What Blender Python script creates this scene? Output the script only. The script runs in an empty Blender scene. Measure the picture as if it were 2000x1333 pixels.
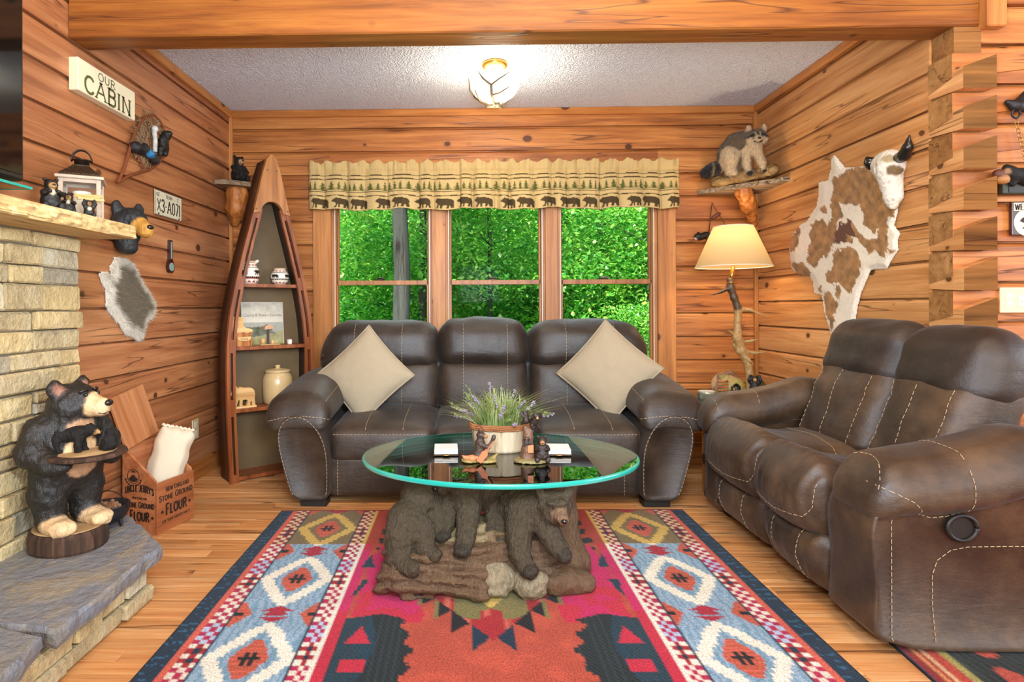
import bpy, bmesh, math, random
import numpy as np
from mathutils import Vector, Matrix, noise
from mathutils.bvhtree import BVHTree

random.seed(7)
RNG = np.random.default_rng(7)
SC = bpy.context.scene
COL = SC.collection
PI = math.pi

# ------------------------------------------------------------------ camera
YAW = math.radians(1.1); ROLL = 0.004; FPX = 1150.0; CU, CV = 900.0, 600.0; CAMZ = 1.05
cam_data = bpy.data.cameras.new('camera')
cam = bpy.data.objects.new('camera', cam_data); COL.objects.link(cam)
cam_data.sensor_width = 36.0
cam_data.lens = FPX / 2000.0 * 36.0
cam_data.shift_x = (1000.0 - CU) / 2000.0
cam_data.shift_y = (CV - 666.5) / 2000.0
cam_data.clip_start = 0.05
cam.matrix_world = (Matrix.Translation((0, 0, CAMZ)) @ Matrix.Rotation(YAW, 4, 'Z')
                    @ Matrix.Rotation(PI / 2, 4, 'X') @ Matrix.Rotation(-ROLL, 4, 'Z'))
SC.camera = cam

# ------------------------------------------------------------------ world, sun, lights, exposure
SC.view_settings.view_transform = 'Standard'
SC.view_settings.look = 'None'
SC.view_settings.gamma = 1.0
SC.view_settings.use_curve_mapping = False
SC.view_settings.exposure = 0.22
world = bpy.data.worlds.new('sky'); SC.world = world
world.use_nodes = True
_nt = world.node_tree; _nt.nodes.clear()
_sky = _nt.nodes.new('ShaderNodeTexSky'); _sky.sky_type = 'NISHITA'
_sky.sun_disc = False; _sky.sun_elevation = math.radians(52); _sky.sun_rotation = math.radians(200)
_sky.air_density = 1.2; _sky.dust_density = 2.5
_bg = _nt.nodes.new('ShaderNodeBackground'); _bg.inputs['Strength'].default_value = 0.22
_wo = _nt.nodes.new('ShaderNodeOutputWorld')
_nt.links.new(_sky.outputs[0], _bg.inputs[0]); _nt.links.new(_bg.outputs[0], _wo.inputs[0])


def light(name, kind, loc, energy, color, size=None, size_y=None, target=None, radius=None, spread=None):
    d = bpy.data.lights.new(name, kind); d.energy = energy; d.color = color
    if kind == 'AREA':
        d.shape = 'RECTANGLE'; d.size = size; d.size_y = size_y or size
        if spread: d.spread = spread
    if radius is not None: d.shadow_soft_size = radius
    o = bpy.data.objects.new(name, d); COL.objects.link(o); o.location = loc
    if target is not None:
        o.rotation_euler = (Vector(target) - Vector(loc)).to_track_quat('-Z', 'Y').to_euler()
    return o


sun = light('sun', 'SUN', (0, -20, 30), 12.0, (1.0, 0.95, 0.84), target=(3.0, -7.0, 10.0))
sun.data.angle = math.radians(1.5)
# area fill lamps added behind the camera and on its right, standing for unseen windows
light('great_room_fill', 'AREA', (0.6, -4.8, 2.6), 330, (0.93, 0.97, 1.0), 5.0, 3.0, target=(0.3, 3.0, 0.9))
light('side_fill', 'AREA', (5.6, 0.2, 1.7), 130, (0.90, 0.95, 1.0), 3.0, 2.2, target=(-1.6, 2.2, 0.9))
# daylight falling in through the three-sash window of the alcove
light('alcove_window_light', 'AREA', (0.15, 5.4, 3.1), 60, (0.86, 0.95, 1.0), 3.0, 1.3, target=(0.1, 2.9, 0.5))
# area lamp added near the camera to brighten the alcove ceiling, like a bounced flash
light('ceiling_fill', 'AREA', (0.1, 0.5, 1.35), 74, (0.74, 0.87, 1.0), .5, .5, target=(0.12, 3.7, 2.43))
# warm area lamp added over the camera as fill, no fixture seen
light('overhead_fill', 'AREA', (0.4, 0.6, 3.9), 62, (1.0, 0.86, 0.66), 1.2, 1.2, target=(0.3, 1.5, 0.0))


# ------------------------------------------------------------------ object helpers
def hexc(h):
    h = h.lstrip('#'); r = []
    for i in (0, 2, 4):
        c = int(h[i:i + 2], 16) / 255.0
        r.append(c / 12.92 if c <= 0.04045 else ((c + 0.055) / 1.055) ** 2.4)
    return (r[0], r[1], r[2], 1.0)


def tag(o, label=None, cat=None, group=None, kind=None):
    if label: o['label'] = label
    if cat: o['category'] = cat
    if group: o['group'] = group
    if kind: o['kind'] = kind
    return o


def thing(name, label, cat, loc=(0, 0, 0), rz=0.0, group=None, scale=1.0):
    o = bpy.data.objects.new(name, None); COL.objects.link(o)
    o.empty_display_size = 0.05
    o.location = loc; o.rotation_euler = (0, 0, rz); o.scale = (scale,) * 3
    return tag(o, label, cat, group)


def struct_empty(name, loc=(0, 0, 0)):
    o = bpy.data.objects.new(name, None); COL.objects.link(o); o.location = loc; o['kind'] = 'structure'
    return o


def obj(name, verts, faces, mat, parent=None, smooth=False, cols=None, world=False, mats=None, fmat=None):
    """one mesh object; world=True: vertices are in world coordinates of an unrotated root"""
    v = np.asarray(verts, dtype=float).reshape(-1, 3)
    if world and parent is not None:
        r = parent
        off = Vector((0, 0, 0))
        while r is not None:
            off += r.location; r = r.parent
        v = v - np.array(off)
    me = bpy.data.meshes.new(name)
    if isinstance(faces, np.ndarray):
        faces = faces.tolist()
    me.from_pydata(v.tolist(), [], faces)
    if mats:
        for m in mats: me.materials.append(m)
        if fmat is not None: me.polygons.foreach_set('material_index', fmat)
    elif mat is not None:
        me.materials.append(mat)
    if smooth:
        me.polygons.foreach_set('use_smooth', [True] * len(me.polygons))
    if cols is not None:
        a = me.color_attributes.new('col', 'FLOAT_COLOR', 'POINT')
        c = np.ones((len(v), 4)); c[:, :3] = np.asarray(cols)[:, :3]
        a.data.foreach_set('color', c.ravel())
    me.update()
    o = bpy.data.objects.new(name, me); COL.objects.link(o)
    if parent is not None: o.parent = parent
    return o


def copy_tree(o, parent=None):
    c = o.copy(); COL.objects.link(c)
    if parent is not None: c.parent = parent
    for ch in list(o.children): copy_tree(ch, c)
    return c


class MB:
    """mesh builder: collects simple solids, then links them as one object"""
    def __init__(s): s.v = []; s.f = []; s.fm = []; s.m = 0
    def add(s, vs, fs):
        b = len(s.v); s.v.extend([tuple(p) for p in vs])
        s.f.extend([tuple(b + i for i in f) for f in fs]); s.fm.extend([s.m] * len(fs)); return s
    def box(s, x0, x1, y0, y1, z0, z1, bev=0.0):
        if bev <= 0:
            vs = [(x, y, z) for z in (z0, z1) for y in (y0, y1) for x in (x0, x1)]
            return s.add(vs, [(0, 2, 3, 1), (4, 5, 7, 6), (0, 1, 5, 4), (2, 6, 7, 3), (0, 4, 6, 2), (1, 3, 7, 5)])
        b = min(bev, (x1 - x0) * .45, (y1 - y0) * .45, (z1 - z0) * .45)
        vs = []; idx = {}
        for ix, x in enumerate((x0, x1)):
            for iy, y in enumerate((y0, y1)):
                for iz, z in enumerate((z0, z1)):
                    sx, sy, sz = (1 - 2 * ix), (1 - 2 * iy), (1 - 2 * iz)
                    idx[ix, iy, iz] = len(vs)
                    vs += [(x, y + sy * b, z + sz * b), (x + sx * b, y, z + sz * b), (x + sx * b, y + sy * b, z)]
        I = lambda a, c, d, k: idx[a, c, d] + k
        fs = [(I(0,0,0,0), I(0,0,1,0), I(0,1,1,0), I(0,1,0,0)), (I(1,0,0,0), I(1,1,0,0), I(1,1,1,0), I(1,0,1,0)),
              (I(0,0,0,1), I(1,0,0,1), I(1,0,1,1), I(0,0,1,1)), (I(0,1,0,1), I(0,1,1,1), I(1,1,1,1), I(1,1,0,1)),
              (I(0,0,0,2), I(0,1,0,2), I(1,1,0,2), I(1,0,0,2)), (I(0,0,1,2), I(1,0,1,2), I(1,1,1,2), I(0,1,1,2))]
        for a in (0, 1):
            for c in (0, 1):
                fs.append((I(0,a,c,1), I(0,a,c,2), I(1,a,c,2), I(1,a,c,1)) if a == c else (I(0,a,c,1), I(1,a,c,1), I(1,a,c,2), I(0,a,c,2)))
                fs.append((I(a,0,c,0), I(a,1,c,0), I(a,1,c,2), I(a,0,c,2)) if a != c else (I(a,0,c,0), I(a,0,c,2), I(a,1,c,2), I(a,1,c,0)))
                fs.append((I(a,c,0,0), I(a,c,0,1), I(a,c,1,1), I(a,c,1,0)) if a == c else (I(a,c,0,0), I(a,c,1,0), I(a,c,1,1), I(a,c,0,1)))
        for a in (0, 1):
            for c in (0, 1):
                for d in (0, 1):
                    t = (I(a,c,d,0), I(a,c,d,1), I(a,c,d,2))
                    fs.append(t if (a + c + d) % 2 == 1 else t[::-1])
        return s.add(vs, fs)
    def obox(s, mat, dx, dy, dz, bev=0.0):
        """box of full size dx,dy,dz centred on a 4x4 matrix"""
        t = MB(); t.box(-dx/2, dx/2, -dy/2, dy/2, -dz/2, dz/2, bev)
        return s.add([mat @ Vector(p) for p in t.v], t.f)
    def tube(s, pts, rad, n=8, cap=True):
        pts = [Vector(p) for p in pts]; k = len(pts)
        rr = rad if hasattr(rad, '__len__') else [rad] * k
        ref = None; rings = []
        for i in range(k):
            d = (pts[min(i + 1, k - 1)] - pts[max(i - 1, 0)])
            if d.length < 1e-9: d = Vector((0, 0, 1))
            d.normalize()
            if ref is None:
                ref = Vector((0, 0, 1)) if abs(d.z) < .9 else Vector((1, 0, 0))
            u = ref - d * ref.dot(d)
            if u.length < 1e-6: u = d.orthogonal()
            u.normalize(); w = d.cross(u); ref = u
            rings.append([pts[i] + (u * math.cos(2*PI*j/n) + w * math.sin(2*PI*j/n)) * rr[i] for j in range(n)])
        vs = [p for r in rings for p in r]; fs = []
        for i in range(k - 1):
            for j in range(n):
                a = i*n + j; b = i*n + (j+1) % n
                fs.append((a, b, b + n, a + n))
        if cap:
            fs.append(tuple(range(n))[::-1]); fs.append(tuple((k-1)*n + j for j in range(n)))
        return s.add(vs, fs)
    def lathe(s, prof, n=32, c=(0, 0, 0), axis='Z'):
        """prof: (radius, height) bottom to top"""
        vs = []; fs = []; k = len(prof)
        for r, h in prof:
            for j in range(n):
                a = 2*PI*j/n
                p = (r*math.cos(a), r*math.sin(a), h)
                if axis == 'X': p = (h, r*math.cos(a), r*math.sin(a))
                if axis == 'Y': p = (r*math.sin(a), h, r*math.cos(a))
                vs.append((p[0]+c[0], p[1]+c[1], p[2]+c[2]))
        for i in range(k - 1):
            for j in range(n):
                a = i*n + j; b = i*n + (j+1) % n
                fs.append((a, b, b + n, a + n))
        if prof[0][0] > 1e-5: fs.append(tuple(range(n))[::-1])
        if prof[-1][0] > 1e-5: fs.append(tuple((k-1)*n + j for j in range(n)))
        return s.add(vs, fs)
    def prism(s, poly, o, ux, uy, n, t):
        """polygon (u,v) placed at o, extruded from 0 to t along n"""
        o, ux, uy, n = Vector(o), Vector(ux), Vector(uy), Vector(n)
        k = len(poly)
        vs = [o + ux*p[0] + uy*p[1] for p in poly] + [o + ux*p[0] + uy*p[1] + n*t for p in poly]
        area = sum(poly[i][0]*poly[(i+1) % k][1] - poly[(i+1) % k][0]*poly[i][1] for i in range(k))
        if ux.cross(uy).dot(n) * t < 0: area = -area
        fs = []
        for i in range(k):
            j = (i+1) % k
            fs.append((i, j, j+k, i+k) if area > 0 else (j, i, i+k, j+k))
        fs.append(tuple(range(k, 2*k)) if area > 0 else tuple(range(k, 2*k))[::-1])
        fs.append(tuple(range(k))[::-1] if area > 0 else tuple(range(k)))
        return s.add(vs, fs)
    def ball(s, c, r, n=12, m=8):
        r = r if hasattr(r, '__len__') else (r, r, r)
        vs = [(c[0], c[1], c[2]-r[2])]
        for i in range(1, m):
            a = -PI/2 + PI*i/m
            for j in range(n):
                b = 2*PI*j/n
                vs.append((c[0]+r[0]*math.cos(a)*math.cos(b), c[1]+r[1]*math.cos(a)*math.sin(b), c[2]+r[2]*math.sin(a)))
        vs.append((c[0], c[1], c[2]+r[2])); t = len(vs)-1
        fs = [(0, 1+(j+1) % n, 1+j) for j in range(n)]
        for i in range(m-2):
            for j in range(n):
                a = 1+i*n+j; b = 1+i*n+(j+1) % n
                fs.append((a, b, b+n, a+n))
        fs += [(t, 1+(m-2)*n+j, 1+(m-2)*n+(j+1) % n) for j in range(n)]
        return s.add(vs, fs)
    def build(s, name, mat=None, parent=None, smooth=False, world=False, mats=None, cols=None):
        return obj(name, s.v, s.f, mat, parent, smooth, cols, world, mats, s.fm if mats else None)


# ------------------------------------------------------------------ implicit surfaces (organic bodies)
def EL(c, r, col=0, rot=None): return ('e', np.array(c, float), np.array(r if hasattr(r, '__len__') else (r, r, r), float), col, rot)
def CP(p0, p1, r0, r1, col=0): return ('c', np.array(p0, float), np.array(p1, float), r0, r1, col)


def _dist(e, P):
    if e[0] == 'e':
        q = P - e[1]
        if e[4] is not None:
            R = np.array(Matrix.Rotation(e[4][0], 3, 'X') @ Matrix.Identity(3)) if False else np.array((Matrix.Rotation(e[4][2], 3, 'Z') @ Matrix.Rotation(e[4][1], 3, 'Y') @ Matrix.Rotation(e[4][0], 3, 'X')))
            q = q @ R
        k0 = np.sqrt(((q / e[2])**2).sum(-1)); k1 = np.sqrt(((q / e[2]**2)**2).sum(-1)) + 1e-9
        return k0 * (k0 - 1.0) / k1
    a, b = e[1], e[2]; ab = b - a
    t = np.clip(((P - a) @ ab) / max(ab @ ab, 1e-12), 0, 1)
    return np.linalg.norm(P - a - t[..., None] * ab, axis=-1) - (e[3] + (e[4] - e[3]) * t)


def _col(e): return e[3] if e[0] == 'e' else e[5]


def blob(name, elems, h, mat, parent, k=0.02, palette=None, paint=(), amp=0.0, freq=20.0, world=False, cut=None, jitter=0.0, sub=(), warp=None):
    lo = np.full(3, 1e9); hi = -lo
    for e in elems:
        if e[0] == 'e':
            m = e[2].max() if e[4] is not None else e[2]
            lo = np.minimum(lo, e[1]-m); hi = np.maximum(hi, e[1]+m)
        else:
            lo = np.minimum(lo, np.minimum(e[1]-e[3], e[2]-e[4])); hi = np.maximum(hi, np.maximum(e[1]+e[3], e[2]+e[4]))
    lo -= h*3 + k*.5; hi += h*3 + k*.5
    N = np.maximum(np.ceil((hi-lo)/h).astype(int)+1, 4)
    ax = [lo[i] + h*np.arange(N[i]) for i in range(3)]
    P = np.stack(np.meshgrid(*ax, indexing='ij'), -1)
    F = None
    for e in elems:
        d = _dist(e, P)
        if F is None: F = d
        else:
            t = np.clip(.5 + .5*(F-d)/k, 0, 1); F = F*(1-t) + d*t - k*t*(1-t)
    for e in sub:
        d = -_dist(e, P); t = np.clip(.5 - .5*(F-d)/(k*.5), 0, 1); F = F*(1-t) + d*t + k*.5*t*(1-t)
    if cut is not None: F = np.maximum(F, cut - P[..., 2])
    if warp is not None: F = F + warp(P)
    V, Q = nets(F, lo, h)
    if amp:
        nrm = np.zeros_like(V)
        fn = np.cross(V[Q[:, 2]] - V[Q[:, 0]], V[Q[:, 3]] - V[Q[:, 1]])
        for j in range(4): np.add.at(nrm, Q[:, j], fn)
        nrm /= np.linalg.norm(nrm, axis=1, keepdims=True) + 1e-9
        s = np.array([noise.fractal(Vector(p*freq), 1.0, 2.0, 3) for p in V])
        V = V + nrm * (s*amp)[:, None]
    cols = None
    if palette is not None:
        pal = np.array([hexc(c)[:3] for c in palette])
        best = np.full(len(V), 1e9); ci = np.zeros(len(V), int)
        jit = jitter * np.array([noise.noise(Vector(p*freq*1.7)) for p in V]) if jitter else 0.0
        for e in elems:
            d = _dist(e, V)
            m = d < best - 1e-9; best[m] = d[m]; ci[m] = _col(e)
        for e in paint:
            m = _dist(e, V) + jit < 0; ci[m] = _col(e)
        cols = pal[ci]
        nb = np.zeros((len(V), 3)); cnt = np.zeros(len(V))
        for a_, b_ in ((0, 1), (1, 2), (2, 3), (3, 0)):
            np.add.at(nb, Q[:, a_], cols[Q[:, b_]]); np.add.at(cnt, Q[:, a_], 1)
            np.add.at(nb, Q[:, b_], cols[Q[:, a_]]); np.add.at(cnt, Q[:, b_], 1)
        cols = .5*cols + .5*nb/np.maximum(cnt, 1)[:, None]
    return obj(name, V, Q, mat, parent, True, cols, world)


def nets(F, lo, h):
    S = F < 0
    nx, ny, nz = F.shape
    c = np.zeros((nx-1, ny-1, nz-1), int)
    for dx in (0, 1):
        for dy in (0, 1):
            for dz in (0, 1):
                c += S[dx:nx-1+dx, dy:ny-1+dy, dz:nz-1+dz]
    act = (c > 0) & (c < 8)
    I = np.argwhere(act); idm = -np.ones(act.shape, int); idm[act] = np.arange(len(I))
    acc = np.zeros((len(I), 3)); n = np.zeros(len(I))
    for axis in range(3):
        o1, o2 = [a for a in range(3) if a != axis]
        for a in (0, 1):
            for b in (0, 1):
                A = I.copy(); A[:, o1] += a; A[:, o2] += b
                B = A.copy(); B[:, axis] += 1
                fa = F[A[:, 0], A[:, 1], A[:, 2]]; fb = F[B[:, 0], B[:, 1], B[:, 2]]
                m = (fa < 0) != (fb < 0)
                t = np.where(m, fa/(fa-fb+1e-12), 0)
                p = A.astype(float); p[:, axis] += t
                acc[m] += p[m]; n[m] += 1
    V = lo + h*acc/np.maximum(n, 1)[:, None]
    Q = []
    for axis in range(3):
        o1, o2 = [(1, 2), (2, 0), (0, 1)][axis]
        sl0 = [slice(None)]*3; sl1 = [slice(None)]*3
        sl0[axis] = slice(0, -1); sl1[axis] = slice(1, None)
        ch = S[tuple(sl0)] != S[tuple(sl1)]
        E_ = np.argwhere(ch)
        m = (E_[:, o1] > 0) & (E_[:, o2] > 0) & (E_[:, o1] < F.shape[o1]-1) & (E_[:, o2] < F.shape[o2]-1)
        E_ = E_[m]
        ids = []
        for a, b in ((-1, -1), (0, -1), (0, 0), (-1, 0)):
            G = E_.copy(); G[:, o1] += a; G[:, o2] += b
            ids.append(idm[G[:, 0], G[:, 1], G[:, 2]])
        q = np.stack(ids, 1)
        ins = S[E_[:, 0], E_[:, 1], E_[:, 2]]
        q[~ins] = q[~ins][:, ::-1]
        Q.append(q[(q >= 0).all(1)])
    return V, np.concatenate(Q)


# ------------------------------------------------------------------ upholstery
def rbox(w, d, h, r, seg=10, puff=(0, 0, 0), fn=None):
    """soft rounded box centred on 0: returns verts, quads; puff bulges the faces"""
    hs = np.array([w/2, d/2, h/2]); r = min(r, hs.min()*.98)
    t = np.linspace(-1, 1, seg+1); t = np.sign(t)*np.abs(t)**.75
    V = []; Q = []; key = {}
    def vid(p):
        k_ = tuple(np.round(p, 5))
        if k_ not in key: key[k_] = len(V); V.append(p)
        return key[k_]
    for axis in range(3):
        o1, o2 = [(1, 2), (2, 0), (0, 1)][axis]
        for sgn in (-1, 1):
            ids = np.empty((seg+1, seg+1), int)
            for i in range(seg+1):
                for j in range(seg+1):
                    p = np.zeros(3); p[axis] = sgn; p[o1] = t[i]; p[o2] = t[j]
                    ids[i, j] = vid(p)
            for i in range(seg):
                for j in range(seg):
                    q = [ids[i, j], ids[i+1, j], ids[i+1, j+1], ids[i, j+1]]
                    Q.append(q if sgn > 0 else q[::-1])
    U = np.array(V); P = U*hs
    inner = np.clip(P, -(hs-r), hs-r); dv = P-inner
    ln = np.linalg.norm(dv, axis=1, keepdims=True)
    P = inner + np.where(ln > 1e-9, dv/np.maximum(ln, 1e-9)*r, 0)
    n = P/hs; B = np.zeros_like(P)
    for axis in range(3):
        o1, o2 = [(1, 2), (2, 0), (0, 1)][axis]
        B[:, axis] = np.sign(n[:, axis])*np.abs(n[:, axis])**2*puff[axis]*np.clip(1-n[:, o1]**2, 0, 1)**.8*np.clip(1-n[:, o2]**2, 0, 1)**.8
    P = P + B
    if fn is not None: P = fn(P, n)
    return P, np.array(Q)


def nz(P, freq, amp, seed=0.0, st=(1, 1, 1)):
    return amp*np.array([noise.fractal(Vector((p[0]*st[0]*freq+seed, p[1]*st[1]*freq, p[2]*st[2]*freq)), 1.0, 2.0, 2) for p in P])


def stitch(mb, surf, pts, direction, off=0.0015, r=0.0016, dash=0.013, gap=0.005):
    """dashed seam thread following polyline pts cast along direction on to surf (list of (V,Q))"""
    d = Vector(direction).normalized()
    trees = [BVHTree.FromPolygons([tuple(p) for p in V], [tuple(int(i) for i in q) for q in Q]) for V, Q in surf]
    P = [Vector(p) for p in pts]; dense = []
    for a, b in zip(P[:-1], P[1:]):
        k = max(2, int((b-a).length/0.006))
        dense += [a.lerp(b, i/k) for i in range(k)]
    dense.append(P[-1]); out = []
    for p in dense:
        best = None
        for t in trees:
            hit = t.ray_cast(p - d*2.0, d)
            if hit[0] is not None and (best is None or hit[3] < best[1]): best = (hit[0] - d*off, hit[3])
        out.append(best[0] if best else None)
    run = []; acc = 0.0; on = True
    for p in out:
        if p is None or (run and (p-run[-1]).length > .05):
            if len(run) > 1 and on: mb.tube(run, r, 4, False)
            run = [p] if p is not None else []; continue
        if run: acc += (p-run[-1]).length
        run.append(p)
        if acc > (dash if on else gap):
            if on and len(run) > 1: mb.tube(run, r, 4, False)
            run = [p]; acc = 0.0; on = not on
    if on and len(run) > 1: mb.tube(run, r, 4, False)


# ------------------------------------------------------------------ lettering
GL = {
 'A': (.8, [[(.05,0),(.4,1)],[(.4,1),(.75,0)],[(.2,.36),(.6,.36)]]), 'B': (.68, [[(.12,0),(.12,1)],[(.12,1),(.45,1),(.58,.88),(.58,.66),(.45,.54),(.12,.54)],[(.45,.54),(.62,.42),(.62,.14),(.48,0),(.12,0)]]),
 'C': (.72, [[(.66,.8),(.56,.95),(.4,1),(.22,.93),(.1,.72),(.08,.5),(.1,.28),(.22,.07),(.4,0),(.56,.05),(.67,.2)]]), 'D': (.76, [[(.12,0),(.12,1)],[(.12,1),(.42,1),(.6,.85),(.68,.6),(.68,.4),(.6,.15),(.42,0),(.12,0)]]),
 'E': (.62, [[(.12,0),(.12,1)],[(.12,1),(.56,1)],[(.12,.52),(.46,.52)],[(.12,0),(.58,0)]]), 'F': (.6, [[(.12,0),(.12,1)],[(.12,1),(.56,1)],[(.12,.52),(.46,.52)]]),
 'G': (.76, [[(.66,.82),(.56,.95),(.4,1),(.22,.93),(.1,.72),(.08,.5),(.1,.28),(.22,.07),(.4,0),(.56,.04),(.66,.14),(.66,.45),(.46,.45)]]),
 'I': (.3, [[(.15,0),(.15,1)]]), 'J': (.5, [[(.38,1),(.38,.2),(.3,.04),(.18,0),(.07,.1)]]), 'K': (.7, [[(.12,0),(.12,1)],[(.6,1),(.14,.45)],[(.3,.62),(.64,0)]]),
 'L': (.58, [[(.12,1),(.12,0)],[(.12,0),(.54,0)]]), 'N': (.78, [[(.12,0),(.12,1)],[(.12,1),(.66,0)],[(.66,0),(.66,1)]]),
 'O': (.8, [[(.4,1),(.2,.92),(.09,.7),(.07,.5),(.09,.3),(.2,.08),(.4,0),(.6,.08),(.71,.3),(.73,.5),(.71,.7),(.6,.92),(.4,1)]]),
 'R': (.7, [[(.12,0),(.12,1)],[(.12,1),(.44,1),(.58,.88),(.58,.66),(.44,.52),(.12,.52)],[(.36,.52),(.64,0)]]),
 'S': (.6, [[(.52,.82),(.44,.95),(.3,1),(.15,.93),(.09,.76),(.17,.6),(.42,.46),(.52,.3),(.5,.12),(.36,0),(.2,.02),(.07,.2)]]), 'T': (.64, [[(.32,0),(.32,1)],[(.04,1),(.6,1)]]),
 'U': (.76, [[(.1,1),(.1,.3),(.18,.08),(.36,0),(.54,.08),(.63,.3),(.63,1)]]), 'W': (1.0, [[(.05,1),(.28,0)],[(.28,0),(.5,.9)],[(.5,.9),(.72,0)],[(.72,0),(.95,1)]]),
 'Y': (.7, [[(.05,1),(.35,.48)],[(.65,1),(.35,.48)],[(.35,.48),(.35,0)]]), "'": (.2, [[(.1,1),(.08,.75)]]), ' ': (.36, []), '.': (.25, [[(.12,0),(.12,.06)]]),
 'P': (.66, [[(.12,0),(.12,1)],[(.12,1),(.46,1),(.6,.87),(.6,.62),(.46,.48),(.12,.48)]]), 'M': (.92, [[(.1,0),(.1,1)],[(.1,1),(.46,.1)],[(.46,.1),(.82,1)],[(.82,1),(.82,0)]]), 'V': (.74, [[(.04,1),(.37,0)],[(.37,0),(.7,1)]]), 'X': (.7, [[(.06,0),(.64,1)],[(.06,1),(.64,0)]]),
 '3': (.6, [[(.08,.85),(.2,1),(.42,1),(.53,.85),(.5,.64),(.3,.54)],[(.3,.54),(.52,.43),(.55,.18),(.42,.01),(.2,0),(.06,.16)]]), '0': (.64, [[(.32,1),(.14,.88),(.09,.6),(.09,.4),(.14,.12),(.32,0),(.5,.12),(.55,.4),(.55,.6),(.5,.88),(.32,1)]]),
 '7': (.58, [[(.06,1),(.54,1)],[(.54,1),(.22,0)]]), '1': (.3, [[(.16,0),(.16,1)],[(.16,1),(.05,.86)]]), '-': (.36, [[(.06,.5),(.3,.5)]]), '6': (.6, [[(.5,.9),(.34,1),(.18,.9),(.09,.6),(.09,.3),(.18,.06),(.32,0),(.48,.07),(.54,.28),(.46,.5),(.3,.56),(.12,.44)]]), '2': (.6, [[(.08,.78),(.18,.97),(.36,1),(.5,.9),(.5,.68),(.3,.4),(.06,0)],[(.06,0),(.54,0)]]),
 '\u2022': (.5, [[(.25,.42),(.25,.5)]]),
}


def letters(mb, s, o, ux, uy, n, height, width=None, weight=.11, serif=.14, t=.0015, small=None, path=None, center=True):
    """stroke-built capitals, raised by t from the surface at o (centre of the baseline)"""
    o, ux, uy, n = Vector(o), Vector(ux).normalized(), Vector(uy).normalized(), Vector(n).normalized()
    adv = []; x = 0.0
    for i, c in enumerate(s):
        k = 1.0
        if small and i and s[i-1] != ' ' : k = small
        adv.append((x, k)); x += (GL[c.upper()][0]*k + .08)
    tot = x - .08
    sx = (width/tot) if width else height
    for (x0, k), c in zip(adv, s):
        for st in GL[c.upper()][1]:
            wt = weight*height
            pts = [((x0 + p[0]*k - (tot/2 if center else 0))*sx, p[1]*k*height) for p in st]
            if path is not None: pts = [path(p) for p in pts]
            vert = abs(pts[0][0]-pts[-1][0]) < .35*abs(pts[0][1]-pts[-1][1]) + 1e-6
            wt2 = wt if vert or len(st) > 2 else wt*.7
            L = [];R = []
            for i, p in enumerate(pts):
                a = pts[max(i-1, 0)]; b = pts[min(i+1, len(pts)-1)]
                dx, dy = b[0]-a[0], b[1]-a[1]; ln = math.hypot(dx, dy) or 1
                ext = 0
                L.append((p[0]-dy/ln*wt2/2, p[1]+dx/ln*wt2/2)); R.append((p[0]+dy/ln*wt2/2, p[1]-dx/ln*wt2/2))
            for i in range(len(pts)-1):
                mb.prism([R[i], R[i+1], L[i+1], L[i]], o, ux, uy, n, t)
            if serif and len(st) == 2 and abs(st[0][1]-st[1][1]) > .5:
                for p in (pts[0], pts[1]):
                    hw = serif*height*k; hh = wt*.22
                    mb.prism([(p[0]-hw, p[1]-hh), (p[0]+hw, p[1]-hh), (p[0]+hw, p[1]+hh), (p[0]-hw, p[1]+hh)], o, ux, uy, n, t)
    return mb


def font_text(name, s, mat, parent, o, ux, uy, n, width, height, t=.001):
    cu = bpy.data.curves.new(name, 'FONT'); cu.body = s; cu.extrude = .02; cu.align_x = 'CENTER'; cu.align_y = 'BOTTOM_BASELINE' if False else 'BOTTOM'
    to = bpy.data.objects.new(name, cu); COL.objects.link(to)
    dg = bpy.context.evaluated_depsgraph_get()
    me = bpy.data.meshes.new_from_object(to.evaluated_get(dg))
    bpy.data.objects.remove(to)
    V = np.array([v.co for v in me.vertices]); lo, hi = V.min(0), V.max(0)
    V = (V - (lo+hi)/2)/(hi-lo)
    o, ux, uy, n = [np.array(Vector(a)) for a in (o, ux, uy, n)]
    W = o + np.outer(V[:, 0]*width, ux) + np.outer(V[:, 1]*height, uy) + np.outer((V[:, 2]+.5)*t, n)
    fs = [tuple(p.vertices) for p in me.polygons]
    return obj(name, W, fs, mat, parent, world=True)


# ------------------------------------------------------------------ flat print helpers
def in_poly(x, y, poly):
    r = np.zeros(x.shape, bool); n = len(poly)
    for i in range(n):
        x0, y0 = poly[i]; x1, y1 = poly[(i+1) % n]
        if y0 == y1: continue
        c = ((y0 > y) != (y1 > y)) & (x < (x1-x0)*(y-y0)/(y1-y0)+x0)
        r ^= c
    return r


BEAR = [(0,.60),(.02,.52),(.10,.48),(.16,.44),(.20,.36),(.19,.24),(.16,.10),(.10,.06),(.09,.0),(.24,.0),(.27,.10),(.32,.28),(.36,.30),(.38,.14),(.36,.05),(.37,.0),(.48,.0),(.48,.12),(.50,.28),(.66,.28),(.70,.20),(.66,.06),(.66,.0),(.80,.0),(.80,.10),(.83,.22),(.88,.10),(.86,.04),(.88,.0),(1.0,.0),(1.0,.10),(.98,.3),(1.0,.5),(.97,.66),(.90,.76),(.78,.82),(.62,.82),(.5,.84),(.40,.88),(.32,.84),(.27,.86),(.25,.92),(.20,.92),(.18,.84),(.10,.78),(.05,.68)]


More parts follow.
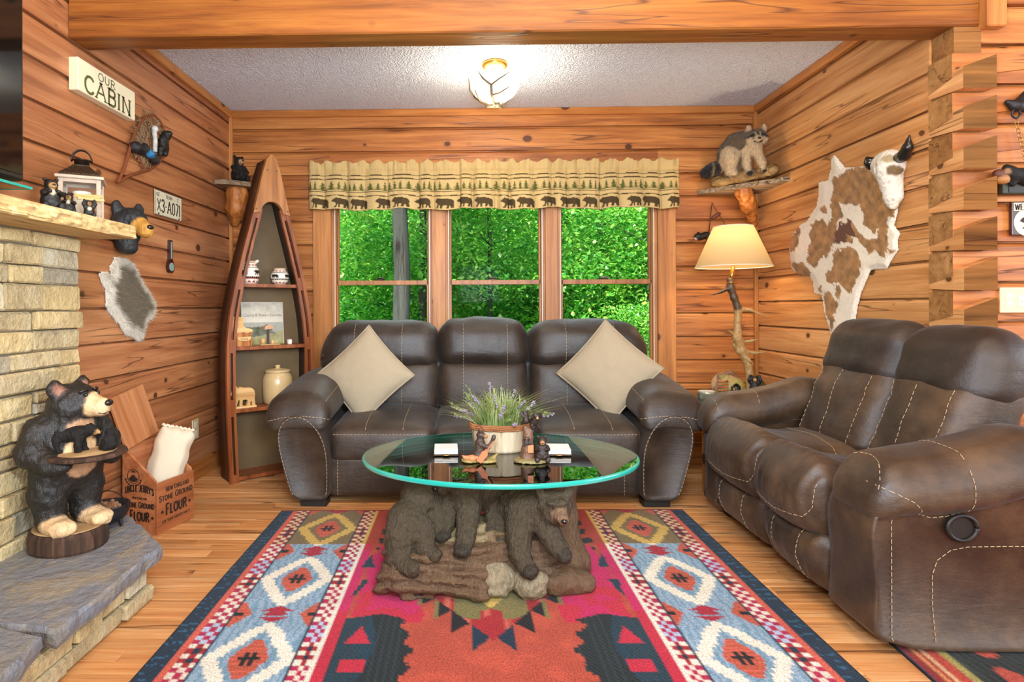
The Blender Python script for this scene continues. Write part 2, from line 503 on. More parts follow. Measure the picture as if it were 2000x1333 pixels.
# ------------------------------------------------------------------ points of the room along a sight line (on a known wall, shelf or floor plane)
def at(u, v, X=None, Y=None, Z=None):
    du, dv = u-CU, v-CV
    du, dv = du-ROLL*dv, dv+ROLL*du
    xc, zc = du/FPX, -dv/FPX
    d = Vector((xc*math.cos(YAW)-math.sin(YAW), xc*math.sin(YAW)+math.cos(YAW), zc))
    t = X/d.x if X is not None else (Y/d.y if Y is not None else (Z-CAMZ)/d.z)
    return Vector((d.x*t, d.y*t, CAMZ+d.z*t))


def xf(V, loc=(0, 0, 0), rot=(0, 0, 0), sc=1.0):
    m = Matrix.Translation(loc) @ Matrix.Rotation(rot[2], 4, 'Z') @ Matrix.Rotation(rot[1], 4, 'Y') @ Matrix.Rotation(rot[0], 4, 'X') @ Matrix.Scale(sc, 4)
    M4 = np.array(m)
    V = np.asarray(V, float)
    return V @ M4[:3, :3].T + M4[:3, 3]


def hair(name, V, Q, mat, parent, n, length, width, lay, cols_from=None, spread=.5, seed=1, world=False, lift=.5):
    """many thin blades growing from a surface, one mesh"""
    rg = np.random.default_rng(seed)
    V = np.asarray(V); Q = np.asarray(Q)
    a, b, c, d = V[Q[:, 0]], V[Q[:, 1]], V[Q[:, 2]], V[Q[:, 3 if Q.shape[1] > 3 else 2]]
    nr = np.cross(c-a, (d-b) if Q.shape[1] > 3 else (b-a)); ar = np.linalg.norm(nr, axis=1); nr = nr/(ar[:, None]+1e-12)
    pk = rg.choice(len(Q), n, p=ar/ar.sum())
    u, w = rg.random(n)[:, None], rg.random(n)[:, None]
    P = (a[pk]*(1-u)+b[pk]*u)*(1-w)+(d[pk]*(1-u)+c[pk]*u)*w
    N = nr[pk]
    L = np.asarray(lay, float) if not callable(lay) else lay(P)
    D = L - N*(L*N).sum(-1, keepdims=True) + N*lift + rg.normal(0, spread, (n, 3))
    D /= np.linalg.norm(D, axis=1, keepdims=True)
    S = np.cross(D, N); S /= np.linalg.norm(S, axis=1, keepdims=True)+1e-9
    ln = length*rg.uniform(.6, 1.3, n)[:, None]
    VV = np.empty((n*3, 3)); VV[0::3] = P-S*width; VV[1::3] = P+S*width; VV[2::3] = P+D*ln
    col = None
    if cols_from is not None:
        cc = np.asarray(cols_from)[Q[pk, 0]]*rg.uniform(.7, 1.2, (n, 1)); col = np.repeat(cc, 3, 0)
    o = obj(name, VV, np.arange(n*3).reshape(n, 3), mat, parent, False, col, world); o['kind'] = 'stuff'
    return o
# ------------------------------------------------------------------ materials
class NT:
    def __init__(s, name):
        s.m = bpy.data.materials.new(name); s.m.use_nodes = True
        s.t = s.m.node_tree; s.t.nodes.clear()
        s.out = s.n('ShaderNodeOutputMaterial')
        s.b = s.n('ShaderNodeBsdfPrincipled'); s.l(s.b.outputs[0], s.out.inputs[0])
    def n(s, typ, **k):
        x = s.t.nodes.new(typ)
        for a, v in k.items(): setattr(x, a, v)
        return x
    def l(s, a, b): s.t.links.new(a, b)
    def val(s, inp, v):
        if hasattr(v, 'is_linked') or isinstance(v, bpy.types.NodeSocket): s.l(v, inp)
        else: inp.default_value = v
    def coords(s, kind='Object', scale=(1, 1, 1), rnd=True):
        tc = s.n('ShaderNodeTexCoord'); o = tc.outputs[kind]
        if rnd:
            oi = s.n('ShaderNodeObjectInfo')
            m = s.n('ShaderNodeVectorMath', operation='MULTIPLY_ADD')
            cx = s.n('ShaderNodeCombineXYZ')
            for i in range(3): s.l(oi.outputs['Random'], cx.inputs[i])
            m.inputs[1].default_value = (37.0, 91.0, 53.0)
            s.l(cx.outputs[0], m.inputs[0]); s.l(o, m.inputs[2]); o = m.outputs[0]
        mp = s.n('ShaderNodeMapping'); mp.inputs['Scale'].default_value = scale
        s.l(o, mp.inputs[0]); return mp.outputs[0]
    def noise(s, vec, scale, detail=4, rough=.55, dist=0.0):
        x = s.n('ShaderNodeTexNoise'); x.inputs['Scale'].default_value = scale
        x.inputs['Detail'].default_value = detail; x.inputs['Roughness'].default_value = rough
        x.inputs['Distortion'].default_value = dist
        s.l(vec, x.inputs['Vector']); return x.outputs['Fac']
    def ramp(s, fac, stops, interp='LINEAR'):
        r = s.n('ShaderNodeValToRGB'); r.color_ramp.interpolation = interp
        e = r.color_ramp.elements
        while len(e) < len(stops): e.new(.5)
        for el, (p, c) in zip(e, stops):
            el.position = p; el.color = hexc(c) if isinstance(c, str) else (c, c, c, 1)
        s.l(fac, r.inputs[0]); return r.outputs[0]
    def mix(s, fac, a, b, mode='MIX'):
        x = s.n('ShaderNodeMix', data_type='RGBA', blend_type=mode)
        s.val(x.inputs[0], fac)
        for i, v in ((6, a), (7, b)):
            if isinstance(v, str): x.inputs[i].default_value = hexc(v)
            elif isinstance(v, (tuple, list)): x.inputs[i].default_value = v
            else: s.l(v, x.inputs[i])
        return x.outputs[2]
    def math(s, op, a, b=0.0, c=None):
        x = s.n('ShaderNodeMath', operation=op); s.val(x.inputs[0], a); s.val(x.inputs[1], b)
        if c is not None: s.val(x.inputs[2], c)
        return x.outputs[0]
    def bump(s, h, strength=.3, dist=.01, normal=None):
        x = s.n('ShaderNodeBump'); x.inputs['Strength'].default_value = strength; x.inputs['Distance'].default_value = dist
        s.l(h, x.inputs['Height'])
        if normal is not None: s.l(normal, x.inputs['Normal'])
        return x.outputs[0]
    def fin(s, color=None, rough=.5, normal=None, spec=.5, **k):
        if color is not None:
            if isinstance(color, str): s.b.inputs['Base Color'].default_value = hexc(color)
            else: s.l(color, s.b.inputs['Base Color'])
        s.val(s.b.inputs['Roughness'], rough)
        s.b.inputs['Specular IOR Level'].default_value = spec
        if normal is not None: s.l(normal, s.b.inputs['Normal'])
        for a, v in k.items():
            s.val(s.b.inputs[a.replace('_', ' ')], v)
        return s.m


def plain(name, color, rough=.5, spec=.5, metal=0.0, vary=.12, bump=0.0, scale=60):
    t = NT(name); v = t.coords(rnd=True)
    f = t.noise(v, scale, 3)
    c = t.mix(vary, color, t.ramp(f, [(.3, .35), (.7, 1.0)]), 'MULTIPLY') if vary else color
    nrm = t.bump(f, bump, .004) if bump else None
    return t.fin(c, rough, nrm, spec, Metallic=metal)


def wood(name, light_c, mid_c, dark_c, axis='X', grain=1.0, knots=True, rough=.42, spec=.35, vary=.5, knot_c='#3f1f10', cracks=True, kscale=1.0, bump=.25):
    """pine/oak with lengthwise grain, knots and checks; grain runs along local axis"""
    t = NT(name)
    i = 'XYZ'.index(axis)
    sc = [22.0, 22.0, 22.0]; sc[i] = 1.3
    v = t.coords(scale=tuple(a*grain for a in sc))
    g1 = t.noise(v, 1.0, 6, .62, .6)
    sc2 = [90.0]*3; sc2[i] = 3.0
    v2 = t.coords(scale=tuple(a*grain for a in sc2)); g2 = t.noise(v2, 1.0, 3, .6)
    sc3 = [3.2]*3; sc3[i] = .9
    v3 = t.coords(scale=tuple(sc3)); g3 = t.noise(v3, 1.0, 3, .5)
    c = t.ramp(g1, [(.28, dark_c), (.47, mid_c), (.68, light_c)])
    c = t.mix(.35, c, t.ramp(g2, [(.3, .62), (.65, 1.08)]), 'MULTIPLY')
    c = t.mix(vary, c, t.ramp(g3, [(.3, .66), (.68, 1.12)]), 'MULTIPLY')
    oi = t.n('ShaderNodeObjectInfo')
    c = t.mix(.55, c, t.ramp(oi.outputs['Random'], [(0, '#cfb08a'), (.5, '#f0dec4'), (1, '#ffffff')]), 'MULTIPLY')
    h = t.math('ADD', t.math('MULTIPLY', g1, .6), t.math('MULTIPLY', g2, .5))
    if knots:
        ks = [8.0*kscale]*3; ks[i] = 6.0*kscale
        kv = t.coords(scale=tuple(ks))
        nzv = t.n('ShaderNodeTexNoise'); nzv.inputs['Scale'].default_value = 2.5; t.l(kv, nzv.inputs['Vector'])
        kv2 = t.n('ShaderNodeMix', data_type='VECTOR'); kv2.inputs[0].default_value = .06
        t.l(kv, kv2.inputs[4]); t.l(nzv.outputs['Color'], kv2.inputs[5])
        vo = t.n('ShaderNodeTexVoronoi'); vo.inputs['Scale'].default_value = 1.0
        t.l(kv2.outputs[1], vo.inputs['Vector'])
        sel = t.n('ShaderNodeSeparateColor'); t.l(vo.outputs['Color'], sel.inputs[0])
        rad = t.math('MULTIPLY', t.math('SUBTRACT', sel.outputs[0], .36), .28)
        kf = t.math('SUBTRACT', rad, vo.outputs['Distance'])
        core = t.ramp(t.math('ADD', t.math('MULTIPLY', kf, 16.0), .5), [(.4, 0.0), (.75, 1.0)])
        halo = t.ramp(t.math('ADD', t.math('MULTIPLY', kf, 6.0), .5), [(.0, 0.0), (.55, .8)])
        c = t.mix(t.math('MULTIPLY', halo, .7), c, dark_c)
        c = t.mix(t.math('MULTIPLY', core, .85), c, knot_c)
        h = t.math('SUBTRACT', h, t.math('MULTIPLY', core, .6))
    if cracks:
        cs = [16.0]*3; cs[i] = .8
        cv = t.coords(scale=tuple(cs)); cn = t.noise(cv, 1.0, 2, .4, .4)
        gate = t.ramp(t.noise(t.coords(scale=tuple(sc3)), 1.7, 1), [(.46, 0.0), (.52, 1.0)])
        cr = t.ramp(t.math('ABSOLUTE', t.math('SUBTRACT', cn, .5)), [(.0, 1.0), (.016, 0.0)])
        cr = t.math('MULTIPLY', cr, gate)
        c = t.mix(t.math('MULTIPLY', cr, .8), c, knot_c)
        h = t.math('SUBTRACT', h, t.math('MULTIPLY', cr, 1.0))
    nrm = t.bump(h, bump, .006)
    return t.fin(c, rough, nrm, spec)


M = {}
M['log_x'] = wood('pine_log_x', '#d29150', '#b5713a', '#8a522a', 'X')
M['log_y'] = wood('pine_log_y', '#d2986a', '#b87c54', '#935c3a', 'Y', rough=.34, spec=.6)
M['log_y_pale'] = wood('pine_log_y_pale', '#e6b67e', '#d49c64', '#ad7442', 'Y')
M['log_end'] = wood('pine_log_end', '#b88d5c', '#a07648', '#7d5a34', 'X', grain=.8, kscale=1.0, rough=.8, spec=.12)  # lighter copy, makes up in colour for the dimmer light on left-facing ends
M['log_end_dimmed'] = wood('pine_log_end_dimmed', '#966a3c', '#7c5730', '#5a3d22', 'X', grain=.8, kscale=1.0, rough=.85, spec=.08)  # darker copy of the end grain, tones down the stronger light on camera-facing ends
M['beam'] = wood('pine_beam', '#b67a38', '#9a5f2a', '#72441c', 'X', kscale=.8, rough=.4, spec=.35)
M['trim_x'] = wood('pine_trim_x', '#d99b5c', '#c28042', '#9a5f30', 'X', knots=True, cracks=False, kscale=.8)
M['trim_y'] = wood('pine_trim_y', '#d99b5c', '#c28042', '#9a5f30', 'Y', knots=True, cracks=False, kscale=.8)
M['trim_z'] = wood('pine_trim_z', '#d59858', '#bd7f45', '#946036', 'Z', knots=True, cracks=False, kscale=.8)
M['window_wood'] = wood('window_wood', '#c58c58', '#aa7142', '#86522e', 'Z', knots=False, cracks=False)
M['oak'] = wood('oak_floor', '#ecbb86', '#dca066', '#ba7a48', 'X', grain=1.3, knots=False, rough=.32, spec=.5, vary=.7)
M['shelf_wood'] = wood('red_stained_shelf', '#a8653a', '#8c4e2b', '#63341b', 'Z', knots=False, cracks=False, rough=.35)
M['shelf_dark'] = wood('dark_shelf_panel', '#5e3a22', '#4a2c1a', '#301b10', 'Z', knots=False, cracks=False, rough=.5)
M['bow_wood'] = wood('bow_deck_wood', '#cb9258', '#b37a44', '#8c592e', 'Z', knots=False, cracks=False, rough=.35)
M['crate_wood'] = wood('crate_wood', '#c98a5e', '#b8744a', '#965834', 'Y', knots=False, cracks=False, rough=.5)
M['lid_wood'] = wood('lid_wood', '#dea678', '#cc8e60', '#b07448', 'Z', knots=False, cracks=False, rough=.5)
M['mantel'] = wood('mantel_wood', '#ead19c', '#d9ba80', '#b9945a', 'Y', knots=False, cracks=True, rough=.6)
M['pale_wood'] = wood('pale_wood', '#ecc890', '#dcb274', '#bd8c50', 'X', knots=False, cracks=False, rough=.6)
M['dark_fill'] = plain('dark_chinking', '#3a2214', .8)
M['drift'] = wood('driftwood', '#b39a68', '#94784a', '#5e4526', 'X', knots=False, rough=.7, bump=.6)


def mk_ceiling():
    t = NT('stomped_plaster'); v = t.coords(rnd=False)
    n1 = t.noise(v, 26, 4, .65, 2.2)
    vo = t.n('ShaderNodeTexVoronoi', feature='DISTANCE_TO_EDGE'); vo.inputs['Scale'].default_value = 24
    t.l(v, vo.inputs['Vector'])
    w = t.n('ShaderNodeTexWave'); w.inputs['Scale'].default_value = 9; w.inputs['Distortion'].default_value = 22; w.inputs['Detail'].default_value = 3; w.inputs['Detail Scale'].default_value = 2.2
    t.l(v, w.inputs['Vector'])
    h = t.math('ADD', t.math('MULTIPLY', w.outputs['Fac'], .7), t.math('MULTIPLY', n1, .9))
    return t.fin('#e0e8f4', .85, t.bump(h, .65, .015), .2)
M['ceiling'] = mk_ceiling()


def mk_stone(name, pal, rough=.8, scale=7.0, layer=False):
    t = NT(name); v = t.coords()
    oi = t.n('ShaderNodeObjectInfo')
    c0 = t.ramp(oi.outputs['Random'], pal, 'CONSTANT')
    n1 = t.noise(v, scale, 6, .65); n2 = t.noise(v, scale*6, 4, .6)
    if layer:
        v2 = t.coords(scale=(1.2, .45, 1.2)); n1 = t.noise(v2, scale, 6, .65, 1.0)
        c = t.ramp(n1, pal)
    else:
        c = t.mix(.55, c0, t.ramp(n1, [(.3, '#8f7a58'), (.5, '#e6d7b4'), (.7, '#ffffff')]), 'MULTIPLY')
    c = t.mix(.3, c, t.ramp(n2, [(.3, .5), (.65, 1.1)]), 'MULTIPLY')
    h = t.math('ADD', n1, t.math('MULTIPLY', n2, .5))
    return t.fin(c, rough, t.bump(h, 1.0, .02), .25)
M['stone'] = mk_stone('ledger_stone', [(0, '#d3c096'), (.2, '#dccca4'), (.36, '#cbbd9c'), (.52, '#d6c396'), (.66, '#c4b592'), (.8, '#d8cfb6'), (.92, '#b4ad9c')])
M['slab'] = mk_stone('hearth_slab', [(.25, '#666a72'), (.40, '#87837c'), (.52, '#787c84'), (.62, '#958a78'), (.72, '#868a90'), (.85, '#646362')], .45, 5.0, True)
M['mortar'] = plain('mortar', '#6f6450', .9, bump=.4)


def mk_leather(name, base, lightc, darkc, rough=.42):
    t = NT(name); v = t.coords()
    n1 = t.noise(v, 5.5, 5, .6); n2 = t.noise(v, 42, 4, .6); n3 = t.noise(v, 260, 2, .5)
    c = t.ramp(n1, [(.3, darkc), (.5, base), (.72, lightc)])
    c = t.mix(.35, c, t.ramp(n2, [(.3, .5), (.7, 1.15)]), 'MULTIPLY')
    vs = t.coords(scale=(3, 3, 14)); ncr = t.noise(vs, 2.2, 4, .6, .8)
    h = t.math('ADD', t.math('MULTIPLY', n2, .5), t.math('ADD', t.math('MULTIPLY', n3, .22), t.math('MULTIPLY', ncr, .5)))
    r = t.math('ADD', t.math('MULTIPLY', n1, .22), rough-.11)
    return t.fin(c, r, t.bump(h, .42, .007), .6, Sheen_Weight=.06, Sheen_Roughness=.4)
M['leather'] = mk_leather('brown_leather', '#302318', '#423325', '#20160e', .52)
M['leather2'] = mk_leather('worn_brown_leather', '#412f1e', '#5c452d', '#2a1d11', .5)
M['leather3'] = mk_leather('shiny_dark_leather', '#2b2018', '#3c3026', '#1d150f', .5)
M['thread'] = plain('seam_thread', '#b5a07c', .8, vary=0)
M['black'] = plain('black_paint', '#17130f', .5, vary=.2)
M['pillow'] = plain('oatmeal_linen', '#a6987f', .9, .2, vary=.15, bump=.35, scale=240)
M['sack'] = plain('cream_linen', '#e0d2b8', .9, .2, vary=.12, bump=.3, scale=240)


def mk_vcol(name, rough=.7, spec=.3, vary=.25, scale=70, bump=.4, bdist=.006, stretch=(1, 1, 1), sheen=0.0, dark=.45):
    t = NT(name)
    a = t.n('ShaderNodeVertexColor', layer_name='col')
    v = t.coords(scale=stretch); f = t.noise(v, scale, 5, .65)
    c = t.mix(vary, a.outputs[0], t.ramp(f, [(.3, dark), (.7, 1.25)]), 'MULTIPLY')
    return t.fin(c, rough, t.bump(f, bump, bdist), spec, Sheen_Weight=sheen)
M['fur'] = mk_vcol('painted_fur', .65, .35, .5, 80, .8, .012, (1, 1, .45))
M['carved'] = mk_vcol('carved_painted_wood', .45, .5, .4, 34, .9, .012, (1, 1, .6))
M['resin'] = mk_vcol('brown_resin', .5, .5, .65, 95, 1.0, .014, (1, 1, .32))
M['resin_small'] = mk_vcol('small_resin', .45, .5, .4, 160, .6, .004)
M['real_fur'] = mk_vcol('animal_fur', .85, .15, .55, 150, .9, .008, (1, 1, .3), .2)
M['rug'] = mk_vcol('woven_rug', .95, .05, .8, 210, .6, .004, (1, .7, 1), .1, .18)
M['cloth'] = mk_vcol('woven_tapestry', .9, .1, .3, 320, .35, .002)
M['hide'] = mk_vcol('cow_hide', .75, .2, .3, 120, .5, .004, (1, 2.5, .6), .15)
M['glaze'] = mk_vcol('glazed_pottery', .25, .5, .06, 50, .05)
M['bone'] = mk_vcol('carved_bone', .6, .4, .35, 90, .8, .006)
M['print'] = mk_vcol('printed_card', .35, .5, .1, 200, .0)
M['antler'] = mk_vcol('antler', .42, .5, .4, 70, .5, .005)
M['bark'] = wood('bark', '#6a5142', '#4a372c', '#2a1d16', 'Z', grain=1.6, knots=False, rough=.85, bump=1.0)
M['bark_disc'] = wood('cut_log_face', '#d8b98c', '#bd9a6a', '#947046', 'Y', knots=False, rough=.7)
M['bark_orange'] = wood('peeled_bark', '#d39250', '#a9682f', '#5e3216', 'Z', grain=1.2, knots=False, rough=.45, bump=.9)
M['bark_grey'] = wood('grey_bark', '#b8a68c', '#8a7660', '#4c3d30', 'X', grain=2.2, knots=False, rough=.85, bump=1.0)
M['steel_dark'] = plain('dark_bronze', '#3b2f25', .4, .5, .8)
M['iron'] = plain('cast_iron', '#232326', .5, .5, .3, bump=.3)
M['brass'] = plain('antique_brass', '#b08a4a', .32, .5, .9)
M['white_wood'] = plain('whitewashed_wood', '#c8b29a', .7, vary=.4, scale=25)
M['candle'] = plain('candle_wax', '#f3e9d4', .5, vary=.04)
M['sign_face'] = plain('cream_sign', '#ece0bd', .6, vary=.08)
M['letter_green'] = plain('olive_lettering', '#5a5a34', .6, vary=.1)
M['ink'] = plain('black_ink', '#2c1f18', .7, vary=.2)
M['plate_paint'] = plain('plate_paint', '#d9d2b4', .4, vary=.2, scale=30)
M['almond'] = plain('almond_plastic', '#d8c99c', .4, vary=.03)
M['screen'] = plain('screen_glass', '#06080a', .06, .6, vary=0)
M['stoneware'] = plain('stoneware_glaze', '#c9ad7c', .25, .5, vary=.12, scale=8)
M['linen_white'] = plain('pale_ceramic', '#e9e2d3', .5, vary=.1)
M['tile_white'] = plain('white_marble_coaster', '#e6e6e2', .3, vary=.12)
M['plant_pot'] = wood('whitewashed_basket', '#d6cbb6', '#bfb29a', '#8f8068', 'Z', grain=1.4, knots=False, rough=.8)
M['rim'] = wood('wicker_rim', '#b5825a', '#94623c', '#6a4228', 'X', knots=False, rough=.8)
M['soil'] = plain('moss', '#4b4a28', .9, bump=.5)
M['blue_foil'] = plain('blue_boat_paint', '#2f6f92', .35, .6, vary=.4, scale=40)
M['birch'] = plain('birch_bark', '#d7d3ca', .7, vary=.5, scale=50)
M['web'] = plain('rawhide_web', '#8a6a48', .7, vary=.4)
M['snow_frame'] = plain('bent_ash', '#7a3f20', .4, vary=.2)
M['red_wood'] = plain('dark_cherry', '#3d1710', .3, .5, vary=.15)
M['dial'] = plain('dial_face', '#8aa39a', .3, vary=.1)
M['horn'] = plain('black_horn', '#1d1a18', .25, .6, vary=.3)
M['lake'] = plain('lake_blue', '#1f7fb4', .3, .5, vary=.2)


def mk_glass(name, tint, refl=1.0, base=.02):
    t = NT(name); t.t.nodes.remove(t.b)
    tr = t.n('ShaderNodeBsdfTransparent'); tr.inputs[0].default_value = tint
    gl = t.n('ShaderNodeBsdfGlossy'); gl.inputs['Roughness'].default_value = .0
    fr = t.n('ShaderNodeFresnel'); fr.inputs[0].default_value = 1.5
    f = t.math('MULTIPLY', fr.outputs[0], refl)
    mx = t.n('ShaderNodeMixShader'); t.l(f, mx.inputs[0]); t.l(tr.outputs[0], mx.inputs[1]); t.l(gl.outputs[0], mx.inputs[2])
    t.l(mx.outputs[0], t.out.inputs[0]); return t.m
M['pane'] = mk_glass('window_pane', (.98, 1, .985, 1), .012)
M['table_glass'] = mk_glass('table_glass', (.86, .97, .94, 1), 1.75)
M['lantern_glass'] = mk_glass('lantern_glass', (.97, .98, .97, 1), .12)


def mk_edge():
    t = NT('green_glass_edge')
    return t.fin('#1fb0a0', .12, None, .8, Transmission_Weight=.25, IOR=1.5)
M['glass_edge'] = mk_edge()


def mk_shade(name, col, trans):
    t = NT(name); t.t.nodes.remove(t.b)
    v = t.coords(scale=(1, 1, 1)); f = t.noise(v, 300, 2)
    c = t.mix(.15, col, t.ramp(f, [(.3, .6), (.7, 1.0)]), 'MULTIPLY')
    d = t.n('ShaderNodeBsdfDiffuse'); tl = t.n('ShaderNodeBsdfTranslucent'); t.l(c, d.inputs[0]); t.l(c, tl.inputs[0])
    mx = t.n('ShaderNodeMixShader'); mx.inputs[0].default_value = trans
    t.l(d.outputs[0], mx.inputs[1]); t.l(tl.outputs[0], mx.inputs[2]); t.l(mx.outputs[0], t.out.inputs[0]); return t.m
M['shade'] = mk_shade('lampshade_linen', '#bfa478', .24)


def mk_glow(name, col, s, rough=.3):
    t = NT(name); return t.fin(col, rough, None, .5, Emission_Color=hexc(col), Emission_Strength=s)
M['bowl_glow'] = mk_glow('lit_alabaster_bowl', '#fff3dc', 1.3)
M['bulb'] = mk_glow('lit_bulb', '#ffe2b0', 6.0)


def mk_leaf(name, a, b, c_):
    t = NT(name); t.t.nodes.remove(t.b)
    v = t.coords(rnd=True); f = t.noise(v, 1.1, 3); g = t.noise(v, 9.0, 2)
    c = t.ramp(t.math('ADD', t.math('MULTIPLY', f, .45), t.math('MULTIPLY', g, .55)), [(.34, a), (.5, b), (.66, c_)])
    d = t.n('ShaderNodeBsdfDiffuse'); tl = t.n('ShaderNodeBsdfTranslucent'); gl = t.n('ShaderNodeBsdfGlossy'); gl.inputs['Roughness'].default_value = .35
    t.l(c, d.inputs[0]); t.l(c, tl.inputs[0])
    m1 = t.n('ShaderNodeMixShader'); m1.inputs[0].default_value = .45
    t.l(d.outputs[0], m1.inputs[1]); t.l(tl.outputs[0], m1.inputs[2])
    m2 = t.n('ShaderNodeMixShader'); m2.inputs[0].default_value = .05
    t.l(m1.outputs[0], m2.inputs[1]); t.l(gl.outputs[0], m2.inputs[2]); t.l(m2.outputs[0], t.out.inputs[0]); return t.m
M['leaf'] = mk_leaf('beech_leaf', '#177238', '#66ba44', '#cbe66c')
M['leaf_dark'] = mk_leaf('deep_green_leaf', '#0f5a3c', '#2f9c50', '#8ccc58')  # deeper green leaves for some of the crowns
M['herb'] = mk_leaf('herb_leaf', '#5c7a52', '#93a860', '#c9d09a')
M['flower'] = plain('lavender_flower', '#8f7f9a', .8, vary=.3)
M['trunk'] = wood('tree_trunk_bark', '#5c6262', '#474d50', '#2c3236', 'Z', grain=.8, knots=False, rough=.9, bump=1.0)
M['forest_floor'] = plain('forest_floor', '#3f7f38', .95, vary=.6, scale=3, bump=.6)
M['roof_board'] = wood('roof_boards', '#d9a065', '#c08048', '#9a5c30', 'Y', knots=True)
# ------------------------------------------------------------------ room shell
XL, XR, YB, ZC = -1.695, 1.965, 4.1, 2.43
PITCH = .162


def log_piece(parent, axis, a0, a1, z0, z1, surf, nrm, mat, t=.09, off=0.0):
    """one milled wall log: runs a0..a1 along axis X or Y; its room face lies at surf, nrm = +-1 points into the room"""
    prof = [(0, z0+.005), (0, z1-.017), (-.006, z1-.007), (-.016, z1-.002), (-.032, z1-.002), (-.032, z1), (-t, z1), (-t, z0), (-.026, z0), (-.026, z0+.005)]
    prof = [(p[0]+(off if p[0] > -.03 else 0), p[1]) for p in prof]
    mb = MB()
    if axis == 'X': mb.prism(prof, (a0, surf, 0), (0, nrm, 0), (0, 0, 1), (1, 0, 0), a1-a0)
    else: mb.prism(prof, (surf, a0, 0), (nrm, 0, 0), (0, 0, 1), (0, 1, 0), a1-a0)
    return mb.build('log', mat, parent, world=True)


def courses(z_ref, lo, hi):
    k0 = math.floor((lo-z_ref)/PITCH)
    z = z_ref + k0*PITCH; out = []
    while z < hi - .01:
        a, b = max(z, lo), min(z+PITCH, hi)
        if b-a > .03: out.append((a, b))
        z += PITCH
    return out


random.seed(11)
# left wall
wl = struct_empty('wall_left'); wl.location = (XL, 1.0, 0)
b = MB(); b.box(XL-.18, XL-.088, -6.5, YB+.1, 0, 4.5); b.build('wall_core', M['dark_fill'], wl, world=True)
for a, c in courses(1.05, 0, 3.4):
    o = random.uniform(-.003, .003)
    log_piece(wl, 'Y', 1.2, YB, a, c, XL, 1, M['log_y'], off=o)
b = MB(); b.box(XL-.09, XL-.002, -6.5, 1.2, 0, 4.5); b.box(XL-.09, XL-.02, 1.2, 2.6, 3.4, 4.5); b.build('far_logs', M['log_y'], wl, world=True)
# back wall, cut by the window
WX0, WX1, WZ0, WZ1 = -.99, 1.29, .44, 1.99
wb = struct_empty('wall_back'); wb.location = (0, YB, 0)
b = MB()
for bx in ((XL-.1, WX0, 0, 4.5), (WX1, XR+.4, 0, 4.5), (WX0, WX1, 0, WZ0), (WX0, WX1, WZ1, 4.5)):
    b.box(bx[0], bx[1], YB+.088, YB+.16, bx[2], bx[3])
b.build('wall_core', M['dark_fill'], wb, world=True)
for a, c in courses(1.003, 0, ZC):
    o = random.uniform(-.003, .003)
    if c <= WZ0 or a >= WZ1:
        log_piece(wb, 'X', XL, XR, a, c, YB, -1, M['log_x'], off=o)
    else:
        a2, c2 = a, c
        log_piece(wb, 'X', XL, WX0, a2, c2, YB, -1, M['log_x'], off=o)
        log_piece(wb, 'X', WX1, XR, a2, c2, YB, -1, M['log_x'], off=o)
        if a < WZ0 < c and WZ0-a > .03: log_piece(wb, 'X', WX0, WX1, a, WZ0, YB, -1, M['log_x'], off=o)
        if a < WZ1 < c and c-WZ1 > .03: log_piece(wb, 'X', WX0, WX1, WZ1, c, YB, -1, M['log_x'], off=o)
# right wall with its dovetailed corner; log ends run on to Y = 2.39
wr = struct_empty('wall_right'); wr.location = (XR, 3.2, 0)
b = MB(); b.box(XR+.088, XR+.16, 2.58, YB+.1, 0, ZC); b.build('wall_core', M['dark_fill'], wr, world=True)
wh = struct_empty('wall_hall'); wh.location = (3.4, 2.5, 0)
b = MB(); b.box(XR+.16, 6.5, 2.54, 2.6, 0, 4.5); b.build('wall_core', M['dark_fill'], wh, world=True)
ZR = 1.078
for a, c in courses(ZR, 0, ZC):
    o = random.uniform(-.003, .003)
    log_piece(wr, 'Y', 2.567, YB, a, c, XR, -1, M['log_y_pale'], off=o)
yE, yF = 2.39, 2.442
XO = XR+.132


def poly_solid(mb, a, b_):
    """solid between two matching polygons (a: start loop, b_: end loop)"""
    k = len(a); vs = list(a)+list(b_); fs = [tuple(range(k))[::-1], tuple(range(k, 2*k))]
    for i in range(k):
        j = (i+1) % k; fs.append((i, j, j+k, i+k))
    return mb.add(vs, fs)


for kk in range(-8, 8):
    zb = ZR + kk*PITCH
    if zb < -.12 or zb > 2.14: continue
    # side-wall log end: level underside, top sloping up outwards (dovetail)
    s0 = zb + .030; top_in = s0 + .086; top_out = s0 + .134
    if s0 > 0 and top_out < 2.2:
        e = [(XR, yE, s0), (XO, yE, s0), (XO, yE, top_out), (XR, yE, top_in)]
        f = [(XR, 2.57, s0+.012), (XO, 2.57, s0+.012), (XO, 2.57, top_out), (XR, 2.57, top_in+.004)]
        m = MB(); poly_solid(m, e, f); m.fm = [0]+[1]*(len(m.f)-1); o = m.build('log_end', None, wr, world=True, mats=[M['log_end_dimmed'], M['log_y_pale']])
        o['label'] = 'cut log end with growth rings'
    # hall-wall log end: level top, underside sloping (dovetail)
    t0 = zb + .190; bot_far = t0 - .128; bot_near = t0 - .100
    if bot_far > 0 and t0 < 2.2:
        e = [(XR-.002, yF, bot_near), (XR-.002, yF, t0), (XR-.002, 2.569, t0), (XR-.002, 2.569, bot_far)]
        f = [(XO+.3, yF, bot_near+.05), (XO+.3, yF, t0), (XO+.3, 2.569, t0), (XO+.3, 2.569, bot_far+.05)]
        m = MB(); poly_solid(m, e, f); m.fm = [0]+[1]*(len(m.f)-1); m.build('log_end', None, wh, world=True, mats=[M['log_end'], M['log_x']])
random.seed(5)
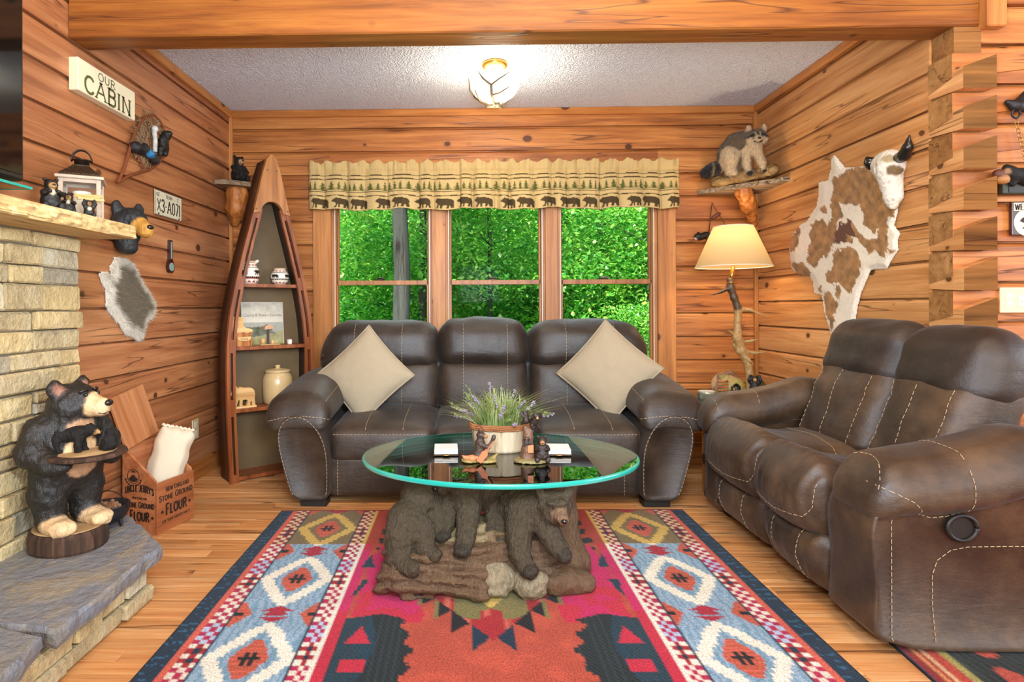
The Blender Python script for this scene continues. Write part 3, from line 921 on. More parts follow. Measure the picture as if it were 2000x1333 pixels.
for a, c in courses(ZR+.065, 0, 3.2):
    log_piece(wh, 'X', XO-.02, 6.5, a, c, 2.450, -1, M['log_x'], t=.08, off=random.uniform(-.003, .003))
# filler column inside the dovetail corner
b = MB(); b.box(XR+.012, XO-.01, 2.45, 2.60, 0, 2.19); b.build('corner_core', M['log_end'], wh, world=True)

# floor: slab and separate oak strips where they are seen
fl = struct_empty('floor', (0, 2.6, 0))
b = MB(); b.box(-2.2, 6.6, -6.6, 4.3, -.14, -.012); b.box(-2.2, 6.6, -6.6, 1.18, -.012, -.0005); b.build('subfloor', M['oak'], fl, world=True)
random.seed(21)
rw = .0612; y = 1.18; r = 0
while y < YB-.005:
    x = XL + random.uniform(-.9, -.05)
    while x < 2.3:
        ln = random.uniform(.55, 1.25); x1 = min(x+ln, 2.32)
        a0 = max(x, XL-.02)
        if x1-a0 > .02:
            m = MB(); m.box(a0+.0006, x1-.0006, y+.0005, min(y+rw, YB)-.0005, -.012, random.uniform(-.0004, .0004), .0012)
            m.build('plank', M['oak'], fl, world=True)
        x = x1
    y += rw; r += 1
b = MB(); b.box(2.32, 6.6, 1.18, 2.45, -.012, 0); b.build('hall_planks', M['oak'], fl, world=True)

# ceiling of the alcove, loft over it and the great-room roof over the camera
b = MB(); b.box(XL-.1, XR+.1, 2.5, YB+.05, ZC, ZC+.1); ce = b.build('ceiling', M['ceiling']); ce['kind'] = 'structure'
b = MB(); b.box(-1.9, 6.6, -6.6, 4.4, 4.5, 4.65); ro = b.build('roof', M['roof_board']); ro['kind'] = 'structure'
b = MB(); b.box(XL, 6.6, 2.5, 2.6, 2.66, 4.5); lw = b.build('wall_loft', M['log_x']); lw['kind'] = 'structure'

# carrying beam
b = MB(); b.box(XL+.002, 2.075, 2.44, 2.572, 2.19, 2.66, .006)
o = b.build('beam', M['beam']); o['kind'] = 'structure'
b = MB(); b.box(2.08, 2.16, 2.41, 2.56, 2.175, 2.66, .005); o = b.build('post', M['trim_z']); o['kind'] = 'structure'

# trims: ceiling strips and corner strips
def trim(name, x0, x1, y0, y1, z0, z1, mat):
    m = MB(); m.box(x0, x1, y0, y1, z0, z1, .003); o = m.build(name, mat); o['kind'] = 'structure'; return o
trim('trim_1', XL-.002, XL+.022, 2.572, YB, ZC-.05, ZC-.001, M['trim_y'])
trim('trim_2', XL+.022, XR-.022, YB-.02, YB+.002, ZC-.05, ZC-.001, M['trim_x'])
trim('trim_3', XR-.022, XR+.002, 2.575, YB, ZC-.05, ZC-.001, M['trim_y'])
trim('trim_4', XL, XL+.024, YB-.024, YB, 0, ZC-.05, M['trim_z'])
trim('trim_5', XR-.026, XR, YB-.026, YB, 0, ZC-.05, M['trim_z'])
trim('baseboard_left', XL-.002, XL+.016, 2.6, 4.07, .0, .11, M['trim_y'])
trim('baseboard_back', XL+.03, XR-.03, YB-.016, YB+.002, .0, .11, M['trim_x'])

# ------------------------------------------------------------------ windows
GZ0, GZ1, RAILZ = .50, 1.93, 1.222
wins = [(-.947, -.306), (-.152, .478), (.623, 1.248)]
for i, (x0, x1) in enumerate(wins):
    w = struct_empty('window_%d' % (i+1), ((x0+x1)/2, YB, GZ0))
    j = .032; m = MB()
    for bx in ((x0-j, x0-.004, GZ0-j, GZ1+j), (x1+.004, x1+j, GZ0-j, GZ1+j)): m.box(bx[0], bx[1], YB-.002, YB+.09, bx[2], bx[3])
    m.box(x0-j, x1+j, YB-.002, YB+.09, GZ0-j, GZ0-.004); m.box(x0-j, x1+j, YB-.002, YB+.09, GZ1+.004, GZ1+j)
    m.build('jamb', M['window_wood'], w, world=True)
    for nm, z0, z1, yy in (('upper_sash', RAILZ-.016, GZ1, YB+.05), ('lower_sash', GZ0, RAILZ+.016, YB+.012)):
        s = .016 if nm == 'upper_sash' else .018
        m = MB()
        m.box(x0-.004, x0+s-.008, yy, yy+.034, z0, z1, .002); m.box(x1-s+.008, x1+.004, yy, yy+.034, z0, z1, .002)
        m.box(x0, x1, yy, yy+.034, z0, z0+(.032 if nm == 'upper_sash' else .05), .002); m.box(x0, x1, yy, yy+.034, z1-.032, z1, .002)
        sash = m.build(nm, M['window_wood'], w, world=True)
        m = MB(); m.box(x0+.004, x1-.004, yy+.015, yy+.019, z0+.02, z1-.02)
        m.build('pane', M['pane'], sash, world=True)
    m = MB(); cx = (x0+x1)/2 - .02
    m.box(cx-.03, cx+.03, YB+.012, YB+.045, RAILZ+.016, RAILZ+.024, .002); m.tube([(cx-.02, YB+.02, RAILZ+.03), (cx+.012, YB+.014, RAILZ+.032), (cx+.035, YB+.008, RAILZ+.026)], .006, 6)
    m.build('sash_latch', M['steel_dark'], w, world=True)
    m = MB()
    for xx in (x0-.012, x1+.008): m.box(xx, xx+.004, YB-.004, YB+.012, GZ0, GZ1)
    m.build('jamb_liner', M['linen_white'], w, world=True)
trim('trim_6', -1.107, -.978, YB-.026, YB, GZ0-.12, GZ1+.12, M['trim_z'])
trim('trim_7', 1.28, 1.404, YB-.026, YB, GZ0-.12, GZ1+.12, M['trim_z'])
trim('trim_8', -.278, -.182, YB-.022, YB+.02, GZ0, GZ1, M['trim_z'])
trim('trim_9', .508, .593, YB-.022, YB+.02, GZ0, GZ1, M['trim_z'])
trim('trim_10', -1.107, 1.404, YB-.028, YB, GZ1+.02, GZ1+.12, M['trim_x'])
trim('trim_11', -1.14, 1.43, YB-.05, YB+.03, GZ0-.05, GZ0-.02, M['trim_x'])

# ------------------------------------------------------------------ woodland outside
random.seed(3)
gx = np.linspace(-16, 18, 60); gy = np.linspace(4.6, 44, 60)
GV = []; 
def ground_z(x, y):
    return -1.0 + max(0, y-14)*.10 + .25*noise.noise(Vector((x*.25, y*.25, 0)))
for yy in gy:
    for xx in gx: GV.append((xx, yy, ground_z(xx, yy)))
GF = [(j*60+i, j*60+i+1, (j+1)*60+i+1, (j+1)*60+i) for j in range(59) for i in range(59)]
o = obj('ground', GV, GF, M['forest_floor'], None, True); o['kind'] = 'structure'
m = MB(); m.box(3.2, 9.5, 12.5, 19.0, -.95, -.42); o = m.build('lake', M['lake']); o['kind'] = 'structure'


def foliage_mesh(seed, n, spread, zlo, zhi, leaf, layers):
    rg = np.random.default_rng(seed); V = np.zeros((n*4, 3)); 
    sprays = []
    for i in range(layers):
        a = rg.uniform(0, 2*PI); rr = spread*math.sqrt(rg.uniform(.02, 1)); z = rg.uniform(zlo, zhi)
        sprays.append((rr*math.cos(a), rr*math.sin(a), z, rg.uniform(.35, .8)*spread*.5, a))
    sp = np.array(sprays); pick = rg.integers(0, layers, n)
    S = sp[pick]
    u = rg.normal(0, 1, (n, 3)) * np.stack([S[:, 3]*.75, S[:, 3]*.75, np.full(n, .07)*spread], 1)
    C = S[:, :3] + u; C[:, 2] -= .12*(np.linalg.norm(u[:, :2], axis=1))**1.2
    az = rg.uniform(0, 2*PI, n); tilt = rg.normal(.35, .45, n)
    d = np.stack([np.cos(az)*np.cos(tilt), np.sin(az)*np.cos(tilt), -np.sin(tilt)], 1)
    roll = rg.normal(0, .5, n)
    w0 = np.stack([-np.sin(az), np.cos(az), np.zeros(n)], 1); up = np.cross(d, w0)
    w = w0*np.cos(roll)[:, None] + up*np.sin(roll)[:, None]
    L = leaf*rg.uniform(.6, 1.3, n)[:, None]
    V[0::4] = C; V[1::4] = C + d*L*.5 + w*L*.30 ; V[2::4] = C + d*L; V[3::4] = C + d*L*.5 - w*L*.30
    F = np.arange(n*4).reshape(n, 4)
    me = bpy.data.meshes.new('foliage'); me.from_pydata(V.tolist(), [], F.tolist()); me.update()
    return me


FOL = [foliage_mesh(s, 9000, 1.9, -.2, 3.6, .115, 70) for s in (1, 2, 3)]
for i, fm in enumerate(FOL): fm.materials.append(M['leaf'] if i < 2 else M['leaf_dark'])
FOLB = [foliage_mesh(s, 12000, 3.2, -.4, 6.0, .20, 110) for s in (7, 8)]
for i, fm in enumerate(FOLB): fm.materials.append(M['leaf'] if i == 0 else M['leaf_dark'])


def trunk_mesh(r, h, seed, forks=4, lean=.03):
    rg = random.Random(seed); m = MB()
    pts = []; x = y = 0.0
    for i in range(14):
        t = i/13; pts.append((x, y, h*t)); x += rg.uniform(-1, 1)*lean; y += rg.uniform(-1, 1)*lean
    m.tube(pts, [r*(1.35 if i == 0 else 1.0)*(1-.5*i/13) for i in range(14)], 12)
    for k in range(forks):
        i = rg.randint(4, 11); p = Vector(pts[i]); a = rg.uniform(0, 2*PI); L = rg.uniform(.8, 1.8)
        q = [p + Vector((math.cos(a)*L*s, math.sin(a)*L*s, L*.55*s - .12*s*s)) for s in (0, .3, .6, 1)]
        m.tube(q, [r*.3, r*.22, r*.14, r*.05], 6)
    return m


def tree(name, label, x, y, fol, r, h, rz, fz, sc=1.0, group=None, bare=False):
    t = thing(name, label, 'tree', (x, y, ground_z(x, y)-.05), rz, group)
    if r: trunk_mesh(r, h, int(x*31+y*17)).build('trunk', M['trunk'], t, True)
    if not bare:
        f = bpy.data.objects.new('foliage', fol); COL.objects.link(f); f.parent = t
        f.location = (0, 0, fz); f.scale = (sc,)*3; f['kind'] = 'stuff'
    return t


def px_x(u, y): return (u-922.0)/1150.0*y
big = tree('tree', 'thick grey trunk seen through the left window, largest of the trees outside', px_x(784, 8.0), 8.0, FOL[0], .135, 8.5, .4, 5.2, .9)
tree('sapling', 'thin dark trunk just right of the thick trunk in the left window', px_x(822, 11.0), 11.0, FOL[0], .085, 8.0, 1.9, 2.6, .8)
tree('sapling', 'slim straight trunk seen low in the middle window', px_x(962, 15.0), 15.0, FOL[1], .09, 8.0, 2.4, 3.0, 1.0)
tree('sapling', 'slender pale trunk low in the right window', px_x(1176, 12.5), 12.5, FOL[0], .06, 7.0, .2, 2.7, .9)
tree('sapling', 'thin leaning trunk behind the slender pale trunk in the right window', px_x(1205, 16.0), 16.0, FOL[1], .05, 7.0, 2.9, 2.8, 1.0)
GRP = 'leafy trees of the woodland outside the windows'
TL = 'leafy green tree of the dense woodland outside the windows'
spots = [(-3.0, 11.5, 0, .9), (-1.5, 12.6, 1, 1.0), (.3, 11.2, 1, .9), (1.7, 12.2, 0, 1.0), (3.3, 11.0, 1, .9), (4.6, 13.0, 0, 1.0),
         (-4.6, 14.0, 1, 1.1), (-2.6, 15.2, 2, 1.1), (-.4, 15.0, 0, 1.1), (1.9, 15.8, 2, 1.1), (3.8, 15.2, 0, 1.1), (6.0, 16.0, 1, 1.2)]
for i, (x, y, k, s) in enumerate(spots):
    tree('leafy_tree', TL, x, y, FOL[k], .05 if i % 2 == 0 else .07, 7.0, i*1.3, .3 + (i % 3)*.45, s, GRP)
FG = 'tall trees closing the back of the woodland'
FLB = 'tall dense tree closing the back of the woodland'
k = 0
for y, n, x0, x1 in ((20.0, 6, -6.5, 7.5), (25.0, 7, -9, 10), (31.0, 7, -11, 13)):
    for i in range(n):
        x = x0 + (x1-x0)*i/(n-1) + random.uniform(-.5, .5)
        tree('tall_tree', FLB, x, y+random.uniform(-1, 1), FOLB[k % 2], .14, 11.0, k*.9, -.3 + (k % 3)*1.0, 1.15 if y < 30 else 1.5, FG); k += 1
# leafy boughs of a nearer tree hanging into the view
NG = 'shrubs growing near the window'
for i, (x, y, s, z) in enumerate([(-1.9, 9.3, .42, .25), (.2, 9.0, .40, .1), (1.5, 9.6, .42, .2), (2.7, 9.2, .38, .7)]):
    t = thing('shrub', 'leafy shrub growing at the near edge of the woodland', 'shrub', (x, y, ground_z(x, y)-.05), i*1.7, NG)
    f = bpy.data.objects.new('foliage', FOL[i % 2]); COL.objects.link(f); f.parent = t; f.location = (0, 0, z); f.scale = (s,)*3; f['kind'] = 'stuff'
    m = MB(); m.tube([(0, 0, 0), (.03, .02, .6), (.0, .05, 1.2)], [.02, .016, .008], 6); m.build('stem', M['trunk'], t, True)
# ------------------------------------------------------------------ fireplace
FX = -1.60
fp = thing('fireplace', 'stacked ledger-stone chimney breast with a raised stone hearth', 'fireplace', (FX, 1.6, 0))
b = MB(); b.box(XL+.004, FX-.012, -.6, 2.372, 0, 1.338); b.build('core', M['mortar'], fp, world=True)
random.seed(8)


def stone_mesh(w, d, h, seed):
    rg = random.Random(seed); m = MB(); m.box(-w/2, w/2, -d/2, d/2, -h/2, h/2, .007)
    return [(p[0]+rg.uniform(-.004, .004), p[1]+rg.uniform(-.004, .004), p[2]+rg.uniform(-.0025, .0025)) for p in m.v], m.f


hts = [.056, .074, .066, .1, .07, .08, .064, .08, .088, .078, .09, .082, .074, .086, .09]
z = 1.336; ci = 0
while z > .2 and ci < len(hts):
    h = hts[ci]; y = 2.38 - (0 if ci % 2 else 0)
    first = True
    while y > 1.5:
        w = random.uniform(.12, .32) if not first else random.choice([.16, .26, .12, .22])
        first = False
        split = h > .085 and random.random() < .35
        for (za, zb) in (((z-h, z-h*.5), (z-h*.5, z)) if split else ((z-h, z),)):
            vs, fs = stone_mesh(.07, w-.006, zb-za-.006, random.random())
            off = random.uniform(-.010, .012)
            o = obj('stone', [(p[0]+FX-.03+off, p[1]+y-w/2, p[2]+(za+zb)/2) for p in vs], fs, M['stone'], fp, world=True)
        y -= w
    z -= h; ci += 1
# hearth riser
b = MB(); b.box(-1.69, -1.185, -.6, 2.08, 0, .15); b.prism([(-1.66, 2.08), (-1.185, 2.08), (-1.47, 2.36), (-1.66, 2.36)], (0, 0, 0), (1, 0, 0), (0, 1, 0), (0, 0, 1), .15)
b.build('hearth_core', M['mortar'], fp, world=True)
z = 0.002
for ci, h in enumerate((.056, .052, .034)):
    y = 2.105 - .01*ci
    while y > .75:
        w = random.uniform(.11, .3) if ci < 2 else random.uniform(.18, .4)
        vs, fs = stone_mesh(.07, w-.005, h-.004, random.random())
        off = random.uniform(-.012, .014) - (.018 if ci == 2 else 0)
        obj('stone', [(p[0]-1.178-.02+off, p[1]+y-w/2, p[2]+z+h/2) for p in vs], fs, M['stone'], fp, world=True)
        y -= w
    for q in range(2):
        t0, t1 = q*.5, q*.5+.5
        w = .39*.5
        vs, fs = stone_mesh(w-.005, .06, h-.004, random.random())
        c = Vector((-1.165, 2.10, 0)).lerp(Vector((-1.45, 2.375, 0)), (t0+t1)/2)
        R = Matrix.Rotation(math.radians(136), 3, 'Z')
        obj('stone', [tuple(R @ Vector(p) + Vector((c.x-.03, c.y-.03, z+h/2))) for p in vs], fs, M['stone'], fp, world=True)
    z += h


def slab_mesh(poly, z0, z1, seed, jit=.006):
    rg = random.Random(seed); P = []
    for i in range(len(poly)):
        a = Vector(poly[i]).to_2d() if len(poly[i]) > 2 else Vector(poly[i]); c = Vector(poly[(i+1) % len(poly)])
        k = max(1, int((c-a).length/.05))
        for q in range(k):
            p = a.lerp(c, q/k); P.append((p.x+rg.uniform(-jit, jit), p.y+rg.uniform(-jit, jit)))
    n = len(P); cx = sum(p[0] for p in P)/n; cy = sum(p[1] for p in P)/n
    def ring(f, z, jz=0): return [(cx+(p[0]-cx)*f, cy+(p[1]-cy)*f, z+rg.uniform(-jz, jz)) for p in P]
    V = ring(.985, z0) + ring(1.0, z0+(z1-z0)*.35, .006) + ring(.998, z1-.012, .004) + ring(.975, z1, .001)
    F = [tuple(range(n))[::-1], tuple(range(3*n, 4*n))]
    for r in range(3):
        for i in range(n):
            j = (i+1) % n; F.append((r*n+i, r*n+j, (r+1)*n+j, (r+1)*n+i))
    return V, F


V, F = slab_mesh([(-1.60, 1.605), (-1.10, 1.535), (-1.118, 2.10), (-1.45, 2.43), (-1.685, 2.46), (-1.685, 2.385), (-1.60, 2.375)], .148, .2, 3)
obj('hearth_slab', V, F, M['slab'], fp, world=True)
V, F = slab_mesh([(-1.60, .2), (-1.08, .2), (-1.085, 1.36), (-1.12, 1.515), (-1.3, 1.56), (-1.60, 1.59)], .15, .204, 4)
obj('hearth_slab', V, F, M['slab'], fp, world=True)

# mantel shelf with hewn front edge
mt = thing('mantel_shelf', 'pale hewn wooden mantel shelf over the stone fireplace', 'shelf', (-1.5, 2.0, 1.338))
NYm = 220; V = []; F = []
for i in range(NYm+1):
    y = -.3 + (2.425+.3)*i/NYm
    prof = []
    for j, zz in enumerate((1.338, 1.342, 1.350, 1.358, 1.366, 1.374, 1.382, 1.388, 1.393)):
        d = 0 if j in (0, 8) else .015*noise.noise(Vector((y*13, zz*60, 3))) + .010*noise.noise(Vector((y*34, zz*95, 1)))
        prof.append((-1.400 + d - (.004 if j in (0, 8) else 0), zz))
    for q in [(-1.69, 1.338)] + prof + [(-1.69, 1.393)]: V.append((q[0], y, q[1]))
n = 11
for i in range(NYm):
    for j in range(n):
        k2 = (j+1) % n; F.append((i*n+j, i*n+k2, (i+1)*n+k2, (i+1)*n+j))
F.append(tuple(range(n))[::-1]); F.append(tuple(NYm*n+j for j in range(n)))
obj('board', V, [f[::-1] for f in F], M['mantel'], mt, world=True)

# television over the mantel
tv = thing('television', 'black flat-screen television over the fireplace mantel', 'television', (-1.52, 1.2, 1.42))
b = MB(); b.box(-1.555, -1.462, .55, 1.90, 1.465, 2.30, .008); b.build('casing', M['black'], tv, world=True)
b = MB(); b.box(-1.4635, -1.4585, .565, 1.885, 1.485, 2.285, .001); b.build('screen', M['screen'], tv, world=True)
b = MB(); b.box(-1.690, -1.556, .95, 1.45, 1.65, 2.1, .004); b.build('bracket', M['steel_dark'], tv, world=True)
gs = thing('media_shelf', 'teal-edged glass media shelf under the television', 'shelf', (-1.5, 1.4, 1.394))
b = MB(); b.box(-1.575, -1.43, .8, 1.885, 1.438, 1.444, .001); b.build('glass_plate', M['table_glass'], gs, world=True)
b = MB(); b.box(-1.4299, -1.4275, .8, 1.885, 1.437, 1.445); b.box(-1.575, -1.4275, 1.885, 1.8875, 1.437, 1.445); b.build('glass_edge', M['glass_edge'], gs, world=True)
b = MB(); b.box(-1.575, -1.44, 1.0, 1.76, 1.394, 1.4375, .004); b.build('media_box', M['black'], gs, world=True)

# ------------------------------------------------------------------ small bears (unit height, facing +X)
BLK = ['#1d1a17', '#c99a62', '#3a3430', '#0c0a09', '#ead7b0']


def bear_sit(arm='down'):
    e = [EL((0, 0, .26), (.24, .25, .27)), EL((.01, 0, .46), (.18, .2, .2)), EL((.05, 0, .72), (.17, .17, .16)),
         CP((.15, 0, .69), (.28, 0, .67), .085, .06, 1), EL((.0, .14, .87), (.045, .06, .06)), EL((.0, -.14, .87), (.045, .06, .06)),
         CP((.05, .17, .12), (.30, .19, .09), .11, .085), CP((.05, -.17, .12), (.30, -.19, .09), .11, .085),
         EL((.36, .19, .11), (.05, .08, .1)), EL((.36, -.19, .11), (.05, .08, .1))]
    if arm == 'down':
        for s in (1, -1): e += [CP((.03, .2*s, .5), (.16, .23*s, .34), .085, .07), CP((.16, .23*s, .34), (.26, .14*s, .27), .07, .06)]
    elif arm == 'up':
        for s in (1, -1): e += [CP((.03, .2*s, .52), (.1, .27*s, .66), .08, .07), CP((.1, .27*s, .66), (.1, .22*s, .9), .07, .055)]
    elif arm == 'fwd':
        for s in (1, -1): e += [CP((.03, .19*s, .5), (.22, .2*s, .46), .08, .07), CP((.22, .2*s, .46), (.38, .1*s, .5), .07, .055)]
    return e


def bear_walk():
    e = [EL((-.22, 0, .45), (.30, .20, .24)), EL((.14, 0, .47), (.26, .19, .22)), CP((.3, 0, .52), (.46, 0, .56), .17, .14),
         EL((.52, 0, .57), (.14, .13, .13)), CP((.6, 0, .53), (.72, 0, .5), .075, .055, 1), EL((.46, .1, .7), (.035, .05, .055)), EL((.46, -.1, .7), (.035, .05, .055))]
    for x, s, f in ((.22, 1, .06), (.26, -1, -.04), (-.36, 1, -.05), (-.32, -1, .07)):
        e += [CP((x, .12*s, .35), (x+f*.5, .13*s, .18), .1, .075), CP((x+f*.5, .13*s, .18), (x+f, .13*s, .05), .075, .06), EL((x+f+.05, .13*s, .035), (.09, .065, .035))]
    return e


def scale_e(es, s, loc=(0, 0, 0), rz=0.0, ry=0.0):
    out = []; R = np.array(Matrix.Rotation(rz, 3, 'Z') @ Matrix.Rotation(ry, 3, 'Y')); loc = np.array(loc, float)
    for e in es:
        if e[0] == 'e':
            r0 = e[4] or (0, 0, 0)
            m = (Matrix.Rotation(rz, 3, 'Z') @ Matrix.Rotation(ry, 3, 'Y') @ Matrix.Rotation(r0[2], 3, 'Z') @ Matrix.Rotation(r0[1], 3, 'Y') @ Matrix.Rotation(r0[0], 3, 'X')).to_euler('XYZ')
            out.append(('e', R @ (e[1]*s) + loc, e[2]*s, e[3], tuple(m)))
        else: out.append(('c', R @ (e[1]*s) + loc, R @ (e[2]*s) + loc, e[3]*s, e[4]*s, e[5]))
    return out


def bear_face(parent, s, loc, rz=0.0, head=(.05, 0, .72), nose=(.335, 0, .69), eye=(.185, .075, .77), ry=0.0):
    R = Matrix.Rotation(rz, 3, 'Z') @ Matrix.Rotation(ry, 3, 'Y')
    m = MB(); p = R @ (Vector(nose)*s) + Vector(loc); m.ball(p, (.032*s, .042*s, .03*s), 8, 6); m.build('nose', M['horn'], parent, True)
    for sd in (1, -1):
        m = MB(); p = R @ (Vector((eye[0], eye[1]*sd, eye[2]))*s) + Vector(loc); m.ball(p, .024*s, 8, 6); m.build('eye', M['horn'], parent, True)


def sitting_bear(name, label, loc, s, rz, arm='down', pal=BLK, mat='resin_small', cat='figurine', chest=True, group=None, res=.032):
    t = thing(name, label, cat, loc, rz, group)
    paint = [EL((.19, 0, .45), (.07, .09, .07), 1)] if chest else []
    blob('body', scale_e(bear_sit(arm), s), res*s, M[mat], t, .06*s, pal, scale_e(paint, s), .012*s, 9/s)
    bear_face(t, s, (0, 0, 0))
    return t


# ------------------------------------------------------------------ bear waiter on its log slice
bw = thing('bear_statue', 'carved black bear waiter holding a round tray on a log slice', 'statue', (-1.452, 2.09, .2), math.radians(-27))
m = MB(); pf = [(.147, 0), (.152, .01), (.150, .055), (.145, .07), (.138, .072)]
m.lathe(pf, 40); m.v = [(p[0]*.88*(1+.03*noise.noise(Vector((p[0]*20, p[1]*20, 0)))), p[1]*.80*(1+.03*noise.noise(Vector((p[0]*20, p[1]*20, 2)))), p[2]) for p in m.v]
m.build('log_base', M['bark'], bw, False)
m = MB(); m.lathe([(.136, .072), (.135, .0745), (0, .0755)], 40); m.v = [(p[0]*.88, p[1]*.80, p[2]) for p in m.v]; m.build('cut_face', M['bark_disc'], bw)
zb = .072
e = []
for s in (1, -1):
    e += [CP((-.005, .058*s, .04), (-.012, .062*s, .13), .048, .058), CP((-.012, .062*s, .13), (-.01, .05*s, .22), .058, .07),
          EL((.045, .064*s, .022), (.062, .043, .03), 1)]
    for q in (-1, 0, 1): e.append(EL((.092, .064*s+q*.022, .02), (.022, .0125, .02), 1))
    e += [CP((-.01, .092*s, .355), (.01, .125*s, .285), .05, .046), CP((.01, .125*s, .285), (.085, .10*s, .245), .046, .036), EL((.115, .085*s, .245), (.035, .03, .025))]
e += [EL((-.012, 0, .25), (.1, .112, .13)), EL((-.005, 0, .335), (.088, .105, .09)), CP((.0, 0, .36), (.012, 0, .41), .088, .075)]
HT = math.radians(24)
head_e = [EL((.02, 0, .445), (.078, .078, .066)), EL((.02, .045, .425), (.045, .04, .045)), EL((.02, -.045, .425), (.045, .04, .045)),
      CP((.075, 0, .437), (.122, 0, .428), .04, .031, 1), EL((.118, 0, .412), (.024, .026, .014), 1), EL((.0, .068, .497), (.016, .032, .033)), EL((.0, -.068, .497), (.016, .032, .033))]
e += scale_e(head_e, 1.0, (0, 0, 0), HT)
e = scale_e(e, 1.0, (0, 0, zb))
pt = scale_e([EL((.1, 0, .28), (.06, .06, .055), 1), EL((.07, 0, .365), (.05, .05, .024), 2), EL((.085, 0, .225), (.05, .055, .04), 2)], 1.0, (0, 0, zb)) + scale_e([EL((.02, .07, .497), (.014, .02, .021), 3), EL((.02, -.07, .497), (.014, .02, .021), 3)], 1.0, (0, 0, zb), HT)
blob('body', e, .0075, M['carved'], bw, .022, ['#211e1b', '#dfb98a', '#b98c66', '#9a6c58'], pt, .0045, 42, jitter=.006)
m = MB(); m.ball((.152, 0, zb+.441), (.011, .019, .012), 10, 8); m.build('nose', M['horn'], bw, True).rotation_euler.z = HT
for sd in (1, -1):
    m = MB(); m.ball((.088, .031*sd, zb+.472), .0075, 8, 6); m.build('eye', M['horn'], bw, True).rotation_euler.z = HT
    m = MB(); m.tube([(.083, .016*sd, zb+.487), (.082, .034*sd, zb+.489), (.074, .047*sd, zb+.482)], .005, 6); m.build('brow', M['horn'], bw, True).rotation_euler.z = HT
m = MB(); m.tube([(.13, -.026, zb+.408), (.145, -.012, zb+.404), (.148, 0, zb+.41), (.145, .012, zb+.404), (.13, .026, zb+.408)], .0022, 5); m.build('mouth', M['horn'], bw, True).rotation_euler.z = HT
m = MB(); m.lathe([(.118, .262), (.124, .268), (.121, .277), (.0, .279)], 36, (.112, 0, zb)); m.build('tray', M['bark_disc'], bw)
m = MB(); m.lathe([(.119, .2615), (.1255, .266), (.1255, .272), (.1215, .2775)], 36, (.112, 0, zb)); m.build('tray_rim', M['bark'], bw)
R = Matrix.Rotation(math.radians(-27), 3, 'Z')
def on_tray(x, y): return tuple(R @ Vector((x, y, 0)) + Vector((-1.452, 2.09, .2+zb+.2785)))
t = thing('toy_cub', 'small black plush cub leaning on the bear waiter, inner side of the tray', 'toy', on_tray(.075, -.035), math.radians(10))
blob('body', scale_e(bear_walk(), .13), .005, M['fur'], t, .012, ['#14110f', '#b98a58'], (), .002, 60)
bear_face(t, .13, (0, 0, 0), nose=(.77, 0, .52), eye=(.6, .06, .62))
t = thing('toy_cub', 'small black plush cub sitting on the outer edge of the tray', 'toy', on_tray(.175, .045), math.radians(150))
blob('body', scale_e(bear_sit(), .088), .004, M['fur'], t, .008, ['#14110f', '#b98a58'], (), .002, 60)
bear_face(t, .088, (0, 0, 0))

# cauldron with pine cones
cd = thing('cauldron', 'small black cast-iron cauldron with wire handle on the hearth corner', 'pot', (-1.428, 2.275, .2), 0, None, 1.18)
m = MB(); m.lathe([(.0, .014), (.035, .016), (.056, .03), (.064, .05), (.062, .066), (.067, .072), (.061, .072), (.056, .05), (.03, .03), (.0, .028)], 28); m.build('bowl', M['iron'], cd, True)
for a in (0, 2.1, 4.2):
    m = MB(); m.tube([(.04*math.cos(a), .04*math.sin(a), .022), (.048*math.cos(a), .048*math.sin(a), 0)], [.008, .006], 6); m.build('leg', M['iron'], cd)
m = MB(); m.tube([(.064*math.cos(q), .02*math.sin(q)-.004, .07+.062*math.sin(q)) for q in np.linspace(0, PI, 14)], .0018, 6); o = m.build('handle', M['steel_dark'], cd)
o.rotation_euler = (math.radians(24), 0, math.radians(20))
m = MB()
random.seed(4)
for i in range(34):
    a = random.uniform(0, 6.28); r = .046*math.sqrt(random.random()); p = (r*math.cos(a), r*math.sin(a), .058+random.uniform(0, .012))
    m.ball((p[0]*1.1, p[1]*1.1, p[2]*1.18), (.010, .009, .011), 6, 5)
m.v = [(p[0]+.0025*noise.noise(Vector(p)*400), p[1]+.0025*noise.noise(Vector(p)*420), p[2]+.003*noise.noise(Vector(p)*380)) for p in m.v]
o = m.build('pine_cones', plain('pine_cone', '#9a6a48', .7, vary=.8, scale=120)); o.location = (-1.428, 2.275, .2); tag(o, 'brown pine cones and wood chips filling the cast-iron cauldron', 'potpourri', kind='stuff')

# ------------------------------------------------------------------ flour crate
CRZ = math.radians(-15)
cr = thing('flour_crate', 'open slant-top wooden flour crate with black print beside the hearth', 'crate', (-1.525, 2.835, 0), CRZ)
D2, W2, HF, HB, TH = .10, .12, .237, .40, .012
m = MB(); m.box(D2-TH, D2, -W2, W2, 0, HF, .0015); front = m.build('front_panel', M['crate_wood'], cr)
m = MB(); m.box(-D2, -D2+TH, -W2, W2, 0, HB, .0015); m.build('back_panel', M['crate_wood'], cr)
for s in (-1, 1):
    y0 = W2-TH if s > 0 else -W2
    m = MB(); m.prism([(-D2+TH, 0), (D2-TH, 0), (D2-TH, HF+.01), (-D2+TH, HB-.012)], (0, y0, 0), (1, 0, 0), (0, 0, 1), (0, 1, 0), TH)
    sp = m.build('side_panel', M['crate_wood'], cr)
    if s < 0: side = sp
m = MB(); m.box(-D2+TH, D2-TH, -W2+TH, W2-TH, 0, .012); m.build('bottom_panel', M['crate_wood'], cr)
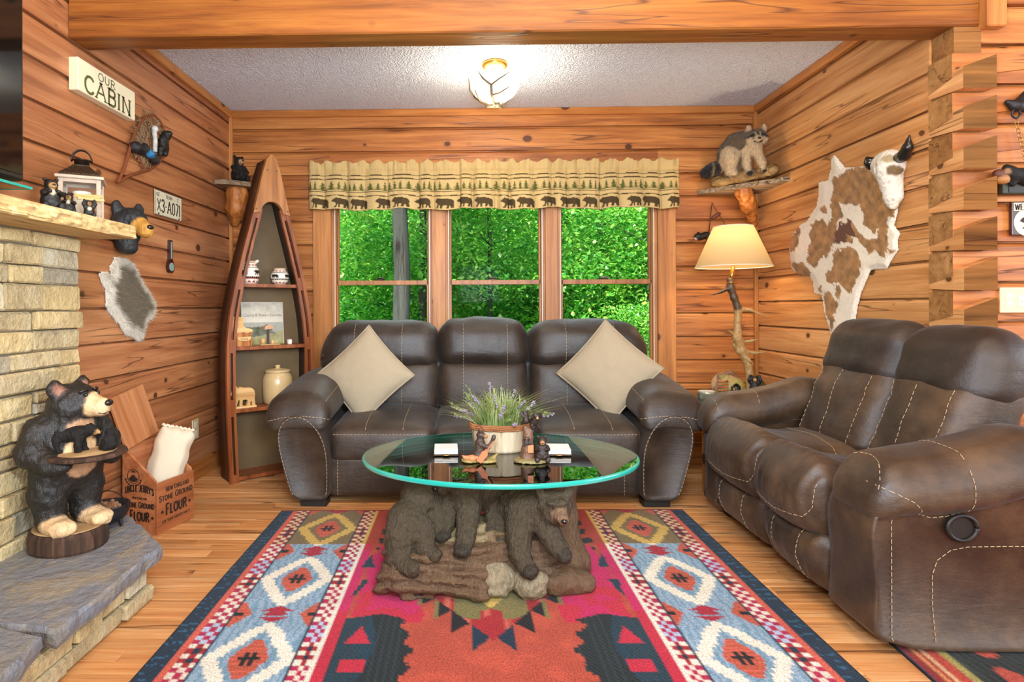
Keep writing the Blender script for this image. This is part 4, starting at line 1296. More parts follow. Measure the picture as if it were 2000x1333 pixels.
# print on the front (faces +x)
o, ux, uy, nn = (D2+.0002, 0, 0), (0, 1, 0), (0, 0, 1), (1, 0, 0)
m = MB()
letters(m, 'NEW ENGLAND', (D2+.0002, .008, .186), ux, uy, nn, .02, .15, .2, .16, .0006, small=.82)
letters(m, 'STONE GROUND', (D2+.0002, 0, .146), ux, uy, nn, .026, .215, .2, .14, .0006, small=.84)
letters(m, 'FLOUR', (D2+.0002, 0, .076), ux, uy, nn, .05, .135, .2, .1, .0006, small=.86)
for s in (-1, 1): m.lathe([(.0075, 0), (.0075, .0006)], 14, (D2+.0002, .088*s, .096), 'X')
letters(m, 'ASK YOUR GROCER FOR IT', (D2+.0002, 0, .042), ux, uy, nn, .011, .18, .2, .1, .0006)
m.build('printed_lettering', M['ink'], cr)
# print on the side (faces -y)
ys = -W2-.0002
m = MB()
def arc(p): return (p[0], p[1]+.012-.014*(p[0]/.08)**2)
letters(m, "UNCLE JERRY'S", (0, ys, .182), (1, 0, 0), (0, 0, 1), (0, -1, 0), .03, .165, .2, .1, .0006, path=arc)
letters(m, 'NEW ENGLAND', (0, ys, .157), (1, 0, 0), (0, 0, 1), (0, -1, 0), .011, .085, .2, .1, .0006, small=.85)
letters(m, 'STONE GROUND', (0, ys, .118), (1, 0, 0), (0, 0, 1), (0, -1, 0), .026, .17, .2, .12, .0006, small=.84)
letters(m, 'FLOUR', (0, ys, .058), (1, 0, 0), (0, 0, 1), (0, -1, 0), .045, .11, .2, .1, .0006, small=.86)
for s in (-1, 1): m.lathe([(.007, -.0006), (.007, 0)], 14, (.074*s, ys, .076), 'Y')
def ring(mm, r0, r1, c, k=28):
    for i in range(k):
        a, b2 = 2*PI*i/k, 2*PI*(i+1)/k
        mm.prism([(c[0]+r0*math.cos(a), c[1]+r0*math.sin(a)), (c[0]+r1*math.cos(a), c[1]+r1*math.sin(a)), (c[0]+r1*math.cos(b2), c[1]+r1*math.sin(b2)), (c[0]+r0*math.cos(b2), c[1]+r0*math.sin(b2))], (0, ys, 0), (1, 0, 0), (0, 0, 1), (0, -1, 0), .0006)
ec = (-.035, .262)
ring(m, .031, .0335, ec); ring(m, .0355, .0365, ec)
m.prism([(ec[0]-.026, ec[1]-.012), (ec[0]-.02, ec[1]-.021), (ec[0], ec[1]-.028), (ec[0]+.02, ec[1]-.021), (ec[0]+.026, ec[1]-.01), (ec[0]+.012, ec[1]-.002), (ec[0]+.006, ec[1]+.006), (ec[0]-.008, ec[1]+.006), (ec[0]-.014, ec[1]-.002)], (0, ys, 0), (1, 0, 0), (0, 0, 1), (0, -1, 0), .0006)
m.prism([(ec[0]-.014, ec[1]+.018), (ec[0]+.013, ec[1]+.018), (ec[0]+.008, ec[1]+.026), (ec[0]-.007, ec[1]+.027)], (0, ys, 0), (1, 0, 0), (0, 0, 1), (0, -1, 0), .0006)
for s in (-1, 1):
    for q in range(4):
        a = math.radians(200+q*16) if s < 0 else math.radians(340-q*16)
        p = (ec[0]+.046*math.cos(a), ec[1]+.046*math.sin(a))
        m.prism([(p[0]-.007*s, p[1]-.002), (p[0], p[1]-.007), (p[0]+.009*s, p[1]+.006), (p[0]+.001*s, p[1]+.003)] if s > 0 else [(p[0]+.007, p[1]-.002), (p[0]-.001, p[1]+.003), (p[0]-.009, p[1]+.006), (p[0], p[1]-.007)], (0, ys, 0), (1, 0, 0), (0, 0, 1), (0, -1, 0), .0006)
m.build('printed_emblem', M['ink'], cr)
# open lid leaning back on the wall
m = MB(); m.box(-.007, .007, -W2-.004, W2+.004, 0, .255, .002); lid = m.build('lid', M['lid_wood'], cr)
lid.location = (-D2+.014, -.012, HB+.003); lid.rotation_euler = (math.radians(9), math.radians(-14), math.radians(8))
# linen sack pillow standing in the crate, leaning on its far corner
V, Q = rbox(.165, .085, .43, .036, 18, (.002, .03, .0))
V = V + np.stack([.004*np.sin(V[:, 2]*60), nz(V, 14, .010), .005*np.sin(V[:, 0]*90+1)*(V[:, 2] > .1)], 1)
b0, b1 = Vector((-1.552, 2.805, .04)), Vector((-1.475, 2.925, .45)); az = (b1-b0).normalized()
ay = Vector((.50, -.86, .1)); ay = (ay-az*ay.dot(az)).normalized(); ax = ay.cross(az)
SM = np.array([ax, ay, az])
sk = thing('linen_sack', 'stuffed cream linen sack standing in the flour crate', 'sack', (-1.53, 2.825, .03), 0)
mid = np.array((b0+b1)/2)
o = obj('body', V @ SM + mid, Q, M['sack'], sk, True, world=True)
m = MB(); sv = np.array([(x, .0, .217) for x in np.linspace(-.075, .075, 26)]) @ SM + mid
m.tube([tuple(p+np.array([0, 0, .005*math.sin(i*1.9)])) for i, p in enumerate(sv)], .007, 6); m.build('gathered_seam', M['sack'], sk, True, world=True)
# wall outlet
ol = thing('wall_outlet', 'almond double power outlet low on the left log wall', 'outlet', (XL, 3.56, .31))
m = MB(); m.box(XL-.002, XL+.007, 3.52, 3.60, .25, .37, .002); m.build('cover_plate', M['almond'], ol, world=True)
for zz in (.282, .338):
    m = MB(); m.box(XL+.006, XL+.009, 3.543, 3.577, zz-.018, zz+.018, .003); m.build('socket', M['linen_white'], ol, world=True)

# ------------------------------------------------------------------ mantel objects
t = thing('bear_figurine', 'seated black bear figurine with a pale muzzle, left end of the mantel group', 'figurine', (-1.475, 2.035, 1.393), math.radians(-40))
blob('body', scale_e(bear_sit('fwd'), .125), .0045, M['resin_small'], t, .008, BLK, scale_e([EL((.17, 0, .5), (.09, .07, .08), 4)], .125), .0015, 90)
bear_face(t, .125, (0, 0, 0))
t = thing('bear_figurine', 'smaller bear figurine cuddled against the larger mantel bear', 'figurine', (-1.472, 2.122, 1.393), math.radians(-55))
blob('body', scale_e(bear_sit('fwd'), .088), .0035, M['resin_small'], t, .006, BLK, scale_e([EL((.17, 0, .5), (.09, .07, .08), 4)], .088), .0012, 90)
bear_face(t, .088, (0, 0, 0))
t = thing('bear_figurine', 'bear cub figurine holding a pale log bundle on its head before the lantern', 'figurine', (-1.437, 2.185, 1.393), math.radians(-50))
blob('body', scale_e(bear_sit('up'), .072), .003, M['resin_small'], t, .005, BLK, scale_e([EL((.2, 0, .42), (.09, .09, .09), 4)], .072), .001, 90)
bear_face(t, .072, (0, 0, 0))
random.seed(6)
for i in range(5):
    m = MB(); zz = .068+.006*(i % 3); yy = random.uniform(-.008, .008)
    m.tube([(random.uniform(-.01, .01), -.042+yy, zz+random.uniform(-.003, .003)), (0, .044+yy, zz+random.uniform(-.003, .004))], .0048, 7); m.build('log_bundle_stick', M['pale_wood'], t)

ln = thing('lantern', 'weathered wooden candle lantern with dark metal roof on the mantel', 'lantern', (-1.535, 2.29, 1.393), math.radians(28))
hw = .062
m = MB(); m.box(-hw-.008, hw+.008, -hw-.008, hw+.008, 0, .016, .002); m.build('base', M['white_wood'], ln)
for sx in (-1, 1):
    for sy in (-1, 1):
        m = MB(); m.box(sx*hw-.008, sx*hw+.008, sy*hw-.008, sy*hw+.008, .016, .155, .0015); m.build('post', M['white_wood'], ln)
for i in range(4):
    a = i*PI/2; c, s = math.cos(a), math.sin(a)
    o = MB().box(-hw+.008, hw-.008, hw-.005, hw+.004, .142, .155).build('rail', M['white_wood'], ln); o.rotation_euler = (0, 0, a)
    o = MB().box(-hw+.008, hw-.008, hw-.002, hw, .016, .142).build('glass_pane', M['lantern_glass'], ln); o.rotation_euler = (0, 0, a)
m = MB(); m.box(-hw-.018, hw+.018, -hw-.018, hw+.018, .155, .167, .002); m.build('eaves_board', M['white_wood'], ln)
m = MB()
for (z0, r0, z1, r1) in ((.167, .070, .178, .066), (.178, .066, .196, .046), (.196, .046, .212, .030), (.212, .030, .218, .028)):
    vs = [(sx*r0, sy*r0, z0) for sx, sy in ((-1, -1), (1, -1), (1, 1), (-1, 1))] + [(sx*r1, sy*r1, z1) for sx, sy in ((-1, -1), (1, -1), (1, 1), (-1, 1))]
    m.add(vs, [(0, 1, 5, 4), (1, 2, 6, 5), (2, 3, 7, 6), (3, 0, 4, 7)])
m.build('pierced_roof', plain('pierced_bronze', '#4a3a2a', .5, .5, .6, vary=.9, bump=.9, scale=140), ln)
m = MB(); m.lathe([(.026, .216), (.026, .236), (.031, .238), (.031, .241), (0, .243)], 20); m.build('chimney_cap', M['steel_dark'], ln, True)
m = MB()
for s in (-.008, .008): m.tube([(.034*math.cos(a), s, .238+.042*math.sin(a)) for a in np.linspace(-.1, PI+.1, 16)], .0028, 6)
for a in np.linspace(0, PI, 12): m.tube([(.034*math.cos(a), -.008, .238+.042*math.sin(a)), (.034*math.cos(a), .008, .238+.042*math.sin(a))], .0028, 5)
m.build('handle', M['steel_dark'], ln, True)
cn = thing('candle', 'thick cream pillar candle inside the mantel lantern', 'candle', (-1.535, 2.29, 1.4092))
m = MB(); m.lathe([(.032, 0), (.032, .098), (.028, .1), (0, .096)], 24); m.build('wax', M['candle'], cn, True)
m = MB(); m.tube([(0, 0, .095), (.001, 0, .108)], .0015, 5); m.build('wick', M['black'], cn)

# ------------------------------------------------------------------ left wall decorations
sg = thing('cabin_sign', 'cream block sign reading OUR CABIN on the left log wall', 'sign', (XL, 2.655, 2.04))
m = MB(); m.box(XL, XL+.042, 2.445, 2.865, 1.972, 2.112, .003); m.build('block', M['sign_face'], sg, world=True)
m = MB(); letters(m, 'OUR', (XL+.0422, 2.64, 2.064), (0, 1, 0), (0, 0, 1), (1, 0, 0), .034, .125, .13, .16, .0008)
letters(m, 'CABIN', (XL+.0422, 2.655, 1.982), (0, 1, 0), (0, 0, 1), (1, 0, 0), .072, .345, .17, .15, .0008); m.build('lettering', M['letter_green'], sg, world=True)

ss = thing('snowshoe', 'bent-wood snowshoe with bear and blue boat ornaments on the left wall', 'wall ornament', (XL, 2.98, 1.9))
ca, sa = math.cos(math.radians(46)), math.sin(math.radians(46))
def SP(a, c_, n=.015): return (XL+n, 3.035+a*ca*.98-c_*sa, 1.905+a*sa*.9+c_*ca)
prof = [(-.40, .0), (-.30, .022), (-.2, .06), (-.1, .098), (0, .118), (.09, .118), (.16, .09), (.195, .045), (.205, 0)]
loop = prof + [(a, -c_) for a, c_ in prof[-2::-1]]
m = MB(); m.tube([SP(a, c_) for a, c_ in loop], .008, 8); m.build('frame', M['snow_frame'], ss, world=True)
m = MB(); m.tube([SP(-.14, -.09), SP(-.14, .09)], .006, 6); m.tube([SP(.13, -.1), SP(.13, .1)], .006, 6); m.build('crossbar', M['snow_frame'], ss, world=True)
m = MB(); random.seed(2)
for i in range(260):
    a = random.uniform(-.17, .18); wmax = np.interp(a, [p[0] for p in prof], [p[1] for p in prof]); c_ = random.uniform(-wmax, wmax)
    th = random.choice([.6, -.6, 1.5])
    m.tube([SP(a, c_, .012), SP(a+.03*math.cos(th), c_+.03*math.sin(th), .018), SP(a+.045*math.cos(th+.5), c_+.045*math.sin(th+.5), .012)], .0025, 4)
o = m.build('rawhide_webbing', M['web'], ss, world=True); o['kind'] = 'stuff'
def sblob(nm, es, pal, k=.012, h=.006, am=.003): return blob(nm, [(('e', np.array(SP(*e[1])), e[2], e[3], e[4]) if e[0] == 'e' else ('c', np.array(SP(*e[1])), np.array(SP(*e[2])), e[3], e[4], e[5])) for e in es], h, M['resin_small'], ss, k, pal, (), am, 60, world=True)
sblob('bear_ornament', [EL((.11, -.05, .035), (.022, .035, .05)), EL((.16, -.03, .04), (.024, .028, .028)), CP((.06, -.06, .03), (.03, -.075, .035), .02, .013), CP((.11, -.085, .035), (.07, -.1, .04), .016, .012), EL((.17, -.02, .06), (.012, .012, .01))], ['#171412'])
sblob('boat_ornament', [CP((-.14, .05, .035), (-.03, -.075, .035), .018, .02, 1), EL((-.085, -.01, .045), (.025, .04, .02), 2), EL((-.1, .03, .045), (.02, .025, .025), 0), CP((-.15, .06, .03), (-.12, .02, .03), .03, .02, 0), EL((-.04, -.07, .03), (.02, .03, .03), 0)], ['#1b1a1c', '#39322c', '#2f7fae'])
m = MB(); m.tube([SP(.07, .045, .035), SP(.035, .01, .04), SP(-.01, -.04, .035)], [.014, .011, .012], 8); m.ball(SP(.075, .05, .04), .018, 8, 6); m.build('birch_ornament', M['birch'], ss, True, world=True)

pl = thing('licence_plate', 'old cream licence plate with dark characters on the left log wall', 'plate', (XL, 3.25, 1.62))
pw0, pw1, pz0, pz1 = 3.105, 3.395, 1.553, 1.688
m = MB(); m.box(XL+.004, XL+.008, pw0, pw1, pz0, pz1, .0015); m.build('panel', M['plate_paint'], pl, world=True)
m = MB()
for bx in ((pw0, pw1, pz0, pz0+.004), (pw0, pw1, pz1-.004, pz1), (pw0, pw0+.004, pz0, pz1), (pw1-.004, pw1, pz0, pz1)): m.box(XL+.008, XL+.0095, bx[0]+.003, bx[1]-.003, bx[2]+.003*(bx[3]-bx[2] < .01), bx[3]-.003*(bx[3]-bx[2] < .01))
m.build('rim_line', M['ink'], pl, world=True)
m = MB(); letters(m, 'X3-A071', (XL+.0082, 3.25, 1.575), (0, 1, 0), (0, 0, 1), (1, 0, 0), .066, .25, .13, 0, .0008)
letters(m, '62', (XL+.0082, 3.135, 1.656), (0, 1, 0), (0, 0, 1), (1, 0, 0), .018, .03, .15, 0, .0008); letters(m, 'TENN', (XL+.0082, 3.25, 1.656), (0, 1, 0), (0, 0, 1), (1, 0, 0), .018, .075, .15, 0, .0008); letters(m, '7', (XL+.0082, 3.345, 1.656), (0, 1, 0), (0, 0, 1), (1, 0, 0), .018, .014, .15, 0, .0008)
m.build('embossed_characters', M['ink'], pl, world=True)
for yy, zz in ((3.14, 1.562), (3.36, 1.562)):
    m = MB(); m.lathe([(.005, .008), (.005, .0105), (0, .011)], 8, (XL, yy, zz), 'X'); m.build('screw', M['steel_dark'], pl, world=True)

# bear head wall bust
bh = thing('bear_head_bust', 'black bear head bust with tan muzzle on the wall beyond the mantel end', 'wall ornament', (XL, 2.80, 1.42), math.radians(-22))
e = [EL((.05, 0, .02), (.06, .075, .09)), EL((.09, 0, .045), (.065, .066, .062)), EL((.065, .035, .03), (.045, .045, .05)), EL((.065, -.035, .03), (.045, .045, .05)), CP((.135, 0, .02), (.185, 0, .0), .04, .03, 1), EL((.175, 0, -.022), (.032, .026, .014), 1), EL((.06, .058, .105), (.016, .026, .034)), EL((.06, -.058, .105), (.016, .026, .034)), EL((.045, 0, -.06), (.045, .05, .05)), EL((.07, 0, -.085), (.035, .035, .025))]
blob('head', e, .0065, M['carved'], bh, .02, ['#22272b', '#c9923f', '#2d3338'], [EL((.125, .03, .055), (.02, .012, .014), 2)], .003, 60)
m = MB(); m.ball((.208, 0, .008), (.014, .018, .012), 10, 8); m.build('nose', M['horn'], bh, True)
for s in (1, -1):
    m = MB(); m.ball((.137, .032*s, .058), .008, 8, 6); m.build('eye', M['horn'], bh, True)

# rabbit pelt on the wall
po = [(222, 503), (240, 505), (258, 515), (270, 540), (285, 565), (300, 588), (301, 608), (297, 620), (284, 626), (281, 640), (278, 660), (268, 665), (255, 655), (241, 651), (228, 630), (214, 612), (203, 592), (206, 570), (195, 548), (191, 536), (201, 530), (214, 536), (213, 518)]
pw = [at(u, v, X=XL) for u, v in po]; cyy = sum(p.y for p in pw)/len(pw); czz = sum(p.z for p in pw)/len(pw)
pl_yz = [(p.y, p.z) for p in pw]
ft = thing('fur_pelt', 'grey-brown rabbit pelt with white edges hung on the left log wall', 'pelt', (XL, cyy, czz))
V = []; F = []; C = []
ys_ = np.linspace(min(p[0] for p in pl_yz), max(p[0] for p in pl_yz), 60); zs_ = np.linspace(min(p[1] for p in pl_yz), max(p[1] for p in pl_yz), 50)
YY, ZZ = np.meshgrid(ys_, zs_); ins = in_poly(YY, ZZ, pl_yz)
seg = np.array(pl_yz); 
def edist(y, z):
    d = np.full(y.shape, 9.0)
    for i in range(len(seg)):
        a, b2 = seg[i], seg[(i+1) % len(seg)]; ab = b2-a
        t_ = np.clip(((y-a[0])*ab[0]+(z-a[1])*ab[1])/(ab @ ab), 0, 1)
        d = np.minimum(d, np.hypot(y-a[0]-t_*ab[0], z-a[1]-t_*ab[1]))
    return d
ED = edist(YY, ZZ); vid = -np.ones(YY.shape, int)
for i in range(YY.shape[0]):
    for j in range(YY.shape[1]):
        if ins[i, j] or ED[i, j] < .006:
            vid[i, j] = len(V); y, z2 = YY[i, j], ZZ[i, j]; dd = ED[i, j] if ins[i, j] else 0
            V.append((XL+.004+.016*min(1, dd/.03), y, z2))
            g = np.clip((dd-.028+.014*noise.noise(Vector((y*30, z2*30, 0))))/.025, 0, 1)
            c1 = np.array(hexc('#f4ecda')[:3]); c2 = np.array(hexc('#84765e')[:3])*(1+.5*noise.noise(Vector((y*160, z2*160, 0)))); C.append(c1*(1-g)+c2*g)
for i in range(YY.shape[0]-1):
    for j in range(YY.shape[1]-1):
        q = (vid[i, j], vid[i, j+1], vid[i+1, j+1], vid[i+1, j])
        if min(q) >= 0: F.append(q)
V = np.array(V); C = np.array(C); F = np.array(F)
obj('hide', V, F, M['real_fur'], ft, True, C, world=True)
hair('fur', V, F, M['real_fur'], ft, 14000, .020, .0010, (0, .35, -1), C, .5, 3, world=True, lift=.4)

# banjo thermometer
th = thing('thermometer', 'small dark wooden banjo thermometer on the left log wall', 'thermometer', (XL, 3.258, 1.34))
m = MB(); m.prism([(-.014, .09), (.014, .09), (.016, -.02), (.03, -.045), (.034, -.06), (.03, -.078), (.016, -.092), (-.016, -.092), (-.03, -.078), (-.034, -.06), (-.03, -.045), (-.016, -.02)], (XL+.001, 3.258, 1.34), (0, 1, 0), (0, 0, 1), (1, 0, 0), .016); m.build('case', M['red_wood'], th, world=True)
m = MB(); m.lathe([(.024, .016), (.024, .020), (.021, .021), (0, .021)], 20, (XL, 3.258, 1.28), 'X'); m.build('dial', M['dial'], th, world=True)
m = MB(); m.box(XL+.016, XL+.019, 3.252, 3.264, 1.325, 1.42); m.build('tube', M['dial'], th, world=True)

# corner shelf with the sitting bear
cs = thing('corner_shelf', 'bark-edged corner shelf on a split log bracket above the canoe bookcase', 'shelf', (XL+.13, 3.93, 1.87))
poly = [(XL+.003, YB-.26)] + [(XL+.003+.245*math.sin(a), YB-.003-.255*math.cos(a)) for a in np.linspace(.05, PI/2, 9)] + [(XL+.003, YB-.003)]
m = MB(); m.prism(poly, (0, 0, 1.868), (1, 0, 0), (0, 1, 0), (0, 0, 1), .03); m.v = [(p[0]+.006*noise.noise(Vector(p)*30), p[1]+.006*noise.noise(Vector(p)*31), p[2]) for p in m.v]; m.build('board', M['bark_grey'], cs, world=True)
blob('log_bracket', [CP((XL+.085, YB-.09, 1.84), (XL+.07, YB-.07, 1.73), .075, .068), CP((XL+.07, YB-.07, 1.73), (XL+.05, YB-.045, 1.64), .066, .03)], .01, M['bark_orange'], cs, .02, None, (), .006, 25, world=True)
sitting_bear('bear_figurine', 'seated black bear cub on the bark corner shelf above the canoe bookcase', (XL+.125, 3.935, 1.898), .19, math.radians(-42), pal=['#14120f', '#b8956a'], mat='fur', chest=False)
# ------------------------------------------------------------------ canoe bookcase in the corner
BA = math.atan2(.643, .766)
BO = (-1.448, 3.475, 0.0)            # front left foot; local x along the front, y to the back
bc = thing('canoe_bookcase', 'tall canoe-shaped wooden bookcase standing in the left corner', 'bookcase', BO, BA)
BXC, BD, BH = .258, .18, 2.0
zk = [0, .2, .45, .8, 1.0, 1.2, 1.4, 1.6, 1.75, 1.88, 1.96, 2.0]
hk = [.248, .257, .266, .268, .25, .213, .166, .113, .079, .050, .028, .008]
def half(z): return float(np.interp(z, zk, hk))
def sm_half(z): return .25*half(z-.06)+.5*half(z)+.25*half(min(z+.06, 2.0))
zz = np.linspace(0, 1.98, 50)
# curved side panels
for s in (-1, 1):
    V = []; F = []
    for z in zz:
        h = sm_half(z); 
        for dx in (0, -.012):
            for y in (.006, BD): V.append((BXC+s*(h+dx), y, z))
    for i in range(len(zz)-1):
        a = i*4; b2 = a+4
        for p, q in ((0, 1), (1, 3), (3, 2), (2, 0)):
            f = (a+p, a+q, b2+q, b2+p); F.append(f if s < 0 else f[::-1])
    n = len(V); F += [(0, 1, 3, 2), (n-4, n-2, n-1, n-3)]
    obj('side_panel', V, F, M['shelf_dark'], bc, True)
# back panel
V = []; F = []
for z in zz:
    h = sm_half(z)-.006
    V += [(BXC-h, BD-.008, z), (BXC+h, BD-.008, z), (BXC-h, BD, z), (BXC+h, BD, z)]
for i in range(len(zz)-1):
    a = i*4; b2 = a+4; F += [(a, b2, b2+1, a+1), (a+2, a+3, b2+3, b2+2)]
obj('back_panel', V, F, plain('olive_brown_panel', '#6b5535', .6, vary=.4, scale=8), bc)
# gunwales: outer and inner rail on each side with spacer blocks
def rail(off0, off1, y0, y1, name, mat, s, za=0.0, zb=1.66):
    V = []; F = []; zs = np.linspace(za, zb, 44)
    for z in zs:
        h = sm_half(z)
        V += [(BXC+s*(h-off0), y0, z), (BXC+s*(h-off1), y0, z), (BXC+s*(h-off1), y1, z), (BXC+s*(h-off0), y1, z)]
    for i in range(len(zs)-1):
        a = i*4; b2 = a+4
        for p in range(4):
            q = (p+1) % 4; f = (a+p, a+q, b2+q, b2+p); F.append(f if s > 0 else f[::-1])
    n = len(V); F += [(0, 3, 2, 1), (n-4, n-3, n-2, n-1)]
    return obj(name, V, F, mat, bc)
for s in (-1, 1):
    rail(-.008, .014, -.016, .012, 'outer_gunwale', M['shelf_wood'], s)
    rail(.030, .046, -.010, .012, 'inner_gunwale', M['shelf_wood'], s)
    for z0, z1 in ((0, .05), (.40, .50), (.78, .86), (1.16, 1.24), (1.60, 1.66)):
        rail(.014, .030, -.010, .012, 'spacer_block', M['shelf_wood'], s, z0, z1)
# shelves, bottom
shz = [.03, .438, .815, 1.198]
for z in shz:
    h = sm_half(z)-.012
    m = MB(); m.box(BXC-h, BXC+h, .004, BD-.008, z-.022, z, .002); m.build('shelf', M['shelf_wood'], bc)
# bow deck
dk = [(BXC-sm_half(z)-.008, z) for z in np.linspace(1.63, 1.97, 14)] + [(BXC-.012, 1.995), (BXC, 2.0), (BXC+.012, 1.995)] + [(BXC+sm_half(z)+.008, z) for z in np.linspace(1.97, 1.63, 14)]
hh = sm_half(1.63)
dk += [(BXC+(hh-.036)*math.cos(a), 1.632+.075*math.sin(a)) for a in np.linspace(0.05, PI-.05, 14)]
m = MB(); m.prism(dk, (0, -.024, 0), (1, 0, 0), (0, 0, 1), (0, 1, 0), .034); m.build('bow_deck', M['bow_wood'], bc)
for x, z in ((BXC-.1, 1.655), (BXC+.1, 1.655), (BXC-.03, 1.9), (BXC+.03, 1.9)):
    m = MB(); m.lathe([(.004, -.0255), (.004, -.024)], 8, (x, 0, z), 'Y'); m.build('screw', M['steel_dark'], bc)

RB = Matrix.Rotation(BA, 3, 'Z')
def bl(x, y, z): return tuple(RB @ Vector((x, y, 0)) + Vector((BO[0], BO[1], z)))


def pot_cols(V, f): return np.array([f(p) for p in V])


def pottery(name, label, loc, prof, n=48, rings=60, figure=None, cat='pot', rz=0.0):
    t = thing(name, label, cat, loc, rz)
    hs = np.array([p[1] for p in prof]); rs = np.array([p[0] for p in prof]); L = np.linspace(0, len(prof)-1, rings)
    V = []; C = []
    red, blk, crm, tan = [np.array(hexc(c)[:3]) for c in ('#9a3a2a', '#2a211c', '#e9dfcd', '#c9a98a')]
    H = hs.max()
    for q in L:
        r = np.interp(q, range(len(prof)), rs); h = np.interp(q, range(len(prof)), hs)
        for j in range(n):
            a = 2*PI*j/n; V.append((r*math.cos(a), r*math.sin(a), h))
            u = h/H; c = crm; ang = (a*6/PI) % 1.0
            if .06 < u < .16: c = red if abs(ang-.5) < (.16-u)*5 else crm
            elif .20 < u < .24: c = red
            elif .26 < u < .34: c = blk if (a*14/PI) % 1 < .7 or u < .28 or u > .32 else crm
            elif .38 < u < .66:
                bx = ((a/PI*2.0) % 1.0); bu = (bx-.12)/.62; bv = (u-.40)/.24
                if 0 < bu < 1 and 0 < bv < 1 and in_poly(np.array([bu]), np.array([bv]), BEAR)[0]: c = blk
            elif .70 < u < .74: c = blk
            elif .76 < u < .84: c = red if abs(ang-.5) < (u-.76)*5 else crm
            elif u > .9: c = tan
            C.append(c)
    F = [(i*n+j, i*n+(j+1) % n, (i+1)*n+(j+1) % n, (i+1)*n+j) for i in range(rings-1) for j in range(n)]
    obj('body', V, F, M['glaze'], t, True, np.array(C))
    return t
pt = pottery('pitcher', 'cream pottery pitcher with black bears, left on the top shelf of the bookcase', bl(.152, .085, 1.198), [(0, 0), (.045, 0), (.054, .015), (.062, .045), (.063, .07), (.056, .095), (.045, .112), (.042, .125), (.047, .142), (.044, .142), (.04, .125), (.038, .1)], n=96, cat='pitcher', rz=2.2)
m = MB(); m.tube([(.042, 0, .128), (.07, 0, .128), (.088, 0, .105), (.085, 0, .07), (.06, 0, .05)], .0065, 8); o = m.build('handle', M['linen_white'], pt, True); o.rotation_euler = (0, 0, .9)
m = MB(); m.tube([(-.038, 0, .132), (-.052, 0, .142), (-.06, 0, .146)], [.012, .010, .006], 8); o = m.build('spout', M['linen_white'], pt, True); o.rotation_euler = (0, 0, .9)
pottery('jar', 'squat cream pottery jar with black bears, right on the top shelf of the bookcase', bl(.345, .075, 1.198), [(0, 0), (.034, 0), (.044, .01), (.056, .035), (.058, .055), (.05, .078), (.038, .09), (.036, .096), (.041, .104), (.037, .104), (.033, .094), (.03, .08)], n=96, rz=.6)

# record album leaning on the second shelf
ab = thing('record_album', 'square record album with a hazy farm landscape cover on the bookcase', 'record album', bl(.265, .147, .815), BA)
n = 110; V = []; F = []; C = []
W = .272
for i in range(n+1):
    for j in range(n+1):
        u, v = j/n, i/n; V.append((W*(u-.5), .0, W*v))
        nzv = noise.fractal(Vector((u*7, v*7, 0)), 1, 2, 4)
        hill = .34+.08*math.sin(u*4+.6)+.05*nzv; near = .18+.16*u*u+.03*nzv
        if v < near: c = Vector((.30, .27, .10)) * (1+.4*nzv)
        elif v < hill+.06*max(0, nzv)*(1 if (u < .75) else 0): c = Vector((.10, .11, .06))*(1+.8*nzv)
        elif v < .52: c = Vector((.33, .32, .26))*(1+.15*nzv)
        else:
            k = (v-.52)/.48; c = Vector((.62, .56, .44)).lerp(Vector((.36, .32, .24)), k*.8)*(1+.35*nzv*k)
        if u < .012 or u > .988 or v > .988: c = Vector((.55, .5, .4))
        C.append([max(0, q) for q in c])
for i in range(n):
    for j in range(n): F.append((i*(n+1)+j, i*(n+1)+j+1, (i+1)*(n+1)+j+1, (i+1)*(n+1)+j))
o = obj('cover_print', V, F, M['print'], ab, False, np.array(C)); o.rotation_euler = (math.radians(-5), 0, 0); o.location = (0, -.0005, .0)
m = MB(); m.box(-W/2, W/2, 0, .004, 0, W); o = m.build('sleeve', M['linen_white'], ab); o.rotation_euler = (math.radians(-5), 0, 0)
o = font_text('cover_title', 'Country & Western Favorites', plain('grey_print', '#6f675a', .6, vary=0), None, (0, -.0008, .186), (1, 0, 0), (0, 0, 1), (0, -1, 0), .245, .026, .0006)
o.parent = ab; o.rotation_euler = (math.radians(-5), 0, 0)

# boot plaque
bt = thing('boot_carving', 'pale wooden boot cut-out set in bark-faced block marked XXX on the bookcase', 'ornament', bl(.062+.03, .066, .815), BA)
boot = [(-.052, .075), (.05, .075), (.068, .085), (.072, .098), (.06, .104), (.03, .112), (.014, .125), (.012, .178), (-.05, .182), (-.052, .12)]
m = MB(); m.prism(boot, (0, -.012, 0), (1, 0, 0), (0, 0, 1), (0, 1, 0), .024); m.build('boot', M['pale_wood'], bt)
blk = [(-.055, 0), (.062, 0), (.066, .03), (.06, .06), (.064, .088), (.04, .08), (.01, .086), (-.03, .08), (-.056, .088), (-.06, .04)]
m = MB(); m.prism(blk, (0, -.018, 0), (1, 0, 0), (0, 0, 1), (0, 1, 0), .036); m.build('bark_block', M['bark_orange'], bt)
m = MB(); m.prism([(-.028, .056), (.056, .058), (.054, .044), (.042, .034), (.0, .032), (-.02, .038)], (0, -.0185, 0), (1, 0, 0), (0, 0, 1), (0, -1, 0), .004); m.build('name_patch', M['pale_wood'], bt)
m = MB(); letters(m, 'XXX', (.015, -.0226, .037), (1, 0, 0), (0, 0, 1), (0, -1, 0), .014, .046, .16, 0, .0008); m.build('lettering', M['ink'], bt)
